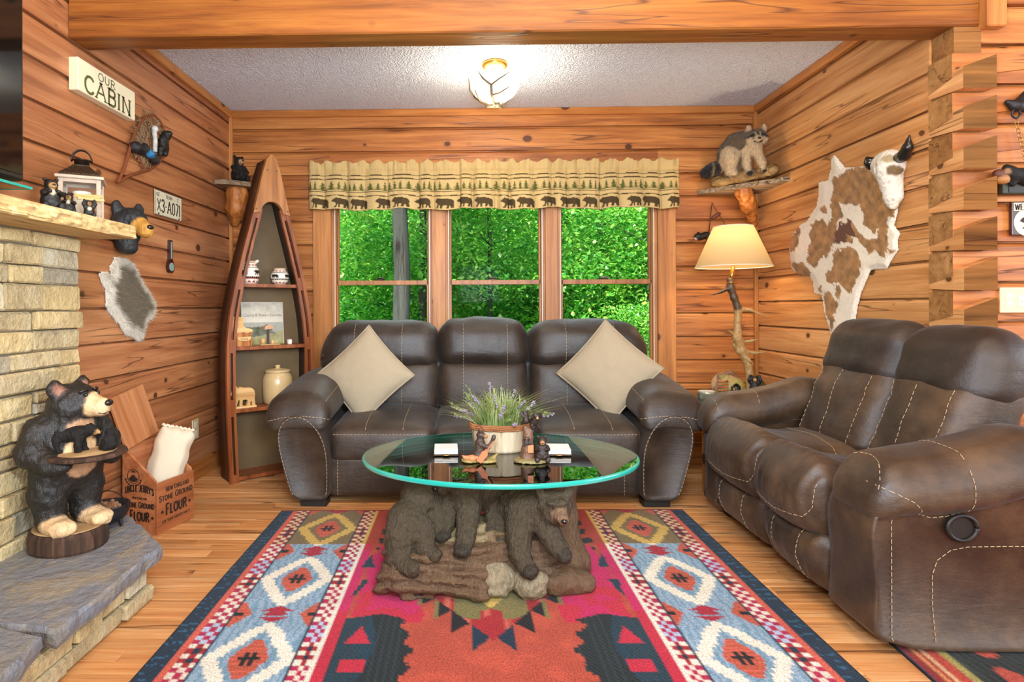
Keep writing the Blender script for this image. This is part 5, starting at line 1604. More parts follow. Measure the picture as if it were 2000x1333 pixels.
# little farm ornament
fo = thing('wooden_ornament', 'small wooden post with birdhouse roof and barrels before the record album', 'ornament', bl(.262, .062, .815), BA)
m = MB(); m.box(-.055, .07, -.022, .02, 0, .006, .002); m.build('base', M['pale_wood'], fo)
m = MB(); m.box(-.006, .006, -.006, .006, .006, .1); m.build('post', M['red_wood'], fo)
m = MB(); m.prism([(-.03, .098), (.03, .104), (.02, .124), (-.004, .13), (-.026, .118)], (0, -.018, 0), (1, 0, 0), (0, 0, 1), (0, 1, 0), .036); m.build('birdhouse', plain('pinkish_wood', '#c79a78', .6), fo)
m = MB(); m.lathe([(.012, 0), (.015, .018), (.013, .036), (0, .037)], 14, (-.034, -.004, .006)); m.build('barrel', M['pale_wood'], fo, True)
m = MB(); m.lathe([(.008, 0), (.01, .012), (.008, .026), (0, .027)], 14, (.026, -.006, .006)); m.build('barrel', M['pale_wood'], fo, True)
cb = thing('tea_light', 'little cream glass candle block at the right end of the second shelf', 'candle', bl(.405, .07, .815), BA)
m = MB(); m.box(-.013, .013, -.013, .013, 0, .03, .003); m.build('block', M['linen_white'], cb); m = MB(); m.lathe([(.007, .03), (.006, .034), (0, .034)], 10); m.build('wick_cup', M['brass'], cb)

# carved bear cut-out and stoneware crock on the third shelf
bcv = thing('bear_carving', 'pale flat wooden bear carving on a thin plinth, low shelf of the bookcase', 'carving', bl(.095, .05, .438), BA)
m = MB(); m.box(-.075, .082, -.024, .024, 0, .012, .002); m.build('plinth', M['pale_wood'], bcv)
bp = [(.075-(p[0]*.15), .012+p[1]*.135) for p in BEAR]
m = MB(); m.prism([(-(p[0]-.0), p[1]) for p in bp], (0, -.012, 0), (1, 0, 0), (0, 0, 1), (0, 1, 0), .024); m.build('bear', M['pale_wood'], bcv)
ck = thing('stoneware_crock', 'tan stoneware crock with a knobbed lid on the low bookcase shelf', 'crock', bl(.335, .092, .438))
m = MB(); m.lathe([(0, 0), (.078, 0), (.087, .01), (.092, .06), (.094, .12), (.09, .165), (.078, .19), (.072, .197), (.072, .2)], 48); m.build('jar', M['stoneware'], ck, True)
m = MB(); m.lathe([(.07, .198), (.078, .199), (.079, .209), (.07, .215), (.04, .222), (.015, .224), (.013, .23), (.019, .238), (.012, .245), (0, .246)], 48); m.build('lid', M['stoneware'], ck, True)
# ------------------------------------------------------------------ long sofa under the window
sf = thing('sofa', 'dark brown leather three-seat sofa with light stitching under the window', 'sofa', (.06, 3.55, 0))
def soft(name, size, r, puff, loc, mat, parent, rot=(0, 0, 0), fn=None, seg=14, wr=0.0, wf=9, st=(1, 1, 1)):
    V, Q = rbox(*size, r, seg, puff, fn)
    if wr: V = V + nz(V, wf, wr, loc[0]*7+loc[1]*3, st)[:, None]*(V/(np.linalg.norm(V, axis=1, keepdims=True)+1e-6))
    W = xf(V, loc, rot)
    return obj(name, W, Q, mat, parent, True, world=True), W, Q
seams = []                      # (surfaces, polyline, direction)
LE = M['leather']
# frame and front panel
m = MB(); m.box(-.79, .91, 3.165, 3.99, .05, .30, .02); m.box(-.98, 1.10, 3.86, 4.0, .10, .62, .03); m.box(-.90, 1.05, 3.80, 3.98, .5, .86, .03); m.build('frame', LE, sf, world=True)
o, W, Q = soft('front_panel', (1.69, .06, .21), .02, (0, .012, 0), (.06, 3.155, .148), LE, sf, seg=18)
for x in (-.72, -.20, .30, .80): seams.append(([(W, Q)], [(x, 3, .05), (x, 3, .245)], (0, 1, 0)))
# arms
def arm(s):
    xc = .06; sg = s
    prof = [(.815, .036), (.90, .036), (1.0, .036), (1.045, .18), (1.085, .34), (1.08, .43), (1.03, .485), (.95, .49), (.885, .445), (.835, .36), (.815, .27), (.812, .15)]
    # smooth profile
    P = np.array(prof); 
    for _ in range(2):
        nx_ = np.roll(P, -1, 0); P = np.stack([P*.75+nx_*.25, P*.25+nx_*.75], 1).reshape(-1, 2)
    k = len(P); V = []; F = []
    cen = P.mean(0)
    layers = [(3.062, .90), (3.05, .955), (3.058, .985), (3.075, 1.0), (3.4, 1.0), (3.9, 1.0), (3.97, .97)]
    for yv, f in layers:
        for p in P:
            q = cen+(p-cen)*f; V.append((xc+sg*q[0], yv, max(q[1], .045)))
    for r in range(len(layers)-1):
        for i in range(k):
            j = (i+1) % k; f = (r*k+i, r*k+j, (r+1)*k+j, (r+1)*k+i); F.append(f if sg > 0 else f[::-1])
    F.append(tuple(range(k))[::-1] if sg > 0 else tuple(range(k))); n = len(V)
    F.append(tuple(range(n-k, n)) if sg > 0 else tuple(range(n-k, n))[::-1])
    o = obj('arm', V, F, LE, sf, True, world=True)
    Vt = [tuple(v) for v in V]; Ft = []
    for f in F:
        if len(f) == 4: Ft.append(f)
        else:
            for i in range(1, len(f)-1): Ft.append((f[0], f[i], f[i+1], f[i+1]))
    pts = [(xc+sg*(cen[0]+(p[0]-cen[0])*.93), 2.9, cen[1]+(p[1]-cen[1])*.95) for p in P[1:]]
    pts = [p for p in pts if p[2] > .06]
    seams.append(([(np.array(Vt), np.array(Ft))], pts, (0, 1, 0)))
    # pad on top
    def fn(Pp, n):
        t = (Pp[:, 1]+.42)/.84
        out = Pp.copy()
        u = Pp[:, 0]*sg
        out[:, 2] += .085*np.clip(t, 0, 1) - .35*np.clip(u-.0, 0, 1)**1.5 - .9*np.clip(-u-.06, 0, 1)**1.5
        out[:, 2] -= .07*np.clip((.10-t)/.10, 0, 1)**2
        out[:, 0] *= (1-.18*np.clip(t-.5, 0, 1))
        return out
    o, W, Q = soft('arm_pad', (.345, .84, .135), .06, (.0, .0, .03), (xc+sg*.985, 3.475, .512), LE, sf, fn=fn, seg=18, wr=.006, wf=7)
    seams.append(([(W, Q)], [(xc+sg*x, 2.9, z) for x, z in ((.80, .455), (.86, .475), (.95, .482), (1.05, .475), (1.13, .455))], (0, 1, 0)))
    seams.append(([(W, Q)], [(xc+sg*.84, yv, 1.0) for yv in np.linspace(3.12, 3.8, 10)], (0, 0, -1)))
arm(-1); arm(1)
# seat cushions
sx = [(-.775, -.215), (-.215, .338), (.338, .898)]
for i, (a, b2) in enumerate(sx):
    def fn(P, n):
        out = P.copy(); out[:, 2] += .03*(P[:, 1]/.6) 
        out[:, 2] -= .012*np.exp(-((P[:, 1]+.33)/.05)**2)*0
        return out
    o, W, Q = soft('seat_cushion', (b2-a-.004, .66, .19), .045, (.004, .015, .042), ((a+b2)/2, 3.455, .325), LE, sf, fn=fn, seg=18, wr=.005, wf=6)
    for f in (.36, .72):
        x = a+(b2-a)*f; seams.append(([(W, Q)], [(x, yv, 1.0) for yv in np.linspace(3.135, 3.62, 8)], (0, 0, -1)))
    seams.append(([(W, Q)], [(x, 2.9, .372) for x in np.linspace(a+.03, b2-.03, 6)], (0, 1, 0)))
# back cushions: lumbar part and rolled head part
bxs = [(-.955, -.214), (-.214, .354), (.354, 1.105)]
for i, (a, b2) in enumerate(bxs):
    w = b2-a
    o, W, Q = soft('back_cushion', (w-.006, .20, .34), .06, (.0, .05, .0), ((a+b2)/2, 3.76, .545), LE, sf, rot=(math.radians(-8), 0, 0), seg=16, wr=.006, wf=6)
    sg = -1 if i == 0 else (1 if i == 2 else 0)
    def fn(P, n):
        out = P.copy(); u = np.clip((P[:, 0]*sg)/(w/2), 0, 1) if sg else 0
        out[:, 2] -= (.085*u**5 if sg else 0) + .012*np.abs(P[:, 0]/(w/2))**6
        if sg: out[:, 2] += np.where(P[:, 2] < 0, .05*u**6, 0)
        return out
    o2, W2_, Q2 = soft('head_roll', (w-.002, .26, .30), .095, (.006, .03, .022), ((a+b2)/2, 3.79, .80 + (.012 if i == 1 else 0)), M['leather3'], sf, rot=(math.radians(-5), 0, 0), fn=fn, seg=18, wr=.012, wf=6, st=(1.4, 1, .8))
    for f in ((.30, .70) if i != 1 else (.28, .76)):
        ff = f if i < 2 else 1-f*1.0
        x = a+w*f
        seams.append(([(W, Q), (W2_, Q2)], [(x, 3.0, z) for z in np.linspace(.43, .945, 26)], (0, 1, 0)))
for x in (-.84, .96):
    for yv in (3.13, 3.9):
        m = MB(); m.box(x-.07, x+.07, yv-.04, yv+.04, 0, .038, .004); m.build('foot', M['black'], sf, world=True)
m = MB()
for s_, p_, d_ in seams: stitch(m, s_, p_, d_, r=.0013, dash=.010, gap=.004)
o = m.build('stitching', M['thread'], sf, world=True); o['kind'] = 'stuff'; o['label'] = 'light dashed seam thread'

# throw pillows standing on a corner
def pillow(label, cx, cy, cz, size, rot, seed):
    t = thing('throw_pillow', label, 'pillow', (cx, cy, cz), 0, 'square throw pillows on the long sofa')
    n = 28; V = []; F = []
    for side in (1, -1):
        for i in range(n+1):
            for j in range(n+1):
                u, v = 2*i/n-1, 2*j/n-1
                th = .075*max(0, (1-abs(u)**2.4)*(1-abs(v)**2.4))**.62
                pin = 1-.07*(1-u*u)*abs(v)**6*1.0-.0
                x = u*size/2*(1-.06*(1-v*v)*abs(u)**3); z = v*size/2*(1-.06*(1-u*u)*abs(v)**3)
                wv = .004*noise.noise(Vector((x*9+seed, z*9, side)))+.003*noise.noise(Vector((x*22+seed, z*22, side)))
                V.append((x, -side*(th+wv*(th > .004)), z))
    N = (n+1)**2
    for i in range(n):
        for j in range(n):
            q = (i*(n+1)+j, (i+1)*(n+1)+j, (i+1)*(n+1)+j+1, i*(n+1)+j+1)
            F.append(q); F.append(tuple(N+k for k in q[::-1]))
    W = xf(V, (0, 0, 0), rot); obj('cover', W, F, M['pillow'], t, True)
    m = MB(); ring_ = [(u, -1) for u in np.linspace(-1, 1, 14)]+[(1, v) for v in np.linspace(-1, 1, 14)]+[(u, 1) for u in np.linspace(1, -1, 14)]+[(-1, v) for v in np.linspace(1, -1, 14)]
    pts = [(u*size/2*(1-.06*(1-v*v)*abs(u)**3)*1.01, 0, v*size/2*(1-.06*(1-u*u)*abs(v)**3)*1.01) for u, v in ring_]
    m.tube([tuple(p) for p in xf(pts, (0, 0, 0), rot)], .0045, 6); m.build('piping', M['pillow'], t, True)
pillow('cream throw pillow on the left end of the long sofa, standing on one corner', -.632, 3.46, .655, .415, (math.radians(-20), math.radians(-43), math.radians(6)), 1)
pillow('cream throw pillow on the right end of the long sofa, standing on one corner', .795, 3.46, .672, .43, (math.radians(-20), math.radians(-48), math.radians(-6)), 5)

# ------------------------------------------------------------------ reclining loveseat on the right
ls = thing('loveseat', 'worn brown leather reclining loveseat with contrast stitching along the right side', 'loveseat', (1.6, 2.4, 0))
L2 = M['leather2']; seams = []
m = MB(); m.box(1.30, 1.93, 1.86, 3.02, .05, .30, .02); m.box(1.80, 1.945, 1.86, 3.0, .1, .62, .03); m.build('frame', L2, ls, world=True)
# near and far arm bodies
def larm(y0, y1, near):
    prof = [(1.19, .014), (1.205, .2), (1.19, .36), (1.205, .43), (1.26, .475), (1.5, .49), (1.9, .50), (1.94, .45), (1.945, .1), (1.93, .014)]
    P = np.array(prof)
    for _ in range(2):
        nx_ = np.roll(P, -1, 0); P = np.stack([P*.8+nx_*.2, P*.2+nx_*.8], 1).reshape(-1, 2)
    cen = P.mean(0); V = []; F = []; k = len(P)
    lay = [(y0+.012, .955), (y0, .985), (y0+.012, 1.0), (y0+.05, 1.004), (y1-.05, 1.004), (y1-.01, 1.0), (y1, .97)]
    for yv, f in lay:
        for p in P:
            q = cen+(p-cen)*f; V.append((q[0], yv, max(q[1], .014)))
    for r in range(len(lay)-1):
        for i in range(k):
            j = (i+1) % k; F.append((r*k+i, (r+1)*k+i, (r+1)*k+j, r*k+j))
    F.append(tuple(range(k))); n = len(V); F.append(tuple(range(n-k, n))[::-1])
    V = np.array(V); V[:, 0] += 0
    obj('arm', V, F, L2, ls, True, world=True)
    Ft = [f if len(f) == 4 else None for f in F]; Ft = [f for f in Ft if f]
    for f in F:
        if len(f) > 4: Ft += [(f[0], f[i], f[i+1], f[i+1]) for i in range(1, len(f)-1)]
    return V, np.array(Ft)
A1 = larm(1.78, 2.015, True); A2 = larm(2.925, 3.075, False)
seams.append(([A1], [(1.255, 1.4, z) for z in np.linspace(.045, .40, 10)]+[(1.27, 1.4, .43), (1.31, 1.4, .455), (1.38, 1.4, .468)], (0, 1, 0)))
seams.append(([A1], [(1.385, 1.4, .04), (1.375, 1.4, .15), (1.375, 1.4, .24), (1.39, 1.4, .285), (1.43, 1.4, .315), (1.48, 1.4, .325), (1.60, 1.4, .327), (1.9, 1.4, .327)], (0, 1, 0)))
seams.append(([A1], [(1.30, 1.4, .455), (1.33, 1.4, .425), (1.37, 1.4, .412), (1.42, 1.4, .417), (1.48, 1.4, .435)], (0, 1, 0)))
def lpad(y, wy, tip, zoff, nm):
    def fn(P, n):
        out = P.copy(); t = (P[:, 0]+.41)/.82
        out[:, 2] += .055*np.clip(t, 0, 1) + .045*np.exp(-((t-.62)/.16)**2) - .05*np.clip((.14-t)/.14, 0, 1)**2
        out[:, 1] *= 1-.10*np.clip((.12-t)/.12, 0, 1)
        out[:, 2] -= .75*np.clip(np.abs(P[:, 1])-.07, 0, 1)**1.3
        return out
    V, Q = rbox(.82, wy, .14, .062, 22, (0, 0, .03), fn)
    V = V + (nz(V, 8, .006, y*5) + nz(V, 26, .0045*1.0, y, (1, .35, 1))*np.exp(-((V[:, 0]+.36)/.12)**2))[:, None]*np.array([[0, 0, 1]])
    W = V + np.array([1.525+tip, y, .497+zoff]); obj('arm_pad', W, Q, L2, ls, True, world=True); return W, Q
P1 = lpad(1.888, .275, .075, -.005, 0); P2 = lpad(2.985, .19, .03, .02, 0)
seams.append(([P1], [(1.215, 1.888-.10, 1.2)]+[(1.22+.05*math.sin(a), 1.888+.10*(a/1.3-1), 1.2) for a in np.linspace(0.1, 2.4, 8)], (0, 0, -1)))
seams.append(([P1], [(1.21, 1.4, .51), (1.245, 1.4, .495), (1.295, 1.4, .47), (1.32, 1.4, .445), (1.325, 1.4, .415)], (0, 1, 0)))
seams.append(([P1], [(1.47, yv, 1.2) for yv in np.linspace(1.99, 1.79, 8)], (0, 0, -1)))
seams.append(([P1], [(1.47, 1.4, z) for z in np.linspace(.56, .43, 5)]+[(1.462, 1.4, .41)], (0, 1, 0)))
seams.append(([P2], [(1.40, yv, 1.2) for yv in np.linspace(2.9, 3.06, 8)], (0, 0, -1)))
seams.append(([P2], [(1.20, yv, 1.2) for yv in np.linspace(2.9, 3.06, 8)], (0, 0, -1)))
# seats, leg-rest panels, backs, headrests
for i, (a, b2) in enumerate(((2.018, 2.43), (2.43, 2.928))):
    w = b2-a; yc = (a+b2)/2
    def fn(P, n):
        out = P.copy(); t = (P[:, 0]+.29)/.58
        out[:, 2] += .05*np.exp(-((t-.12)/.16)**2) - .02*np.exp(-((t-.55)/.2)**2)
        low = np.clip(-P[:, 2]/.1, 0, 1); out[:, 0] += .03*low*(t < .4)
        front = np.exp(-((t-.03)/.2)**2)
        out[:, 2] += .0055*np.sin(P[:, 1]*150+3*noise_y(P))*front*np.clip(n[:, 2]+.6, 0, 1)
        out[:, 0] -= .004*np.sin(P[:, 1]*150+3*noise_y(P))*front*np.clip(1-n[:, 2], 0, 1)
        return out
    def noise_y(P): return np.array([noise.noise(Vector((p[0]*7, p[1]*7, p[2]*7))) for p in P])
    V, Q = rbox(.58, w-.004, .27, .085, 34, (.035, .004, .03), fn)
    V = V + nz(V, 7, .006, i)[:, None]*np.array([[0, 0, 1.0]])
    W = V + np.array([1.43, yc, .325]); obj('seat_cushion', W, Q, L2, ls, True, world=True); S = (W, Q)
    seams.append(([S], [(.9, a+.015, .44), (.9, a+.02, .36), (.9, a+.045, .318), (.9, yc, .30), (.9, b2-.045, .318), (.9, b2-.02, .36), (.9, b2-.015, .44)], (1, 0, 0)))
    seams.append(([S], [(1.50+.02*math.cos(q*1.5), a+.02+(w-.04)*(q+1)/2, 1.0) for q in np.linspace(-1, 1, 8)], (0, 0, -1)))
    def fl(P, n):
        out = P.copy(); out[:, 0] += .03*np.clip(-P[:, 2]/.1, 0, 1); out[:, 0] -= .0035*np.sin(P[:, 1]*120+P[:, 2]*20); return out
    V, Q = rbox(.12, w-.012, .22, .05, 22, (.03, 0, 0), fl)
    W = V + nz(V, 10, .006, i+4)[:, None]*np.array([[1.0, 0, 0]]) + np.array([1.245, yc, .155]); obj('leg_rest', W, Q, L2, ls, True, world=True); Fp = (W, Q)
    for f in (.28, .72): seams.append(([Fp], [(.9, a+w*f, z) for z in np.linspace(.06, .25, 6)], (1, 0, 0)))
    # lumbar cushion
    def fb(P, n):
        out = P.copy(); out[:, 0] -= .03*np.clip(-P[:, 2]/.2, 0, 1)**2; return out
    V, Q = rbox(.20, w-.004, .44, .07, 22, (.045, 0, .01), fb)
    V = V + (nz(V, 9, .008, i+2, (1, .5, 1.6)) + nz(V, 24, .004, i+1, (1, .4, 1.5)))[:, None]*np.array([[-1.0, 0, 0]])
    W = xf(V, (1.755, yc, .60), (0, math.radians(19), 0)); obj('back_cushion', W, Q, L2, ls, True, world=True); Bk = (W, Q)
    for f in (.16, .52, .88): seams.append(([Bk], [(1.0, a+w*f, z) for z in np.linspace(.47, .76, 14)], (1, 0, 0)))
    def fh(P, n):
        out = P.copy(); e = np.abs(P[:, 1]/(w/2)); out[:, 2] -= .02*e**4*(P[:, 2] > 0); out[:, 0] -= .02*np.clip(-P[:, 2]/.1, 0, 1); return out
    V, Q = rbox(.215, w+.010, .30, .095, 22, (.03, .006, .012), fh)
    V = V + (nz(V, 7, .010, i*3+1, (1, 1.2, .8)))[:, None]*np.array([[-1.0, 0, .4]])
    W = xf(V, (1.822+.004*i, yc, .815+.014*i), (0, math.radians(10), math.radians(0))); obj('headrest', W, Q, M['leather3'], ls, True, world=True)
# recliner pull handle in the near arm
m = MB(); m.tube([(1.45+.043*math.cos(a), 1.777, .388+.043*math.sin(a)) for a in np.linspace(0, 2*PI, 33)], .007, 8)
m.v = [(1.45+(p[0]-1.45)*1.0, p[1]-.003, .388+(p[2]-.388)*.86) for p in m.v]; hd = m.build('recliner_handle', M['black'], ls, True, world=True)
m = MB(); m.lathe([(.0, .0), (.040, .0), (.042, .004)], 28, (1.45, 1.776, .388), 'Y'); m.v = [(p[0], p[1], .388+(p[2]-.388)*.86) for p in m.v]; m.build('recess', M['black'], hd, world=True)
for x in (1.30, 1.88):
    for yv in (1.90, 2.98):
        m = MB(); m.box(x-.03, x+.03, yv-.03, yv+.03, 0, .05, .003); m.build('foot', M['black'], ls, world=True)
m = MB()
for s_, p_, d_ in seams: stitch(m, s_, p_, d_, r=.0011, dash=.009, gap=.004)
o = m.build('stitching', M['thread'], ls, world=True); o['kind'] = 'stuff'; o['label'] = 'light dashed seam thread'
# ------------------------------------------------------------------ patterned rug
def rug_paint(x, t):
    """x: metres from the left edge (0..2.05), t: metres from the far edge; returns colours (n,3)"""
    H = {k: np.array(hexc(c)[:3]) for k, c in dict(navy='#1b2f42', coral='#d2604c', mag='#b0224c', cream='#eee8d6', blue='#93adc4', teal='#7299ae', lblue='#b4c4e0',
         red='#a83c28', orange='#b04c38', pink='#c6265f', pinkr='#bf2a40', dark='#20282a', dteal='#1d3b4b', olive='#7d7444', gold='#cfae58', oliv2='#7c6a46', white='#ebe4d4', wine='#8e1d2c', bluet='#2f6384', sky='#6fb0d6', ter='#b5553c', black='#1b1a1c', dred='#a3262a').items()}
    n = x.size; C = np.empty((n, 3)); xx = np.where(x > 1.025, 2.05-x, x); side = x > 1.025
    nz1 = np.array([noise.fractal(Vector((a*9, b*9, 4)), 1, 2, 3) for a, b in zip(x, t)])
    jx = xx+.006*nz1; far = t < .43
    def S(m, c): C[m] = H[c] if isinstance(c, str) else c
    S(np.ones(n, bool), 'orange')
    # borders
    S(xx < .062, 'navy'); m = (xx < .058) & (np.sin(x*1700+9*nz1)*np.sin(t*1500+7*nz1) > .7); S(m, 'bluet')
    S((xx >= .062) & (xx < .084), 'coral'); S((xx >= .084) & (xx < .088), 'navy')
    def checker(x0, x1, ph):
        m = (xx >= x0) & (xx < x1); w = (x1-x0)/3
        i = np.floor((xx-x0)/w).astype(int); j = np.floor(t/.024+ph).astype(int)
        on = (i+j) % 2 == 0; seg = (j//5) % 4
        base = np.where((far)[:, None], H['wine'], np.where((seg == 2)[:, None], H['dred'], H['mag']))
        lightc = np.where((seg == 1)[:, None], H['lblue'], np.where((seg == 3)[:, None], H['white']*.85+H['coral']*.15, H['white']))
        lightc = np.where((far)[:, None], H['gold']*.6+H['white']*.4, lightc)
        col = np.where(on[:, None], lightc, base); C[m] = col[m]
        S(m & ((seg == 2) & on & (i == 1)), 'navy')
    checker(.088, .150, 0); checker(.435, .488, .5)
    S((xx >= .150) & (xx < .157), 'navy'); S((xx >= .428) & (xx < .435), 'navy')
    # diamond band
    m0 = (xx >= .157) & (xx < .428); cx = .2925
    q = lambda v, s: np.round(v/s)*s
    S(m0, 'blue'); S(m0 & (np.sin(x*240+nz1*6) > .5), 'teal')
    S(m0 & far, 'oliv2')
    per = .513; kc = np.round((t-.25)/per); dy = t-.25-kc*per; dx = xx-cx
    d = np.abs(q(dx, .0125))/.155 + np.abs(q(dy, .021))/.238
    ring = m0 & (d > .64) & (d < .95); S(ring, 'cream'); S(ring & far, 'gold')
    inner = m0 & (d <= .64); S(inner & (np.sin(x*180) > .3) & ~far, 'teal')
    star = m0 & (np.abs(q(dx, .006))/.062+np.abs(q(dy, .012))/.115 < 1.05) & (np.abs(dx) < .054) & (np.abs(dy) < .098); S(star, 'ter'); S(star & (np.sin(t*330) > .4), 'coral')
    S(star & (np.abs(np.abs(dx)-.012) < .006) & (np.abs(dy) < .035), 'black'); S(star & (np.abs(dy) < .007) & (np.abs(dx) < .032), 'black')
    km = np.round((t-.25-per/2)/per); dm = t-.25-per/2-km*per
    bow = m0 & (np.abs(dx) < .058) & (np.abs(dm) < .052)
    tri = bow & ((((np.abs(dm) > .018) & (np.abs(dx) < .058-(np.abs(np.abs(dm)-.018))*1.6))) | ((np.abs(dm) < .015) & (np.abs(dx) < .042-np.abs(dm)*1.2)))
    S(tri, 'dred'); S(tri & (np.sin(x*300) > .7), 'mag')
    edge = m0 & (np.minimum(xx-.157, .428-xx)/.055+np.abs(dm)/.095 < 1) & (np.abs(dm) < .08); S(edge, 'ter'); S(edge & (np.sin(t*300+x*80) > .5), 'coral')
    S(edge & (np.abs(dm) < .012) & (np.minimum(xx-.157, .428-xx) < .03), 'black')
    # white stripe and field
    S((xx >= .488) & (xx < .503), 'white'); S((xx >= .488) & (xx < .503) & far, 'gold')
    f = xx >= .503; a = np.abs(x-1.025)          # distance from the centre line
    S(f, 'orange'); S(f & (nz1 > .25), H['orange']*1.12); S(f & (xx < .537), 'pinkr'); S(f & (xx < .537) & (t > .5) & (t < 1.0), 'pink')
    S(f & far & (xx >= .503), 'red')
    ja = a+.02*nz1
    S(f & (t < .5) & (ja > .34) & (ja < .47) & (np.sin(t*60+a*20) > -.2), 'dark')
    pk = f & (t > .42+.25*(np.clip(a-.3, 0, 1))) & (t < 1.08) & (ja > .24) & (ja < .472-.25*np.clip(.55-t, 0, 1)); S(pk, 'pink'); S(pk & (t > .78) & (nz1 > -.1), 'pinkr')
    dk = f & (ja < .488) & (ja > .43+.3*np.abs(t-.72)) & (t > .42) & (t < 1.08) & (np.sin(t*24) > -.3); S(dk, 'dteal')
    S(f & (a > .22) & (np.abs(t-.78) < .055*np.clip((a-.2)/.05, 0, 1)*np.clip((.41-a)/.10, 0, 1)), 'sky'); 
    S(f & (a > .22) & (np.abs(t-.78) < .055*np.clip((a-.2)/.05, 0, 1)*np.clip((.41-a)/.10, 0, 1)) & (a < .36), 'bluet')
    edgein = np.interp(t, [1.0, 1.06, 1.12, 1.2, 1.3, 1.4, 1.5, 1.7, 2.0], [.38, .30, .285, .262, .26, .275, .33, .30, .26])+.012*np.round(np.sin(t*70))
    db = f & (ja > edgein) & (a < .487) & (t > 1.0+.28*np.clip(a-.30, 0, 1)) & (t < 2.1); S(db, 'dark'); S(db & (a > .40+.03*np.sin(t*9)), 'dteal'); S(db & (np.sin(x*260) > .7), H['dark']*1.7)
    S(db & (t > 1.10) & (t < 1.2) & (np.abs(a-.425) < (t-1.10)*.42), 'pinkr')
    S(db & (t > 1.28) & (t < 1.34) & (a > .385) & (a < .455), 'pinkr'); S(db & (t > 1.42) & (t < 1.5) & (a > .40) & (a < .47), 'pinkr')
    # centre medallion
    v = .74*(1.185-t)
    md = f & (a < v) & (a < .40) & (t > .35); S(md, 'dred'); st = np.sin(x*95); S(md & (st > .1), 'orange'); S(md & (st > .82), H['orange']*1.25+.04)
    ol = md & (np.abs(a-.085) < .045) & (t < 1.06-.35*np.abs(a-.06)) ; S(ol, 'olive'); S(md & (a < .05) & (t < .99+.4*a) , 'olive')
    S(md & (a < .04+0*a) & (t > 1.03+.6*a), 'dred')
    S(f & (a < .72*(.985-t)) & (a < .085) & (t > .86), 'gold')
    for k2 in range(6):
        a0 = .012+k2*.062; t0 = 1.185-a0/.74
        w = f & (a > a0) & (a < a0+.058) & (t > t0-(a-a0)/.74-.004) & (t < t0+(.055 if k2 else .075)*(a-a0)/.058+.0) 
        S(w, 'black' if k2 else 'navy'); 
        if k2 > 1: S(w & (a > a0+.042), 'olive')
    # weave: fine horizontal ribs and ends
    S((t < .010), 'wine'); S((t < .004), 'black'); S(xx < .006, 'black')
    C *= (1+.10*nz1)[:, None]
    return np.clip(C, 0, 1)


def rug(name, label, ox, oy, rz, w, l, cell, paint, th=.009):
    nx, ny = int(w/cell), int(l/cell)
    xs = np.linspace(0, w, nx+1); ts = np.linspace(0, l, ny+1)
    X, T = np.meshgrid(xs, ts); x = X.ravel(); t = T.ravel()
    C = paint(x, t)
    Z = th + .0006*np.sin(x*1300)*np.sin(t*1100)
    r = thing(name, label, 'rug', (ox, oy, 0), rz)
    V = np.stack([x-w/2, -t, Z], 1)
    i = np.arange(ny)[:, None]*(nx+1)+np.arange(nx)[None, :]; i = i.ravel()
    F = np.stack([i, i+nx+1, i+nx+2, i+1], 1)
    obj('pile', V, F, M['rug'], r, False, C)
    m = MB(); m.box(-w/2-.002, w/2+.002, -l, .002, .0003, th-.001); m.build('backing', plain('rug_edge', '#1c2a38', .95), r)
    return r
rug('area_rug', 'large red and blue kilim-patterned rug under the coffee table', .045, 3.02, math.radians(.9), 2.05, 2.9, .0075, rug_paint)


def rug2_paint(x, t):
    n = x.size; C = np.empty((n, 3)); nz1 = np.array([noise.fractal(Vector((a*8, b*8, 9)), 1, 2, 3) for a, b in zip(x, t)])
    C[:] = hexc('#cc4a30')[:3]
    for x0, x1, c in ((0, .012, '#5a3440'), (.012, .03, '#8e2420'), (.03, .042, '#d9925a'), (.042, .055, '#a3261e'), (.055, .07, '#dcb98a'), (.07, .105, '#b2402c'), (.105, .125, '#a39a52'), (.125, .17, '#27312a')): C[(x >= x0) & (x < x1)] = hexc(c)[:3]
    m = (x >= .15) & (x < .40+.03*nz1+.03*np.round(np.sin(t*40))); C[m] = hexc('#1f2623')[:3]
    for k in range(8):
        cx, ct = .20+.03*(k % 2)+.012*k, .05+.13*k
        mm = m & (((x-cx)/.035)**2+((t-ct)/.045)**2 < 1+.5*nz1); C[mm] = hexc('#c4503c')[:3]
    return np.clip(C*(1+.15*nz1)[:, None], 0, 1)
rug('side_rug', 'red and black rug corner showing beneath the near end of the loveseat', 2.35, 1.93, math.radians(-4), 2.1, 1.5, .012, rug2_paint)

# ------------------------------------------------------------------ bear coffee table
GT = .456
ct = thing('coffee_table', 'oval glass coffee table carried by carved bears climbing driftwood', 'coffee table', (.06, 2.32, .009))
PALR = ['#7a6144', '#4d4030', '#9a8560', '#6a5038', '#8f7c52']
e = [CP((-.255, 2.15, .07), (.03, 2.17, .09), .088, .085, 3), CP((-.03, 2.17, .09), (.2, 2.24, .11), .085, .1, 3), CP((-.25, 2.34, .08), (.28, 2.42, .10), .11, .12, 0),
     CP((-.23, 2.24, .12), (.12, 2.28, .15), .075, .085, 0), CP((.2, 2.24, .08), (.36, 2.3, .06), .09, .09, 3), CP((.335, 2.34, .03), (.345, 2.37, .35), .095, .062, 3), CP((.345, 2.37, .34), (.35, 2.38, .375), .06, .058, 3),
     CP((.3, 2.16, .05), (.40, 2.17, .035), .06, .045, 3), CP((-.28, 2.2, .03), (-.32, 2.14, .02), .07, .04, 3), EL((.09, 2.19, .19), (.04, .03, .03), 0), CP((-.02, 2.12, .05), (.02, 2.09, .03), .055, .045, 3), CP((-.05, 2.45, .1), (-.02, 2.47, .375), .07, .05, 0)]
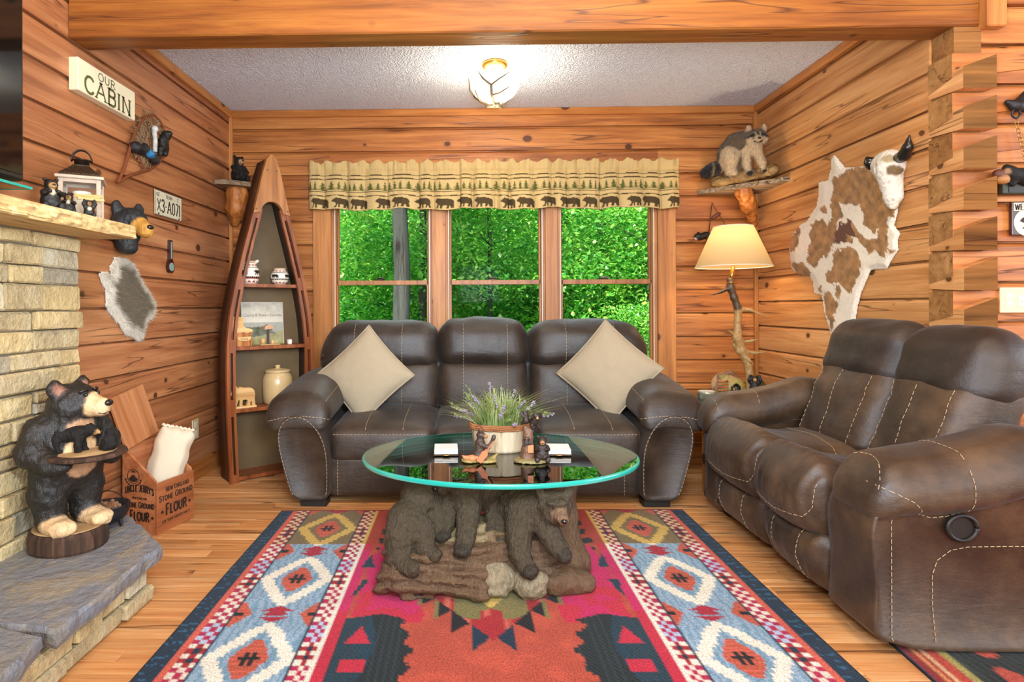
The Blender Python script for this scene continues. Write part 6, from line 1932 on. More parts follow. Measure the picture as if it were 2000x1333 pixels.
blob('driftwood', e, .0105, M['resin'], ct, .03, PALR, [EL((-.02, 2.28, .2), (.2, .12, .05), 2)], .012, 14, world=True, cut=.011, sub=[CP((-.22, 2.078, .118), (.07, 2.095, .165), .032, .028), EL((.092, 2.155, .2), (.016, .025, .015))], warp=lambda P: .0085*np.sin(P[..., 2]*150+P[..., 1]*60+2.5*np.sin(P[..., 0]*9+P[..., 2]*12))*np.clip((.34-P[..., 0])/.1, 0, 1)+.004*np.sin(P[..., 0]*70+P[..., 1]*40+2*np.sin(P[..., 2]*20)))
def tb(es, head, face_dir, nm='bear', eyes=True):
    b_ = blob(nm, es, .0078, M['resin'], ct, .014, ['#463a27', '#7c5f45', '#332b1e'], (), .0055, 62, world=True)
    if eyes:
        h = Vector(head); d = Vector(face_dir).normalized(); sd = Vector((-d.y, d.x, 0)).normalized()
        for s in (1, -1):
            m = MB(); p = h+d*.048+sd*s*.022+Vector((0, 0, .012)); m.ball(p, .0055, 8, 6); m.build('eye', M['horn'], b_, True, world=True)
        m = MB(); p = h+d*.094+Vector((0, 0, -.016)); m.ball(p, (.012, .009, .009), 8, 6); m.build('nose', M['horn'], b_, True, world=True)
    return b_
# left: seen from behind, climbing to the right
tb([EL((-.245, 2.19, .245), (.078, .085, .085)), EL((-.20, 2.27, .32), (.078, .09, .078)), EL((-.15, 2.33, .355), (.065, .07, .065)), EL((-.09, 2.36, .375), (.05, .055, .05)), CP((-.07, 2.37, .37), (-.03, 2.38, .355), .03, .022, 0),
    CP((-.265, 2.15, .22), (-.27, 2.13, .14), .058, .046), CP((-.27, 2.12, .135), (-.215, 2.07, .125), .036, .028), CP((-.19, 2.17, .23), (-.175, 2.15, .17), .05, .038), CP((-.175, 2.14, .165), (-.135, 2.11, .16), .032, .025), CP((-.15, 2.27, .30), (-.125, 2.21, .21), .045, .034),
    EL((-.115, 2.335, .42), (.015, .018, .02)), EL((-.075, 2.40, .415), (.015, .018, .02))], (-.09, 2.36, .375), (1, .2, -.1))
# middle: leaning over the trunk, fore paws down
tb([EL((.03, 2.32, .335), (.10, .085, .085)), EL((-.025, 2.255, .335), (.068, .07, .08)), EL((-.055, 2.24, .40), (.052, .05, .045)), CP((-.08, 2.225, .385), (-.115, 2.21, .365), .03, .024, 0), EL((.12, 2.36, .285), (.085, .085, .08)),
    CP((-.015, 2.21, .29), (-.03, 2.13, .195), .046, .034), EL((-.04, 2.10, .18), (.03, .036, .024), 2), CP((-.085, 2.28, .35), (-.10, 2.22, .23), .04, .034), EL((-.115, 2.19, .2), (.034, .032, .024), 2), CP((.1, 2.29, .25), (.08, 2.24, .19), .055, .04),
    EL((-.03, 2.20, .435), (.012, .016, .016)), EL((-.05, 2.28, .437), (.012, .016, .016))], (-.055, 2.24, .40), (-1, -.4, -.2))
# right: looking out at the room, fore legs hanging over the log
hd_ = (.290, 2.095, .345)
tb([EL((.19, 2.26, .285), (.095, .10, .08)), EL((.185, 2.18, .275), (.068, .075, .085)), CP((.22, 2.17, .30), (.272, 2.13, .33), .068, .056), EL(hd_, (.060, .05, .052)), CP((.298, 2.055, .331), (.308, 2.02, .32), .027, .021, 1), EL((.296, 2.05, .368), (.04, .02, .012)),
    EL((.238, 2.095, .391), (.019, .012, .022)), EL((.340, 2.09, .397), (.019, .012, .022)), EL((.29, 2.08, .31), (.045, .035, .032)),
    CP((.165, 2.13, .245), (.165, 2.10, .18), .05, .038), CP((.165, 2.10, .175), (.185, 2.065, .14), .034, .03), EL((.195, 2.05, .13), (.032, .034, .026), 2),
    CP((.255, 2.12, .27), (.295, 2.07, .205), .046, .036), EL((.315, 2.05, .185), (.028, .03, .028), 2), CP((.12, 2.27, .25), (.11, 2.2, .17), .05, .04)], hd_, (.22, -1, -.1))
for c, r, nm in (((.085, 2.115, .070), (.068, .045, .062), 'stone'), ((.205, 2.10, .064), (.066, .048, .056), 'stone'), ((.018, 2.105, .042), (.032, .03, .032), 'stone')):
    V = [];
    blob(nm, [EL(c, r)], .007, M['resin'], ct, .01, ['#94866a'], (), .013, 20, world=True)
# glass oval
n = 96; a_, b_ = .552, .372; gx_, gy_ = .108, 2.372
def oval(f, z): return [(gx_+a_*f*math.cos(2*PI*i/n), gy_+b_*f*math.sin(2*PI*i/n), z+math.tan(math.radians(1.7))*b_*f*math.sin(2*PI*i/n)) for i in range(n)]
TILT = math.tan(math.radians(1.7))
def TZf(y): return GT+.0012+TILT*(y-2.372)
V = oval(.992, GT)+oval(.992, GT-.016); F = [tuple(range(n)), tuple(range(n, 2*n))[::-1]]
tp = obj('glass_top', V, F, M['table_glass'], ct, world=True)
V = oval(.984, GT+.0006)+oval(.996, GT-.001)+oval(1.0, GT-.004)+oval(1.0, GT-.013)+oval(.994, GT-.0175)+oval(.982, GT-.0166); F = []
for r in range(5):
    for i in range(n): F.append((r*n+i, (r+1)*n+i, (r+1)*n+(i+1) % n, r*n+(i+1) % n))
obj('glass_edge', V, [f[::-1] for f in F], M['glass_edge'], ct, True, world=True)
for x, y in ((.35, 2.38), (-.02, 2.47), (-.10, 2.36)):
    m = MB(); gz = TILT*(y-2.372); m.lathe([(.012, GT-.026+gz), (.013, GT-.0167+gz), (0, GT-.0164+gz)], 12, (x, y, 0)); m.build('glass_bumper', M['black'], ct, world=True)
TZ = GT+.0012

# things on the glass
pp = thing('potted_herbs', 'whitewashed oval pot of lavender and grassy herbs on the glass table', 'plant', (.115, 2.45, TZf(2.45)), 0, None, 1.13); pp.rotation_euler.x = math.radians(1.7)
n = 40; prof = [(.094, .064, 0), (.098, .066, .01), (.108, .074, .085), (.110, .076, .09)]
V = []; F = []
for rx, ry, z in prof+[(.100, .068, .09), (.096, .064, .075)]:
    V += [(rx*math.cos(2*PI*i/n), ry*math.sin(2*PI*i/n), z) for i in range(n)]
for r in range(5):
    for i in range(n): F.append((r*n+i, r*n+(i+1) % n, (r+1)*n+(i+1) % n, (r+1)*n+i))
F.append(tuple(range(n))[::-1]); F.append(tuple(range(5*n, 6*n)))
obj('pot', V, F, M['plant_pot'], pp, True)
m = MB()
for k, (z, r) in enumerate(((.084, .112), (.091, .114), (.098, .113))): m.tube([(r*math.cos(2*PI*i/36), r*.69*math.sin(2*PI*i/36), z+.0012*math.sin(i*2.5+k)) for i in range(37)], .0045, 6)
m.build('rim', M['rim'], pp, True)
m = MB(); m.ball((0, 0, .08), (.10, .066, .016), 16, 6); m.build('moss', M['soil'], pp, True)
random.seed(12); m = MB(); mf = MB()
def blade(mm, p0, p1, p2, w):
    P = [Vector(p0), Vector(p1), Vector(p2)]; d = (P[2]-P[0]); s = Vector((-d.y, d.x, 0)); s = s.normalized()*w if s.length > 1e-4 else Vector((w, 0, 0))
    mm.add([P[0]-s, P[0]+s, P[1]+s*.8, P[1]-s*.8, P[2]], [(0, 1, 2, 3), (3, 2, 4)])
for i in range(420):
    a = random.uniform(0, 2*PI); r = math.sqrt(random.random()); x, y = .09*r*math.cos(a), .058*r*math.sin(a)
    sp = random.uniform(.25, 1.0); h = random.uniform(.05, .155)*(1.1-.35*r)
    dx, dy = x*.9*sp+random.uniform(-.03, .03), y*.9*sp+random.uniform(-.025, .025)
    blade(m, (x, y, .085), (x+dx*.45, y+dy*.45, .085+h*.65), (x+dx*2.2, y+dy*2.2, .085+h), random.uniform(.0012, .003))
for i in range(60):
    a = random.uniform(0, 2*PI); r = random.uniform(.3, 1.0); x, y = .09*r*math.cos(a), .058*r*math.sin(a)
    el = random.uniform(.2, 1.25); L = random.uniform(.10, .17); dx, dy, dz = math.cos(a)*math.cos(el)*L, math.sin(a)*math.cos(el)*L*.75, math.sin(el)*L
    q = [(x, y, .085), (x+dx*.5, y+dy*.5, .085+dz*.62), (x+dx, y+dy, .085+dz*.95)]
    m.tube(q, [.0013, .0011, .0008], 4, False)
    for k in range(14):
        f = random.uniform(.35, 1.0); p = Vector(q[1]).lerp(Vector(q[2]), (f-.35)/.65)
        if i % 3 == 0: mf.ball(p+Vector((random.uniform(-.004, .004), random.uniform(-.004, .004), random.uniform(-.003, .003))), random.uniform(.0025, .0042), 5, 4)
        else:
            b2 = random.uniform(0, 2*PI); l2 = random.uniform(.010, .022); blade(m, p, p+Vector((math.cos(b2)*l2*.5, math.sin(b2)*l2*.5, .004)), p+Vector((math.cos(b2)*l2, math.sin(b2)*l2, .002)), .0024)
o = m.build('foliage', M['herb'], pp); o['kind'] = 'stuff'
o = mf.build('blossoms', M['flower'], pp, True); o['kind'] = 'stuff'

def coasters(label, x, y, rz):
    t = thing('coaster_stack', label, 'coasters', (x, y, TZf(y)), rz, 'coaster stacks on the glass table'); t.rotation_euler.x = math.radians(1.7)
    m = MB(); m.box(-.051, .051, -.051, .051, 0, .006, .002); m.build('tray', M['steel_dark'], t)
    for k in range(3):
        m = MB(); m.box(-.047, .047, -.047, .047, .0064+k*.0066, .0124+k*.0066, .0015); m.build('coaster', M['tile_white'] if k == 2 else M['linen_white'], t)
    m = MB(); m.tube([(-.014, -.0512, .008), (-.008, -.056, .005), (.008, -.056, .005), (.014, -.0512, .008)], .0014, 5); m.build('pull', M['brass'], t)
coasters('square white coaster stack left of the potted herbs on the glass table', -.108, 2.39, .05)
coasters('square white coaster stack right of the potted herbs on the glass table', .345, 2.39, -.04)

PB = ['#3a2a20', '#9a6a44', '#5b4330', '#8c7a44', '#c4764a']
fg = thing('bear_figurine', 'bear figurine holding a paddle beside a fish, front left on the glass table', 'figurine', (.024, 2.27, TZf(2.27)), 0, None, 1.18); fg.rotation_euler.x = math.radians(1.7)
blob('body', [EL((-.0, 0, .02), (.022, .018, .022)), CP((0, 0, .02), (.004, 0, .06), .02, .017), EL((.006, 0, .086), (.0145, .0135, .0135)), CP((.014, -.002, .085), (.024, -.004, .083), .008, .006, 1), CP((.008, -.012, .058), (.03, -.016, .05), .0075, .006), CP((.03, -.016, .05), (.045, -.014, .075), .006, .0055), EL((.048, -.014, .083), (.007, .006, .009)), EL((.0, .009, .1), (.004, .004, .005)), EL((.006, -.01, .1), (.004, .004, .005)), CP((.0, -.012, .015), (.018, -.018, .006), .011, .009)], .0028, M['resin_small'], fg, .006, PB, (), .0012, 110)
m = MB(); m.prism([(-.009, -.022), (.009, -.022), (.011, .012), (0, .026), (-.011, .012)], (.0, 0, 0), (1, 0, 0), (0, 0, 1), (0, -1, 0), .004); m.tube([(0, -.002, .02), (0, -.002, .06)], .0025, 6); o = m.build('paddle', plain('orange_wood', '#b8663c', .6), fg); o.location = (.012, -.030, .026); o.rotation_euler = (0, math.radians(36), 0)
blob('base', [EL((-.03, -.005, .006), (.028, .024, .010), 3), EL((.025, -.006, .005), (.034, .024, .008), 3), CP((.04, 0, .008), (.062, .01, .022), .007, .003, 3)], .0035, M['resin_small'], fg, .008, PB, (), .002, 80, cut=.0005)
blob('fish', [CP((-.045, -.018, .018), (-.022, -.02, .016), .006, .011, 4), CP((-.022, -.02, .016), (-.004, -.02, .018), .011, .005, 4), CP((-.045, -.018, .018), (-.055, -.018, .025), .006, .002, 4)], .0028, M['resin_small'], fg, .004, PB)
bear_face(fg, .04, (-.0, -.002, .057), nose=(.72, 0, .64), eye=(.42, .12, .85))

fg = thing('bear_figurine', 'tree-stump figurine with bear cubs climbing it, front right on the glass table', 'figurine', (.226, 2.275, TZf(2.275)), 0, None, 1.12); fg.rotation_euler.x = math.radians(1.7)
blob('stump', [CP((-.014, 0, .0), (-.012, 0, .085), .026, .017, 2), CP((-.012, 0, .085), (-.02, 0, .115), .017, .010, 2), CP((-.012, 0, .09), (.006, 0, .12), .012, .007, 2), CP((-.03, -.012, .0), (-.05, -.02, .0), .014, .008, 2), CP((0, -.014, 0), (.02, -.02, 0), .014, .008, 2)], .003, M['resin_small'], fg, .008, ['#1a120e', '#9a6a44', '#6b4a34'], (EL((-.012, -.024, .07), (.011, .012, .013), 0),), .0025, 60, cut=.0005)
for c, s, rz, ry in (((.006, 0, .125), .062, -1.2, .5), ((.034, -.012, .006), .095, -1.57, 0), ((-.018, -.014, .058), .036, -1.57, 0), ((-.016, .002, .128), .05, 2.0, .2)):
    es = scale_e(bear_sit('fwd' if s > .07 else 'up'), s, c, rz, ry)
    bb = blob('bear_cub', es, max(.0022, s*.034), M['resin_small'], fg, .06*s, ['#2a1d16', '#a87a50', '#3a2a20'], (), .0008, 120)
    bear_face(bb, s, c, rz, ry=ry)
m = MB(); m.prism([(-.009, -.012), (.01, -.012), (.01, .014), (-.009, .012)], (-.006, -.03, .05), (1, 0, 0), (0, 0, 1), (0, -1, 0), .003); m.build('name_board', plain('orange_wood2', '#c4764a', .6), fg)
blob('base', [EL((.0, -.006, .005), (.062, .036, .010), 1)], .0035, M['resin_small'], fg, .008, ['#3a2a20', '#80744a'], (), .003, 70, cut=.0005)
# ------------------------------------------------------------------ valance
va = thing('valance', 'gathered tan valance with woven bears and pine trees over the window', 'curtain', (.14, 4.05, 1.88))
VX0, VX1 = -1.128, 1.418
nu, nv = 620, 74
us = np.linspace(0, 1, nu+1); vs_ = np.linspace(0, 1, nv+1)
rgv = np.random.default_rng(4)
fold = np.zeros(nu+1)
cs_ = [0, .043, .105, .155, .215, .30, .338, .41, .445, .50, .515, .545, .61, .66, .70, .735, .79, .84, .905, .95, 1.0]
for a, b2 in zip(cs_[:-1], cs_[1:]):
    m_ = (us >= a) & (us <= b2); k = (us[m_]-a)/(b2-a); fold[m_] = (np.sin(k*PI)**.6)*(1 if (b2-a) > .03 else .5)
fine = np.array([noise.noise(Vector((u*75, 0, 0)))+.5*noise.noise(Vector((u*160, 3, 0))) for u in us])
V = []; C = []
tan, brn, olv = np.array(hexc('#c4a872')[:3]), np.array(hexc('#4a3a22')[:3]), np.array(hexc('#57592c')[:3])
bear_c = np.array(hexc('#4b3d28')[:3])
# print laid out along the cloth, partly hidden in the folds
bears = []; u0 = .012; kk = 0
while u0 < .97:
    w = .046; bears.append((u0, w)); u0 += w+.004+.006*((kk*7) % 3); kk += 1
trees_u = np.arange(.008, .995, .0178)
UU, VV = np.meshgrid(us, vs_)
X = VX0+(VX1-VX0)*UU
Zt, Zb = 2.052, 1.722
hem = .006*np.sin(us*31)+.004*np.sin(us*77+1)-.004*fold
Z = Zt+(Zb+hem[None, :]-Zt)*VV
head = np.clip((.16-VV)/.16, 0, 1)
Z = Z + head*(.010*np.sin(us*140)[None, :]+.012*fine[None, :]) - .02*head*0
Yd = 4.070-.012-.052*fold[None, :]*(.30+.70*VV) - .010*fine[None, :]*(1-.7*VV) + .010*np.exp(-((VV-.2)/.03)**2) - .016*head*np.abs(np.sin(us*95))[None, :]
X = X + .004*np.sin(UU*190)*VV
cu = UU + .006*np.sin(UU*2*PI*9)          # print coordinate
Cc = np.empty((nv+1, nu+1, 3)); Cc[:] = tan
wv = .008*fold[None, :]
v_ = VV + wv
for c0 in (.285, .365, .625, .715): Cc[np.abs(v_-c0) < .0085] = brn
for tu in trees_u:
    hgt = .185 if int(tu*1000) % 3 else .155; y0 = .60; du_ = np.abs(cu-tu); tt = (y0-v_)/hgt
    wd = .0092*(1-tt)*(.70+.3*np.sign(np.sin(tt*34)))
    mm = (tt > 0) & (tt < 1) & (du_ < wd+.0006); Cc[mm] = olv
for b0, w in bears:
    bu = 1-(1-(cu-b0)/w); bv = (.968-v_)/.232; mm = in_poly(bu, bv, BEAR) & (bu > 0) & (bu < 1); Cc[mm] = bear_c
Cc[v_ > .995] = brn
V = np.stack([X, Yd, Z], -1).reshape(-1, 3)
i = (np.arange(nv)[:, None]*(nu+1)+np.arange(nu)[None, :]).ravel(); F = np.stack([i, i+nu+1, i+nu+2, i+1], 1)
vo = obj('cloth', V, F, M['cloth'], va, True, Cc.reshape(-1, 3), world=True)
m = MB(); m.tube([(VX0-.002, 4.086, 1.992), (VX1+.002, 4.086, 1.992)], .006, 8); m.build('curtain_rod', M['linen_white'], va, world=True)
for x in (VX0, VX1):
    m = MB(); m.box(x-.003, x+.003, 4.075, 4.1, 1.98, 2.005); m.build('rod_bracket', M['linen_white'], va, world=True)

# ------------------------------------------------------------------ ceiling light
LX, LY = .134, 3.34
cl = thing('ceiling_light', 'glowing bowl ceiling light wrapped in bronze antlers', 'ceiling light', (LX, LY, 2.43))
m = MB(); m.lathe([(.0, -.001), (.074, -.001), (.076, -.012), (.062, -.03), (.055, -.034), (0, -.034)][::-1], 36); m.build('canopy', M['brass'], cl, True)
prof = [(.0, -.222), (.03, -.219), (.075, -.205), (.112, -.178), (.136, -.14), (.146, -.098), (.148, -.09), (.142, -.092), (.131, -.138), (.107, -.172), (.072, -.197), (.03, -.21), (0, -.213)]
m = MB(); m.lathe(prof, 48); m.build('glass_bowl', M['bowl_glow'], cl, True)
m = MB(); m.tube([(0, 0, -.034), (0, 0, -.235)], .007, 8); m.ball((0, 0, -.235), .014, 10, 8); m.build('center_rod', M['steel_dark'], cl, True)
def bowl_pt(a, z, off=.006):
    r = np.interp(z, [p[1] for p in prof[:7]], [p[0] for p in prof[:7]])+off
    return Vector((r*math.cos(a), r*math.sin(a), z-.003))
AN = plain('bronze_antler', '#7a6a50', .4, .5, .3, vary=.4)
for k, a0 in enumerate((-PI/2-.25, PI/6+.25, 5*PI/6+.1)):
    m = MB()
    st = [Vector((.05*math.cos(a0+2.4), .05*math.sin(a0+2.4), -.243)), Vector((0.03*math.cos(a0), .03*math.sin(a0), -.236)), bowl_pt(a0, -.205), bowl_pt(a0+.05, -.165)]
    m.tube(st, [.009, .0085, .008, .007], 7)
    m.tube([st[3], bowl_pt(a0-.25, -.13), bowl_pt(a0-.42, -.085, .012)], [.007, .0055, .002], 6)
    m.tube([st[3], bowl_pt(a0+.35, -.14), bowl_pt(a0+.75, -.10, .010)], [.006, .005, .002], 6)
    m.tube([st[2], bowl_pt(a0+.5, -.196), bowl_pt(a0+.9, -.165, .01)], [.006, .005, .002], 6)
    m.build('antler', AN, cl, True)
for a in (0.6, 2.7, 4.8):
    m = MB(); m.ball((.03*math.cos(a)+.0, .03*math.sin(a), -.085), (.018, .018, .024), 10, 8); m.build('bulb', M['bulb'], cl, True)
light('ceiling_light_glow', 'POINT', (LX, LY, 2.345), 20, (1.0, .86, .64), radius=.07)
light('ceiling_light_down', 'POINT', (LX, LY, 2.13), 9, (1.0, .86, .66), radius=.14)

# ------------------------------------------------------------------ end table with lamp in the right corner
et = thing('end_table', 'glass-topped wooden end table in the corner between the sofa and loveseat', 'table', (1.61, 3.63, 0))
ex0, ex1, ey0, ey1, EZ = 1.29, 1.92, 3.30, 3.97, .497
m = MB(); m.box(ex0, ex1, ey0, ey1, EZ-.012, EZ, .003); m.build('glass_top', M['table_glass'], et, world=True)
m = MB()
m.box(ex0, ex1, ey0-.0, ey0+.05, EZ-.05, EZ-.0125, .003); m.box(ex0, ex1, ey1-.05, ey1, EZ-.05, EZ-.0125, .003); m.box(ex0, ex0+.05, ey0+.05, ey1-.05, EZ-.05, EZ-.0125, .003); m.box(ex1-.05, ex1, ey0+.05, ey1-.05, EZ-.05, EZ-.0125, .003)
m.build('frame', M['beam'], et, world=True)
m = MB(); m.box(ex0+.05, ex1-.05, ey0+.05, ey1-.05, EZ-.045, EZ-.025); m.build('top_board', M['shelf_wood'], et, world=True)
for x in (ex0+.03, ex1-.03):
    for y in (ey0+.03, ey1-.03):
        m = MB(); m.box(x-.025, x+.025, y-.025, y+.025, 0, EZ-.05, .003); m.build('leg', M['trim_z'], et, world=True)
EZT = EZ+.001

LY_ = 3.74
def LP(u, v, dy=0.0): return at(u, v, Y=LY_+dy)
tl = thing('table_lamp', 'tall antler table lamp with cream shade on the corner end table', 'lamp', (1.765, LY_, EZT))
m = MB(); m.lathe([(.06, 0), (.062, .008), (.05, .014), (0, .015)], 24, (1.765, LY_, EZT)); m.build('base', M['bark'], tl, True, world=True)
ac = [(1466, 768), (1465, 742), (1462, 715), (1449, 686), (1440, 660), (1441, 625), (1442, 605), (1434, 582), (1427, 562), (1426, 548)]
ar = [.030, .026, .023, .024, .028, .020, .021, .021, .023, .019]
es = [CP(LP(*ac[i]), LP(*ac[i+1]), ar[i], ar[i+1], 0 if i < 6 else 1) for i in range(len(ac)-1)]
for base_, mid, tip, r, c in (((1428, 562), (1410, 570), (1387, 578), .012, 2), ((1444, 603), (1466, 606), (1501, 621), .013, 0), ((1440, 668), (1430, 652), (1416, 640), .011, 0), ((1452, 668), (1468, 666), (1482, 662), .012, 0), ((1452, 684), (1474, 690), (1500, 688), .012, 0), ((1456, 690), (1463, 702), (1474, 714), .010, 0), ((1441, 690), (1434, 676), (1432, 662), .010, 0)):
    es += [CP(LP(*base_), LP(*mid, -.02), r, r*.75, c), CP(LP(*mid, -.02), LP(*tip, -.05), r*.75, r*.22, c)]
blob('antler_stem', es, .0065, M['antler'], tl, .014, ['#a98450', '#4f3b26', '#3a2c20'], (), .0035, 45, world=True)
shc = LP(1432, 485)
m = MB(); p0 = LP(1427, 552); m.tube([p0, Vector((shc.x, LY_, 1.30))], [.013, .013], 12); m.lathe([(.024, -.004), (.024, .002), (0, .003)], 16, tuple(p0)); m.build('socket_tube', M['brass'], tl, True, world=True)
ZB_, ZT_ = 1.296, 1.548
n = 64; V = []; F = []
for r, z in ((.226, ZB_), (.117, ZT_), (.114, ZT_), (.223, ZB_)): V += [(shc.x+r*math.cos(2*PI*i/n), LY_+r*math.sin(2*PI*i/n), z) for i in range(n)]
for r in range(3):
    for i in range(n): F.append((r*n+i, r*n+(i+1) % n, (r+1)*n+(i+1) % n, (r+1)*n+i))
V1, F1 = V[:2*n], F[:n]
obj('shade', V1, F1, M['shade'], tl, True, world=True)
m = MB()
for r, z in ((.2265, ZB_), (.1175, ZT_)): m.tube([(shc.x+r*math.cos(2*PI*i/48), LY_+r*math.sin(2*PI*i/48), z) for i in range(49)], .003, 6)
m.build('shade_trim', M['linen_white'], tl, True, world=True)
m = MB()
for a in (0, 2.1, 4.2): m.tube([(shc.x, LY_, ZT_-.01), (shc.x+.116*math.cos(a), LY_+.116*math.sin(a), ZT_-.01)], .0018, 5)
m.tube([(shc.x, LY_, 1.30), (shc.x+.06, LY_, 1.36), (shc.x+.06, LY_, 1.48), (shc.x, LY_, ZT_-.01)], .002, 5); m.build('harp', M['brass'], tl, True, world=True)
m = MB(); m.ball((shc.x, LY_, ZT_+.006), (.011, .011, .013), 10, 8); m.build('finial', M['linen_white'], tl, True, world=True)
m = MB(); m.ball((shc.x, LY_, 1.385), (.028, .028, .04), 12, 10); m.build('bulb', M['bulb'], tl, True, world=True)
light('table_lamp_glow', 'POINT', (shc.x, LY_, 1.44), 8, (1.0, .78, .5), radius=.045)
cz_ = EZT
es = scale_e(bear_sit('up'), .12, (1.752, LY_-.05, EZT+.012), math.radians(-110))
bb = blob('bear', es, .0045, M['resin_small'], tl, .008, BLK, (), .0015, 90, world=True)
blob('leafy_mound', [EL((1.80, LY_-.01, EZT+.04), (.035, .035, .045))], .006, M['resin_small'], tl, .01, ['#4a4a24'], (), .010, 60, world=True, cut=EZT+.003)

# figurines and tins on the end table
dn = thing('bear_figurine', 'round log-den figurine with a bear at its mouth beside the antler lamp', 'figurine', (1.575, 3.66, EZT))
blob('den', [EL((-.01, .02, .06), (.085, .04, .085), 0), EL((.04, -.01, .045), (.06, .035, .06), 1), CP((-.08, 0, .02), (-.05, 0, .12), .012, .012, 2), CP((-.05, .0, .12), (.02, 0, .145), .012, .012, 2), CP((.02, 0, .14), (.08, 0, .09), .012, .010, 2), CP((-.09, -.01, .004), (.09, -.01, .004), .02, .02, 3)], .005, M['resin_small'], dn, .012, ['#b08a5a', '#9a8a48', '#7a5236', '#6f6a3e', '#1c1510'], [EL((.035, -.04, .048), (.026, .02, .03), 4), EL((-.02, -.03, .115), (.04, .03, .02), 1)], .003, 55, cut=.0005, sub=[EL((.035, -.045, .048), (.024, .025, .028))])
for i in range(4):
    m = MB(); m.tube([(-.07, -.024, .035+.018*i), (-.01, -.03, .036+.018*i)], .006, 6); m.build('log_slat', M['bark_orange'], dn, True)
es = scale_e(bear_sit('down'), .07, (.008, -.052, .0), -PI/2); bb = blob('bear', es, .0026, M['resin_small'], dn, .004, BLK, (), .001, 100); bear_face(bb, .07, (.008, -.052, 0), -PI/2)
def tin(label, u, v, r, h, y):
    p = at(u, v, Y=y); t = thing('round_tin', label, 'tin', (p.x, y, EZT))
    m = MB(); m.lathe([(r, 0), (r, h*.6), (r+.002, h*.62), (r+.002, h), (r-.006, h+.001), (0, h-.001)], 32); m.build('tin_body', M['print_tin'] if 'print_tin' in M else M['steel_tin'], t, True)
    m = MB(); m.lathe([(r-.006, h+.0012), (0, h+.0014)], 32); m.build('lid_face', M['tile_white'], t)
M['steel_tin'] = plain('pale_tin', '#b9b6a0', .3, .5, .5, vary=.4, scale=30)
tin('round pale tin stack at the sofa end of the corner end table', 1380, 770, .05, .042, 3.56)
tin('flat round pale tin below the antler lamp on the end table', 1438, 772, .052, .016, 3.50)

# ------------------------------------------------------------------ corner shelf with raccoon
rs = thing('corner_shelf', 'bark-edged triangular corner shelf on a curved branch bracket at the right', 'shelf', (1.85, 3.97, 1.83))
poly = [(1.555, YB-.003), (1.565, YB-.035), (XR-.035, 3.672), (XR-.003, 3.668), (XR-.003, YB-.003)]
P = []
for i in range(len(poly)):
    a, b2 = Vector(poly[i]), Vector(poly[(i+1) % 5])
    k = 14 if i == 1 else 2
    for q in range(k):
        p = a.lerp(b2, q/k); 
        if i == 1: p = p+Vector((-.7, -.7))*.010*noise.noise(Vector((q*.9, 2, 0)))
        P.append((p.x, p.y))
m = MB(); m.prism(P[::1], (0, 0, 1.818), (1, 0, 0), (0, 1, 0), (0, 0, 1), .028); m.build('board', M['bark_grey'], rs, world=True)
blob('branch_bracket', [CP((1.80, 3.93, 1.81), (1.86, 3.99, 1.72), .055, .05), CP((1.86, 3.99, 1.72), (1.925, 4.055, 1.60), .05, .022)], .008, M['bark_orange'], rs, .02, None, (), .008, 30, world=True)
SZ = 1.8465
dl = thing('driftwood_log', 'grey driftwood log lying on the corner shelf under the raccoon', 'log', (1.78, 3.86, SZ))
blob('wood', [CP((1.635, 3.985, SZ+.036), (1.77, 3.87, SZ+.045), .031, .037), CP((1.77, 3.87, SZ+.045), (1.90, 3.745, SZ+.060), .037, .036), EL((1.66, 3.96, SZ+.03), (.035, .035, .03))], .007, M['drift'], dl, .03, None, (), .008, 22, world=True, cut=SZ+.001)

rc = thing('raccoon', 'mounted raccoon standing on a driftwood log on the corner shelf', 'raccoon', (1.77, 3.87, SZ+.085))
RP = lambda u, v, y: at(u, v, Y=y)
hy = 3.765
H = RP(1478, 268, hy)
fwd = Vector((-.28, -1, -.12)).normalized(); rt = Vector((1, -.28, 0)).normalized(); up = Vector((0, 0, 1))
def hp(f, r, u): return H+fwd*f+rt*r+up*u
GREY, CREAM, DARK, BROWN = 0, 1, 2, 3
es = [EL(RP(1440, 281, 3.86), (.078, .08, .068), GREY), EL(RP(1427, 300, 3.89), (.078, .08, .080), GREY), EL(RP(1426, 305, 3.85), (.055, .055, .065), CREAM), EL(RP(1458, 278, 3.82), (.07, .07, .07), GREY), EL(RP(1469, 288, 3.79), (.056, .055, .055), CREAM),
      EL(H, (.056, .05, .046), GREY), EL(hp(.012, .032, -.016), (.034, .03, .026), CREAM), EL(hp(.012, -.032, -.016), (.034, .03, .026), CREAM), CP(hp(.03, 0, -.012), hp(.068, 0, -.022), .024, .014, CREAM),
      EL(hp(-.005, .046, .056), (.016, .010, .026), CREAM), EL(hp(-.005, -.046, .056), (.016, .010, .026), CREAM),
      CP(RP(1424, 312, 3.88), RP(1428, 332, 3.87), .055, .032, CREAM), CP(RP(1428, 332, 3.87), RP(1436, 338, 3.845), .020, .014, CREAM), CP(RP(1440, 312, 3.92), RP(1446, 334, 3.90), .05, .028, BROWN),
      CP(RP(1458, 298, 3.79), RP(1458, 316, 3.785), .030, .021, CREAM), CP(RP(1458, 316, 3.785), RP(1464, 337, 3.785), .020, .013, CREAM), EL(RP(1465, 338.5, 3.775), (.018, .018, .009), DARK),
      CP(RP(1480, 297, 3.775), RP(1487, 315, 3.765), .028, .021, CREAM), CP(RP(1487, 315, 3.765), RP(1493, 333, 3.765), .020, .013, CREAM), EL(RP(1495, 334.5, 3.755), (.019, .018, .009), DARK)]
tail = [(1418, 320, 3.92), (1408, 326, 3.93), (1399, 329, 3.935), (1390, 332, 3.94), (1381, 336, 3.95), (1375, 338, 3.955)]
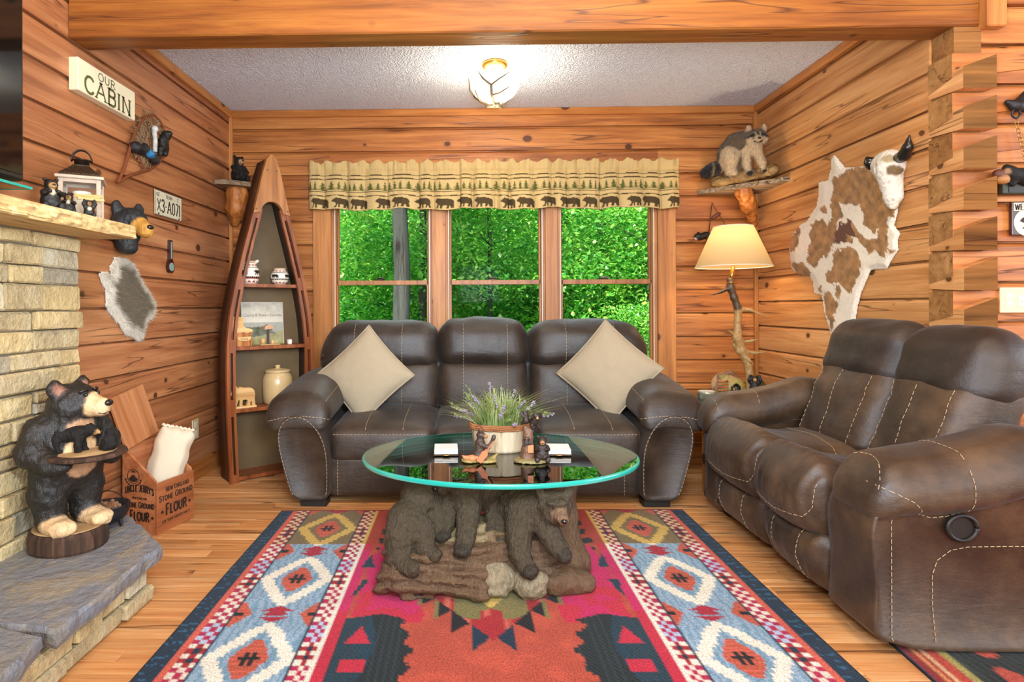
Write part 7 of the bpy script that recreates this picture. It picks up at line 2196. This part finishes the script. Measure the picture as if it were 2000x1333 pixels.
tr = [.030, .034, .036, .036, .032, .022]
for i in range(len(tail)-1): es.append(CP(RP(*tail[i]), RP(*tail[i+1]), tr[i], tr[i+1], DARK))
pn = [EL(hp(.042, .026, .006), (.022, .02, .013), DARK), EL(hp(.042, -.026, .006), (.022, .02, .013), DARK), EL(hp(.03, .05, -.002), (.02, .02, .010), DARK), EL(hp(.03, -.05, -.002), (.02, .02, .010), DARK),
      EL(hp(.05, 0, .018), (.007, .03, .02), DARK), EL(hp(.05, .013, .013), (.005, .02, .018), CREAM), EL(hp(.05, -.013, .013), (.005, .02, .018), CREAM)]
for i in (1, 3): 
    a = RP(*tail[i]); pn.append(EL(a, (.012, .05, .05), BROWN))
b_ = blob('body', es, .0055, M['real_fur'], rc, .02, ['#6e5a45', '#d2b58c', '#211b17', '#8f7450'], pn, .004, 60, world=True)
me = b_.data; Vb = np.array([v.co for v in me.vertices]); Qb = np.array([p.vertices for p in me.polygons]); Cb = np.array([c.color for c in me.color_attributes['col'].data])[:, :3]
o = hair('fur', Vb, Qb, M['real_fur'], rc, 14000, .020, .0009, (-.35, .25, -.9), Cb, .3, 5, lift=.45)
m = MB(); m.ball(hp(.080, 0, -.018), (.010, .008, .008), 10, 8); m.build('nose', M['horn'], rc, True, world=True)
for s in (1, -1):
    m = MB(); m.ball(hp(.052, .024*s, .008), .0075, 8, 6); m.build('eye', M['horn'], rc, True, world=True)
m = MB(); m.tube([hp(.045, -.026, -.030), hp(.062, -.012, -.040), hp(.066, 0, -.042), hp(.062, .012, -.040), hp(.045, .026, -.030)], .0035, 6); m.build('mouth', M['horn'], rc, True, world=True)
m = MB(); m.ball(hp(.062, 0, -.039), (.008, .006, .005), 8, 6); m.build('tongue', plain('tongue', '#c98a78', .4), rc, True, world=True)

# fishing ornament on the back wall beside the window
fo = thing('fishing_ornament', 'small black bear ornament with bent fishing rod and fish left of the lamp shade', 'wall ornament', (1.62, YB, 1.62))
def BPt(u, v, y=YB-.025): return at(u, v, Y=y)
m = MB(); m.tube([BPt(1384, 458), BPt(1387, 432), BPt(1389, 412), BPt(1391, 396)], [.004, .0035, .003, .002], 6); m.build('rod', M['red_wood'], fo, True, world=True)
m = MB(); m.tube([BPt(1391, 396), BPt(1401, 414), BPt(1410, 428), BPt(1420, 444)], .0018, 5); m.build('line', M['ink'], fo, True, world=True)
blob('fish', [CP(BPt(1393, 425), BPt(1403, 419), .012, .014, 0), CP(BPt(1403, 419), BPt(1407, 416), .008, .004, 0)], .005, M['resin_small'], fo, .008, ['#6a3420'], (), .001, 60, world=True)
blob('bear', [CP(BPt(1367, 463), BPt(1380, 459), .024, .022, 0), EL(BPt(1362, 462), (.022, .022, .02), 0), EL(BPt(1359, 466), (.010, .012, .009), 1), EL(BPt(1364, 455), (.007, .007, .008), 0), CP(BPt(1378, 459), BPt(1385, 459), .015, .012, 2), CP(BPt(1383, 462), BPt(1384, 476), .016, .010, 2)], .005, M['resin_small'], fo, .01, ['#15140f', '#e6d8c8', '#7a4a38'], (), .001, 60, world=True)

# ------------------------------------------------------------------ cow hide and skull on the right wall
hz = [(310,165),(332,188),(352,215),(378,243),(420,240),(450,235),(500,235),(545,265),(575,320),(600,380),(640,470),(690,470),(690,520),(670,590),(708,640),(690,680),(696,740),(660,790),(630,850),(570,850),(530,860),(505,920),(470,1000),(450,1080),(437,1160),(425,1200),(415,1290),(400,1400),(330,1440),(300,1340),(290,1250),(250,1120),(235,1010),(190,1000),(180,930),(160,900),(90,885),(50,850),(35,720),(60,640),(100,590),(140,570),(170,520),(200,480),(215,400),(215,330),(270,320),(288,250),(290,190)]
S_ = 270/837.0
def HZ(p, n=.004): return at(1530+p[0]*S_, 250+p[1]*S_, X=XR-n)
hide_px = np.array(hz, float)
brown = [[(300,290),(330,300),(380,250),(450,235),(510,240),(560,300),(640,470),(690,490),(668,535),(630,540),(620,560),(640,610),(622,660),(640,720),(610,785),(575,770),(560,745),(520,770),(500,730),(470,705),(450,670),(430,655),(410,700),(380,690),(350,700),(330,740),(295,720),(285,755),(260,790),(240,770),(205,820),(190,845),(140,815),(150,740),(165,690),(150,640),(175,590),(205,555),(235,545),(265,590),(290,540),(285,470),(300,400)],
         [(310,745),(370,730),(400,718),(430,735),(460,775),(470,830),(450,900),(425,955),(400,1005),(380,985),(330,935),(290,945),(262,930),(255,880),(290,850),(300,800)],
         [(50,820),(120,815),(165,870),(160,905),(80,890)], [(238,1010),(270,985),(290,1000),(325,1060),(320,1110),(300,1180),(300,1260),(260,1140)], [(310,950),(340,950),(352,1000),(335,1050),(310,1000)],
         [(230,480),(255,470),(265,495),(245,520),(228,505)], [(635,735),(680,740),(690,755),(640,760)], [(35,690),(75,600),(100,600),(90,690),(75,740),(40,750)], [(215,950),(235,950),(230,1000),(215,990)], [(330,1230),(350,1225),(345,1290),(325,1290)]]
white_in = [[(338,450),(365,465),(400,455),(430,470),(465,460),(470,500),(488,530),(480,580),(520,610),(550,645),(575,600),(580,620),(560,660),(530,680),(490,665),(450,625),(430,590),(410,560),(390,545),(385,575),(350,570),(330,620),(318,615),(330,570),(355,535)], [(350,540),(370,510),(368,545)], [(300,700),(330,695),(350,715),(310,740)]]
darkb = [[(340,580),(385,575),(400,545),(415,560),(410,590),(430,620),(440,670),(400,650),(375,640),(380,700),(350,700),(300,690),(320,630)]]
ch = thing('cow_hide', 'brown and white spotted cow hide hung on the right log wall', 'hide', (XR, 3.2, 1.4))
u0_, u1_, v0_, v1_ = 25, 720, 155, 1445; NU, NV = 130, 230
gu, gv = np.meshgrid(np.linspace(u0_, u1_, NU), np.linspace(v0_, v1_, NV))
jx = np.array([[noise.fractal(Vector((a*.03, b2*.02, 0)), 1, 2, 3) for a, b2 in zip(ra, rb)] for ra, rb in zip(gu, gv)])
jy = np.array([[noise.noise(Vector((a*.11, b2*.05, 7))) for a, b2 in zip(ra, rb)] for ra, rb in zip(gu, gv)])
pu, pv = gu+jx*13+jy*6, gv+jx*11+jy*12
br = np.zeros(gu.shape, bool)
for p in brown: br |= in_poly(pu, pv, p)
for p in white_in: br &= ~in_poly(pu, pv, p)
dk = np.zeros(gu.shape, bool)
for p in darkb: dk |= in_poly(pu, pv, p)
ins = in_poly(gu, gv, hz)
# distance to outline in px for the rolled edge
seg = hide_px
d_ = np.full(gu.shape, 1e9)
for i in range(len(seg)):
    a, b2 = seg[i], seg[(i+1) % len(seg)]; ab = b2-a
    t_ = np.clip(((gu-a[0])*ab[0]+(gv-a[1])*ab[1])/(ab @ ab), 0, 1); d_ = np.minimum(d_, np.hypot(gu-a[0]-t_*ab[0], gv-a[1]-t_*ab[1]))
cw, cbn, cdk = np.array(hexc('#f0e6d2')[:3]), np.array(hexc('#a67a48')[:3]), np.array(hexc('#653a20')[:3])
CC = np.where(br[..., None], cbn*(1+.5*jx[..., None]), cw); dm_ = dk & br; CC = np.where(dm_[..., None], cdk, CC)
vid = -np.ones(gu.shape, int); V = []; C = []; F = []
for i in range(NV):
    for j in range(NU):
        if ins[i, j] or d_[i, j] < 4:
            q = (gu[i, j], gv[i, j]); n_ = .006+.012*min(1, (d_[i, j] if ins[i, j] else 0)/30)+.006*max(0, math.sin(q[0]*.012+q[1]*.004))
            vid[i, j] = len(V); V.append(HZ(q, n_)); C.append(CC[i, j])
for i in range(NV-1):
    for j in range(NU-1):
        q = (vid[i, j], vid[i+1, j], vid[i+1, j+1], vid[i, j+1])
        if min(q) >= 0: F.append(q)
V = np.array([tuple(p) for p in V]); F = np.array(F)
obj('skin', V, F, M['hide'], ch, True, np.clip(np.array(C), 0, 1), world=True)
hair('hair_edge', V, F, M['hide'], ch, 9000, .012, .0009, (0, -.15, -1), np.clip(np.array(C), 0, 1), .3, 9, world=True, lift=.25)

sk = thing('cow_skull', 'carved white longhorn skull with black horns at the top of the cow hide', 'skull', (XR, 2.80, 1.65))
def K(u, v, n): return at(u, v, X=XR-n)
es = [EL(K(1733, 325, .05), (.045, .075, .07)), CP(K(1735, 330, .06), K(1742, 392, .045), .055, .028), EL(K(1722, 322, .045), (.04, .045, .05)), EL(K(1748, 325, .045), (.035, .045, .05)), EL(K(1736, 308, .045), (.035, .062, .028)), CP(K(1752, 350, .03), K(1757, 385, .03), .02, .016), CP(K(1742, 388, .05), K(1745, 402, .045), .026, .018)]
sub_ = [EL(K(1743, 333, .105), (.045, .022, .026)), EL(K(1717, 330, .09), (.03, .016, .02)), CP(K(1737, 360, .11), K(1743, 388, .085), .016, .012)]
pn = [EL(K(1743, 333, .08), (.05, .020, .025), 1), CP(K(1738, 358, .09), K(1743, 390, .075), .022, .018, 2), EL(K(1738, 309, .085), (.02, .05, .022), 3)]
blob('skull', es, .006, M['bone'], sk, .02, ['#dcd4c4', '#6e5838', '#7a6244', '#a89878'], pn, .003, 90, world=True, sub=sub_, jitter=.004)
for pts, rr in (([(1757, 309, .05), (1766, 303, .06), (1773, 288, .07), (1776, 265, .075)], [.026, .024, .019, .005]), ([(1710, 318, .05), (1703, 320, .06), (1697, 316, .075), (1693, 308, .085)], [.028, .026, .018, .006])):
    es = [CP(K(*pts[i]), K(*pts[i+1]), rr[i], rr[i+1]) for i in range(3)]
    blob('horn', es, .005, M['horn'], sk, .015, None, (), .001, 40, world=True)

# ------------------------------------------------------------------ things on the hall wall at the right edge
HY = 2.438
def HW(u, v, n=0.0): return at(u, v, Y=HY-n)
mh = thing('moose_hook', 'black iron wall hook with hanging chain at the right edge, upper hall wall', 'hook', tuple(HW(1990, 205)))
blob('plaque', [CP(HW(1968, 200, .012), HW(1985, 208, .015), .012, .022), CP(HW(1985, 206, .015), HW(2010, 200, .015), .022, .03), CP(HW(1995, 196, .015), HW(2005, 182, .015), .018, .014), EL(HW(2012, 205, .015), (.05, .016, .035))], .006, M['iron'], mh, .012, None, (), .002, 50, world=True)
m = MB(); c = HW(1984, 222, .02)
m.tube([(c.x+.016*math.cos(a), c.y, c.z+.018*math.sin(a)) for a in np.linspace(0, 2*PI, 17)], .004, 6); m.build('ring', M['iron'], mh, True, world=True)
p = Vector(HW(1984, 234, .02)); q = Vector(HW(2003, 312, .02))
for i in range(9):
    a = p.lerp(q, i/9); b2 = p.lerp(q, (i+1.15)/9); d = (b2-a); w = Vector((.006, 0, 0)) if i % 2 else Vector((.001, -.006, 0))
    m = MB(); m.tube([a, a+d*.2+w, a+d*.8+w, b2, a+d*.8-w, a+d*.2-w, a], .0018, 5); m.build('chain_link', M['brass'], mh, True, world=True)
bp = thing('bear_plaque', 'dark green plaque with black bear and acorn above the hall sign', 'wall ornament', tuple(HW(1985, 360)))
c0 = HW(1948, 361); c1 = HW(2040, 381)
m = MB(); m.box(c0.x, c1.x, HY-.028, HY, c1.z, c0.z, .004); m.build('board', plain('dark_green_paint', '#2b3322', .5, vary=.4), bp, world=True)
m = MB(); m.box(c0.x+.02, c1.x, HY-.030, HY-.027, c1.z+.006, c0.z-.010); m.build('name_strip', M['black'], bp, world=True)
blob('bear', [CP(HW(1975, 342, .03), HW(2005, 345, .03), .028, .036), EL(HW(1969, 334, .03), (.026, .02, .024)), CP(HW(1966, 335, .04), HW(1963, 338, .045), .012, .008, 1), EL(HW(1966, 325, .03), (.008, .008, .01)), CP(HW(1978, 350, .03), HW(1976, 358, .03), .016, .014), CP(HW(2000, 352, .03), HW(2002, 358, .03), .016, .014)], .006, M['fur'], bp, .012, ['#12120f', '#8f7050'], (), .002, 50, world=True)
blob('acorn', [EL(HW(1958, 350, .03), (.028, .02, .022), 0), EL(HW(1951, 340, .03), (.024, .02, .02), 1)], .006, M['resin_small'], bp, .006, ['#a8743c', '#5a2f1e'], (), .002, 60, world=True)
hs = thing('hall_sign', 'dark wooden plank sign with a black bear on a cream circle, right edge', 'sign', tuple(HW(2000, 428)))
c0 = HW(1970, 396); c1 = HW(2036, 460)
m = MB(); m.box(c0.x, c1.x, HY-.016, HY, c1.z, c0.z, .002); m.build('board', M['red_wood'], hs, world=True)
m = MB(); cc = HW(2000, 436); m.lathe([(0, -.0165), (.055, -.0165), (.055, -.016)][::-1], 32, (cc.x, HY, cc.z), 'Y'); m.build('cream_disc', M['plate_paint'], hs, world=True)
m = MB(); bx = HW(1985, 446); m.prism([(p[0]*.09, p[1]*.055) for p in BEAR], (bx.x, HY-.0165, bx.z-.004), (1, 0, 0), (0, 0, 1), (0, -1, 0), .002); m.build('bear_print', M['ink'], hs, world=True)
m = MB(); tc = HW(2003, 415); m.box(c0.x+.006, c1.x-.006, HY-.0168, HY-.016, c0.z-.036, c0.z-.004); m.build('title_band', M['plate_paint'], hs, world=True)
m = MB(); letters(m, 'WELCOME', (tc.x, HY-.017, c0.z-.033), (1, 0, 0), (0, 0, 1), (0, -1, 0), .024, .115, .18, 0, .001); m.build('lettering', M['ink'], hs, world=True)
sw = thing('light_switch', 'almond three-gang light switch plate on the hall wall by the log corner', 'light switch', tuple(HW(1985, 587)))
c0 = HW(1951, 562); c1 = HW(2033, 611)
m = MB(); m.box(c0.x, c1.x, HY-.007, HY+.004, c1.z, c0.z, .002); m.build('cover_plate', M['almond'], sw, world=True)
for k, (u, v) in enumerate(((1969, 581), (1969, 595), (1992, 588), (2015, 588))):
    c = HW(u, v); h = .012 if k < 2 else .022
    m = MB(); m.box(c.x-.013, c.x+.013, HY-.0095, HY-.006, c.z-h, c.z+h, .001); m.box(c.x-.005, c.x+.005, HY-.018, HY-.009, c.z-.005, c.z+.004, .001); m.build('toggle', M['linen_white'], sw, world=True)
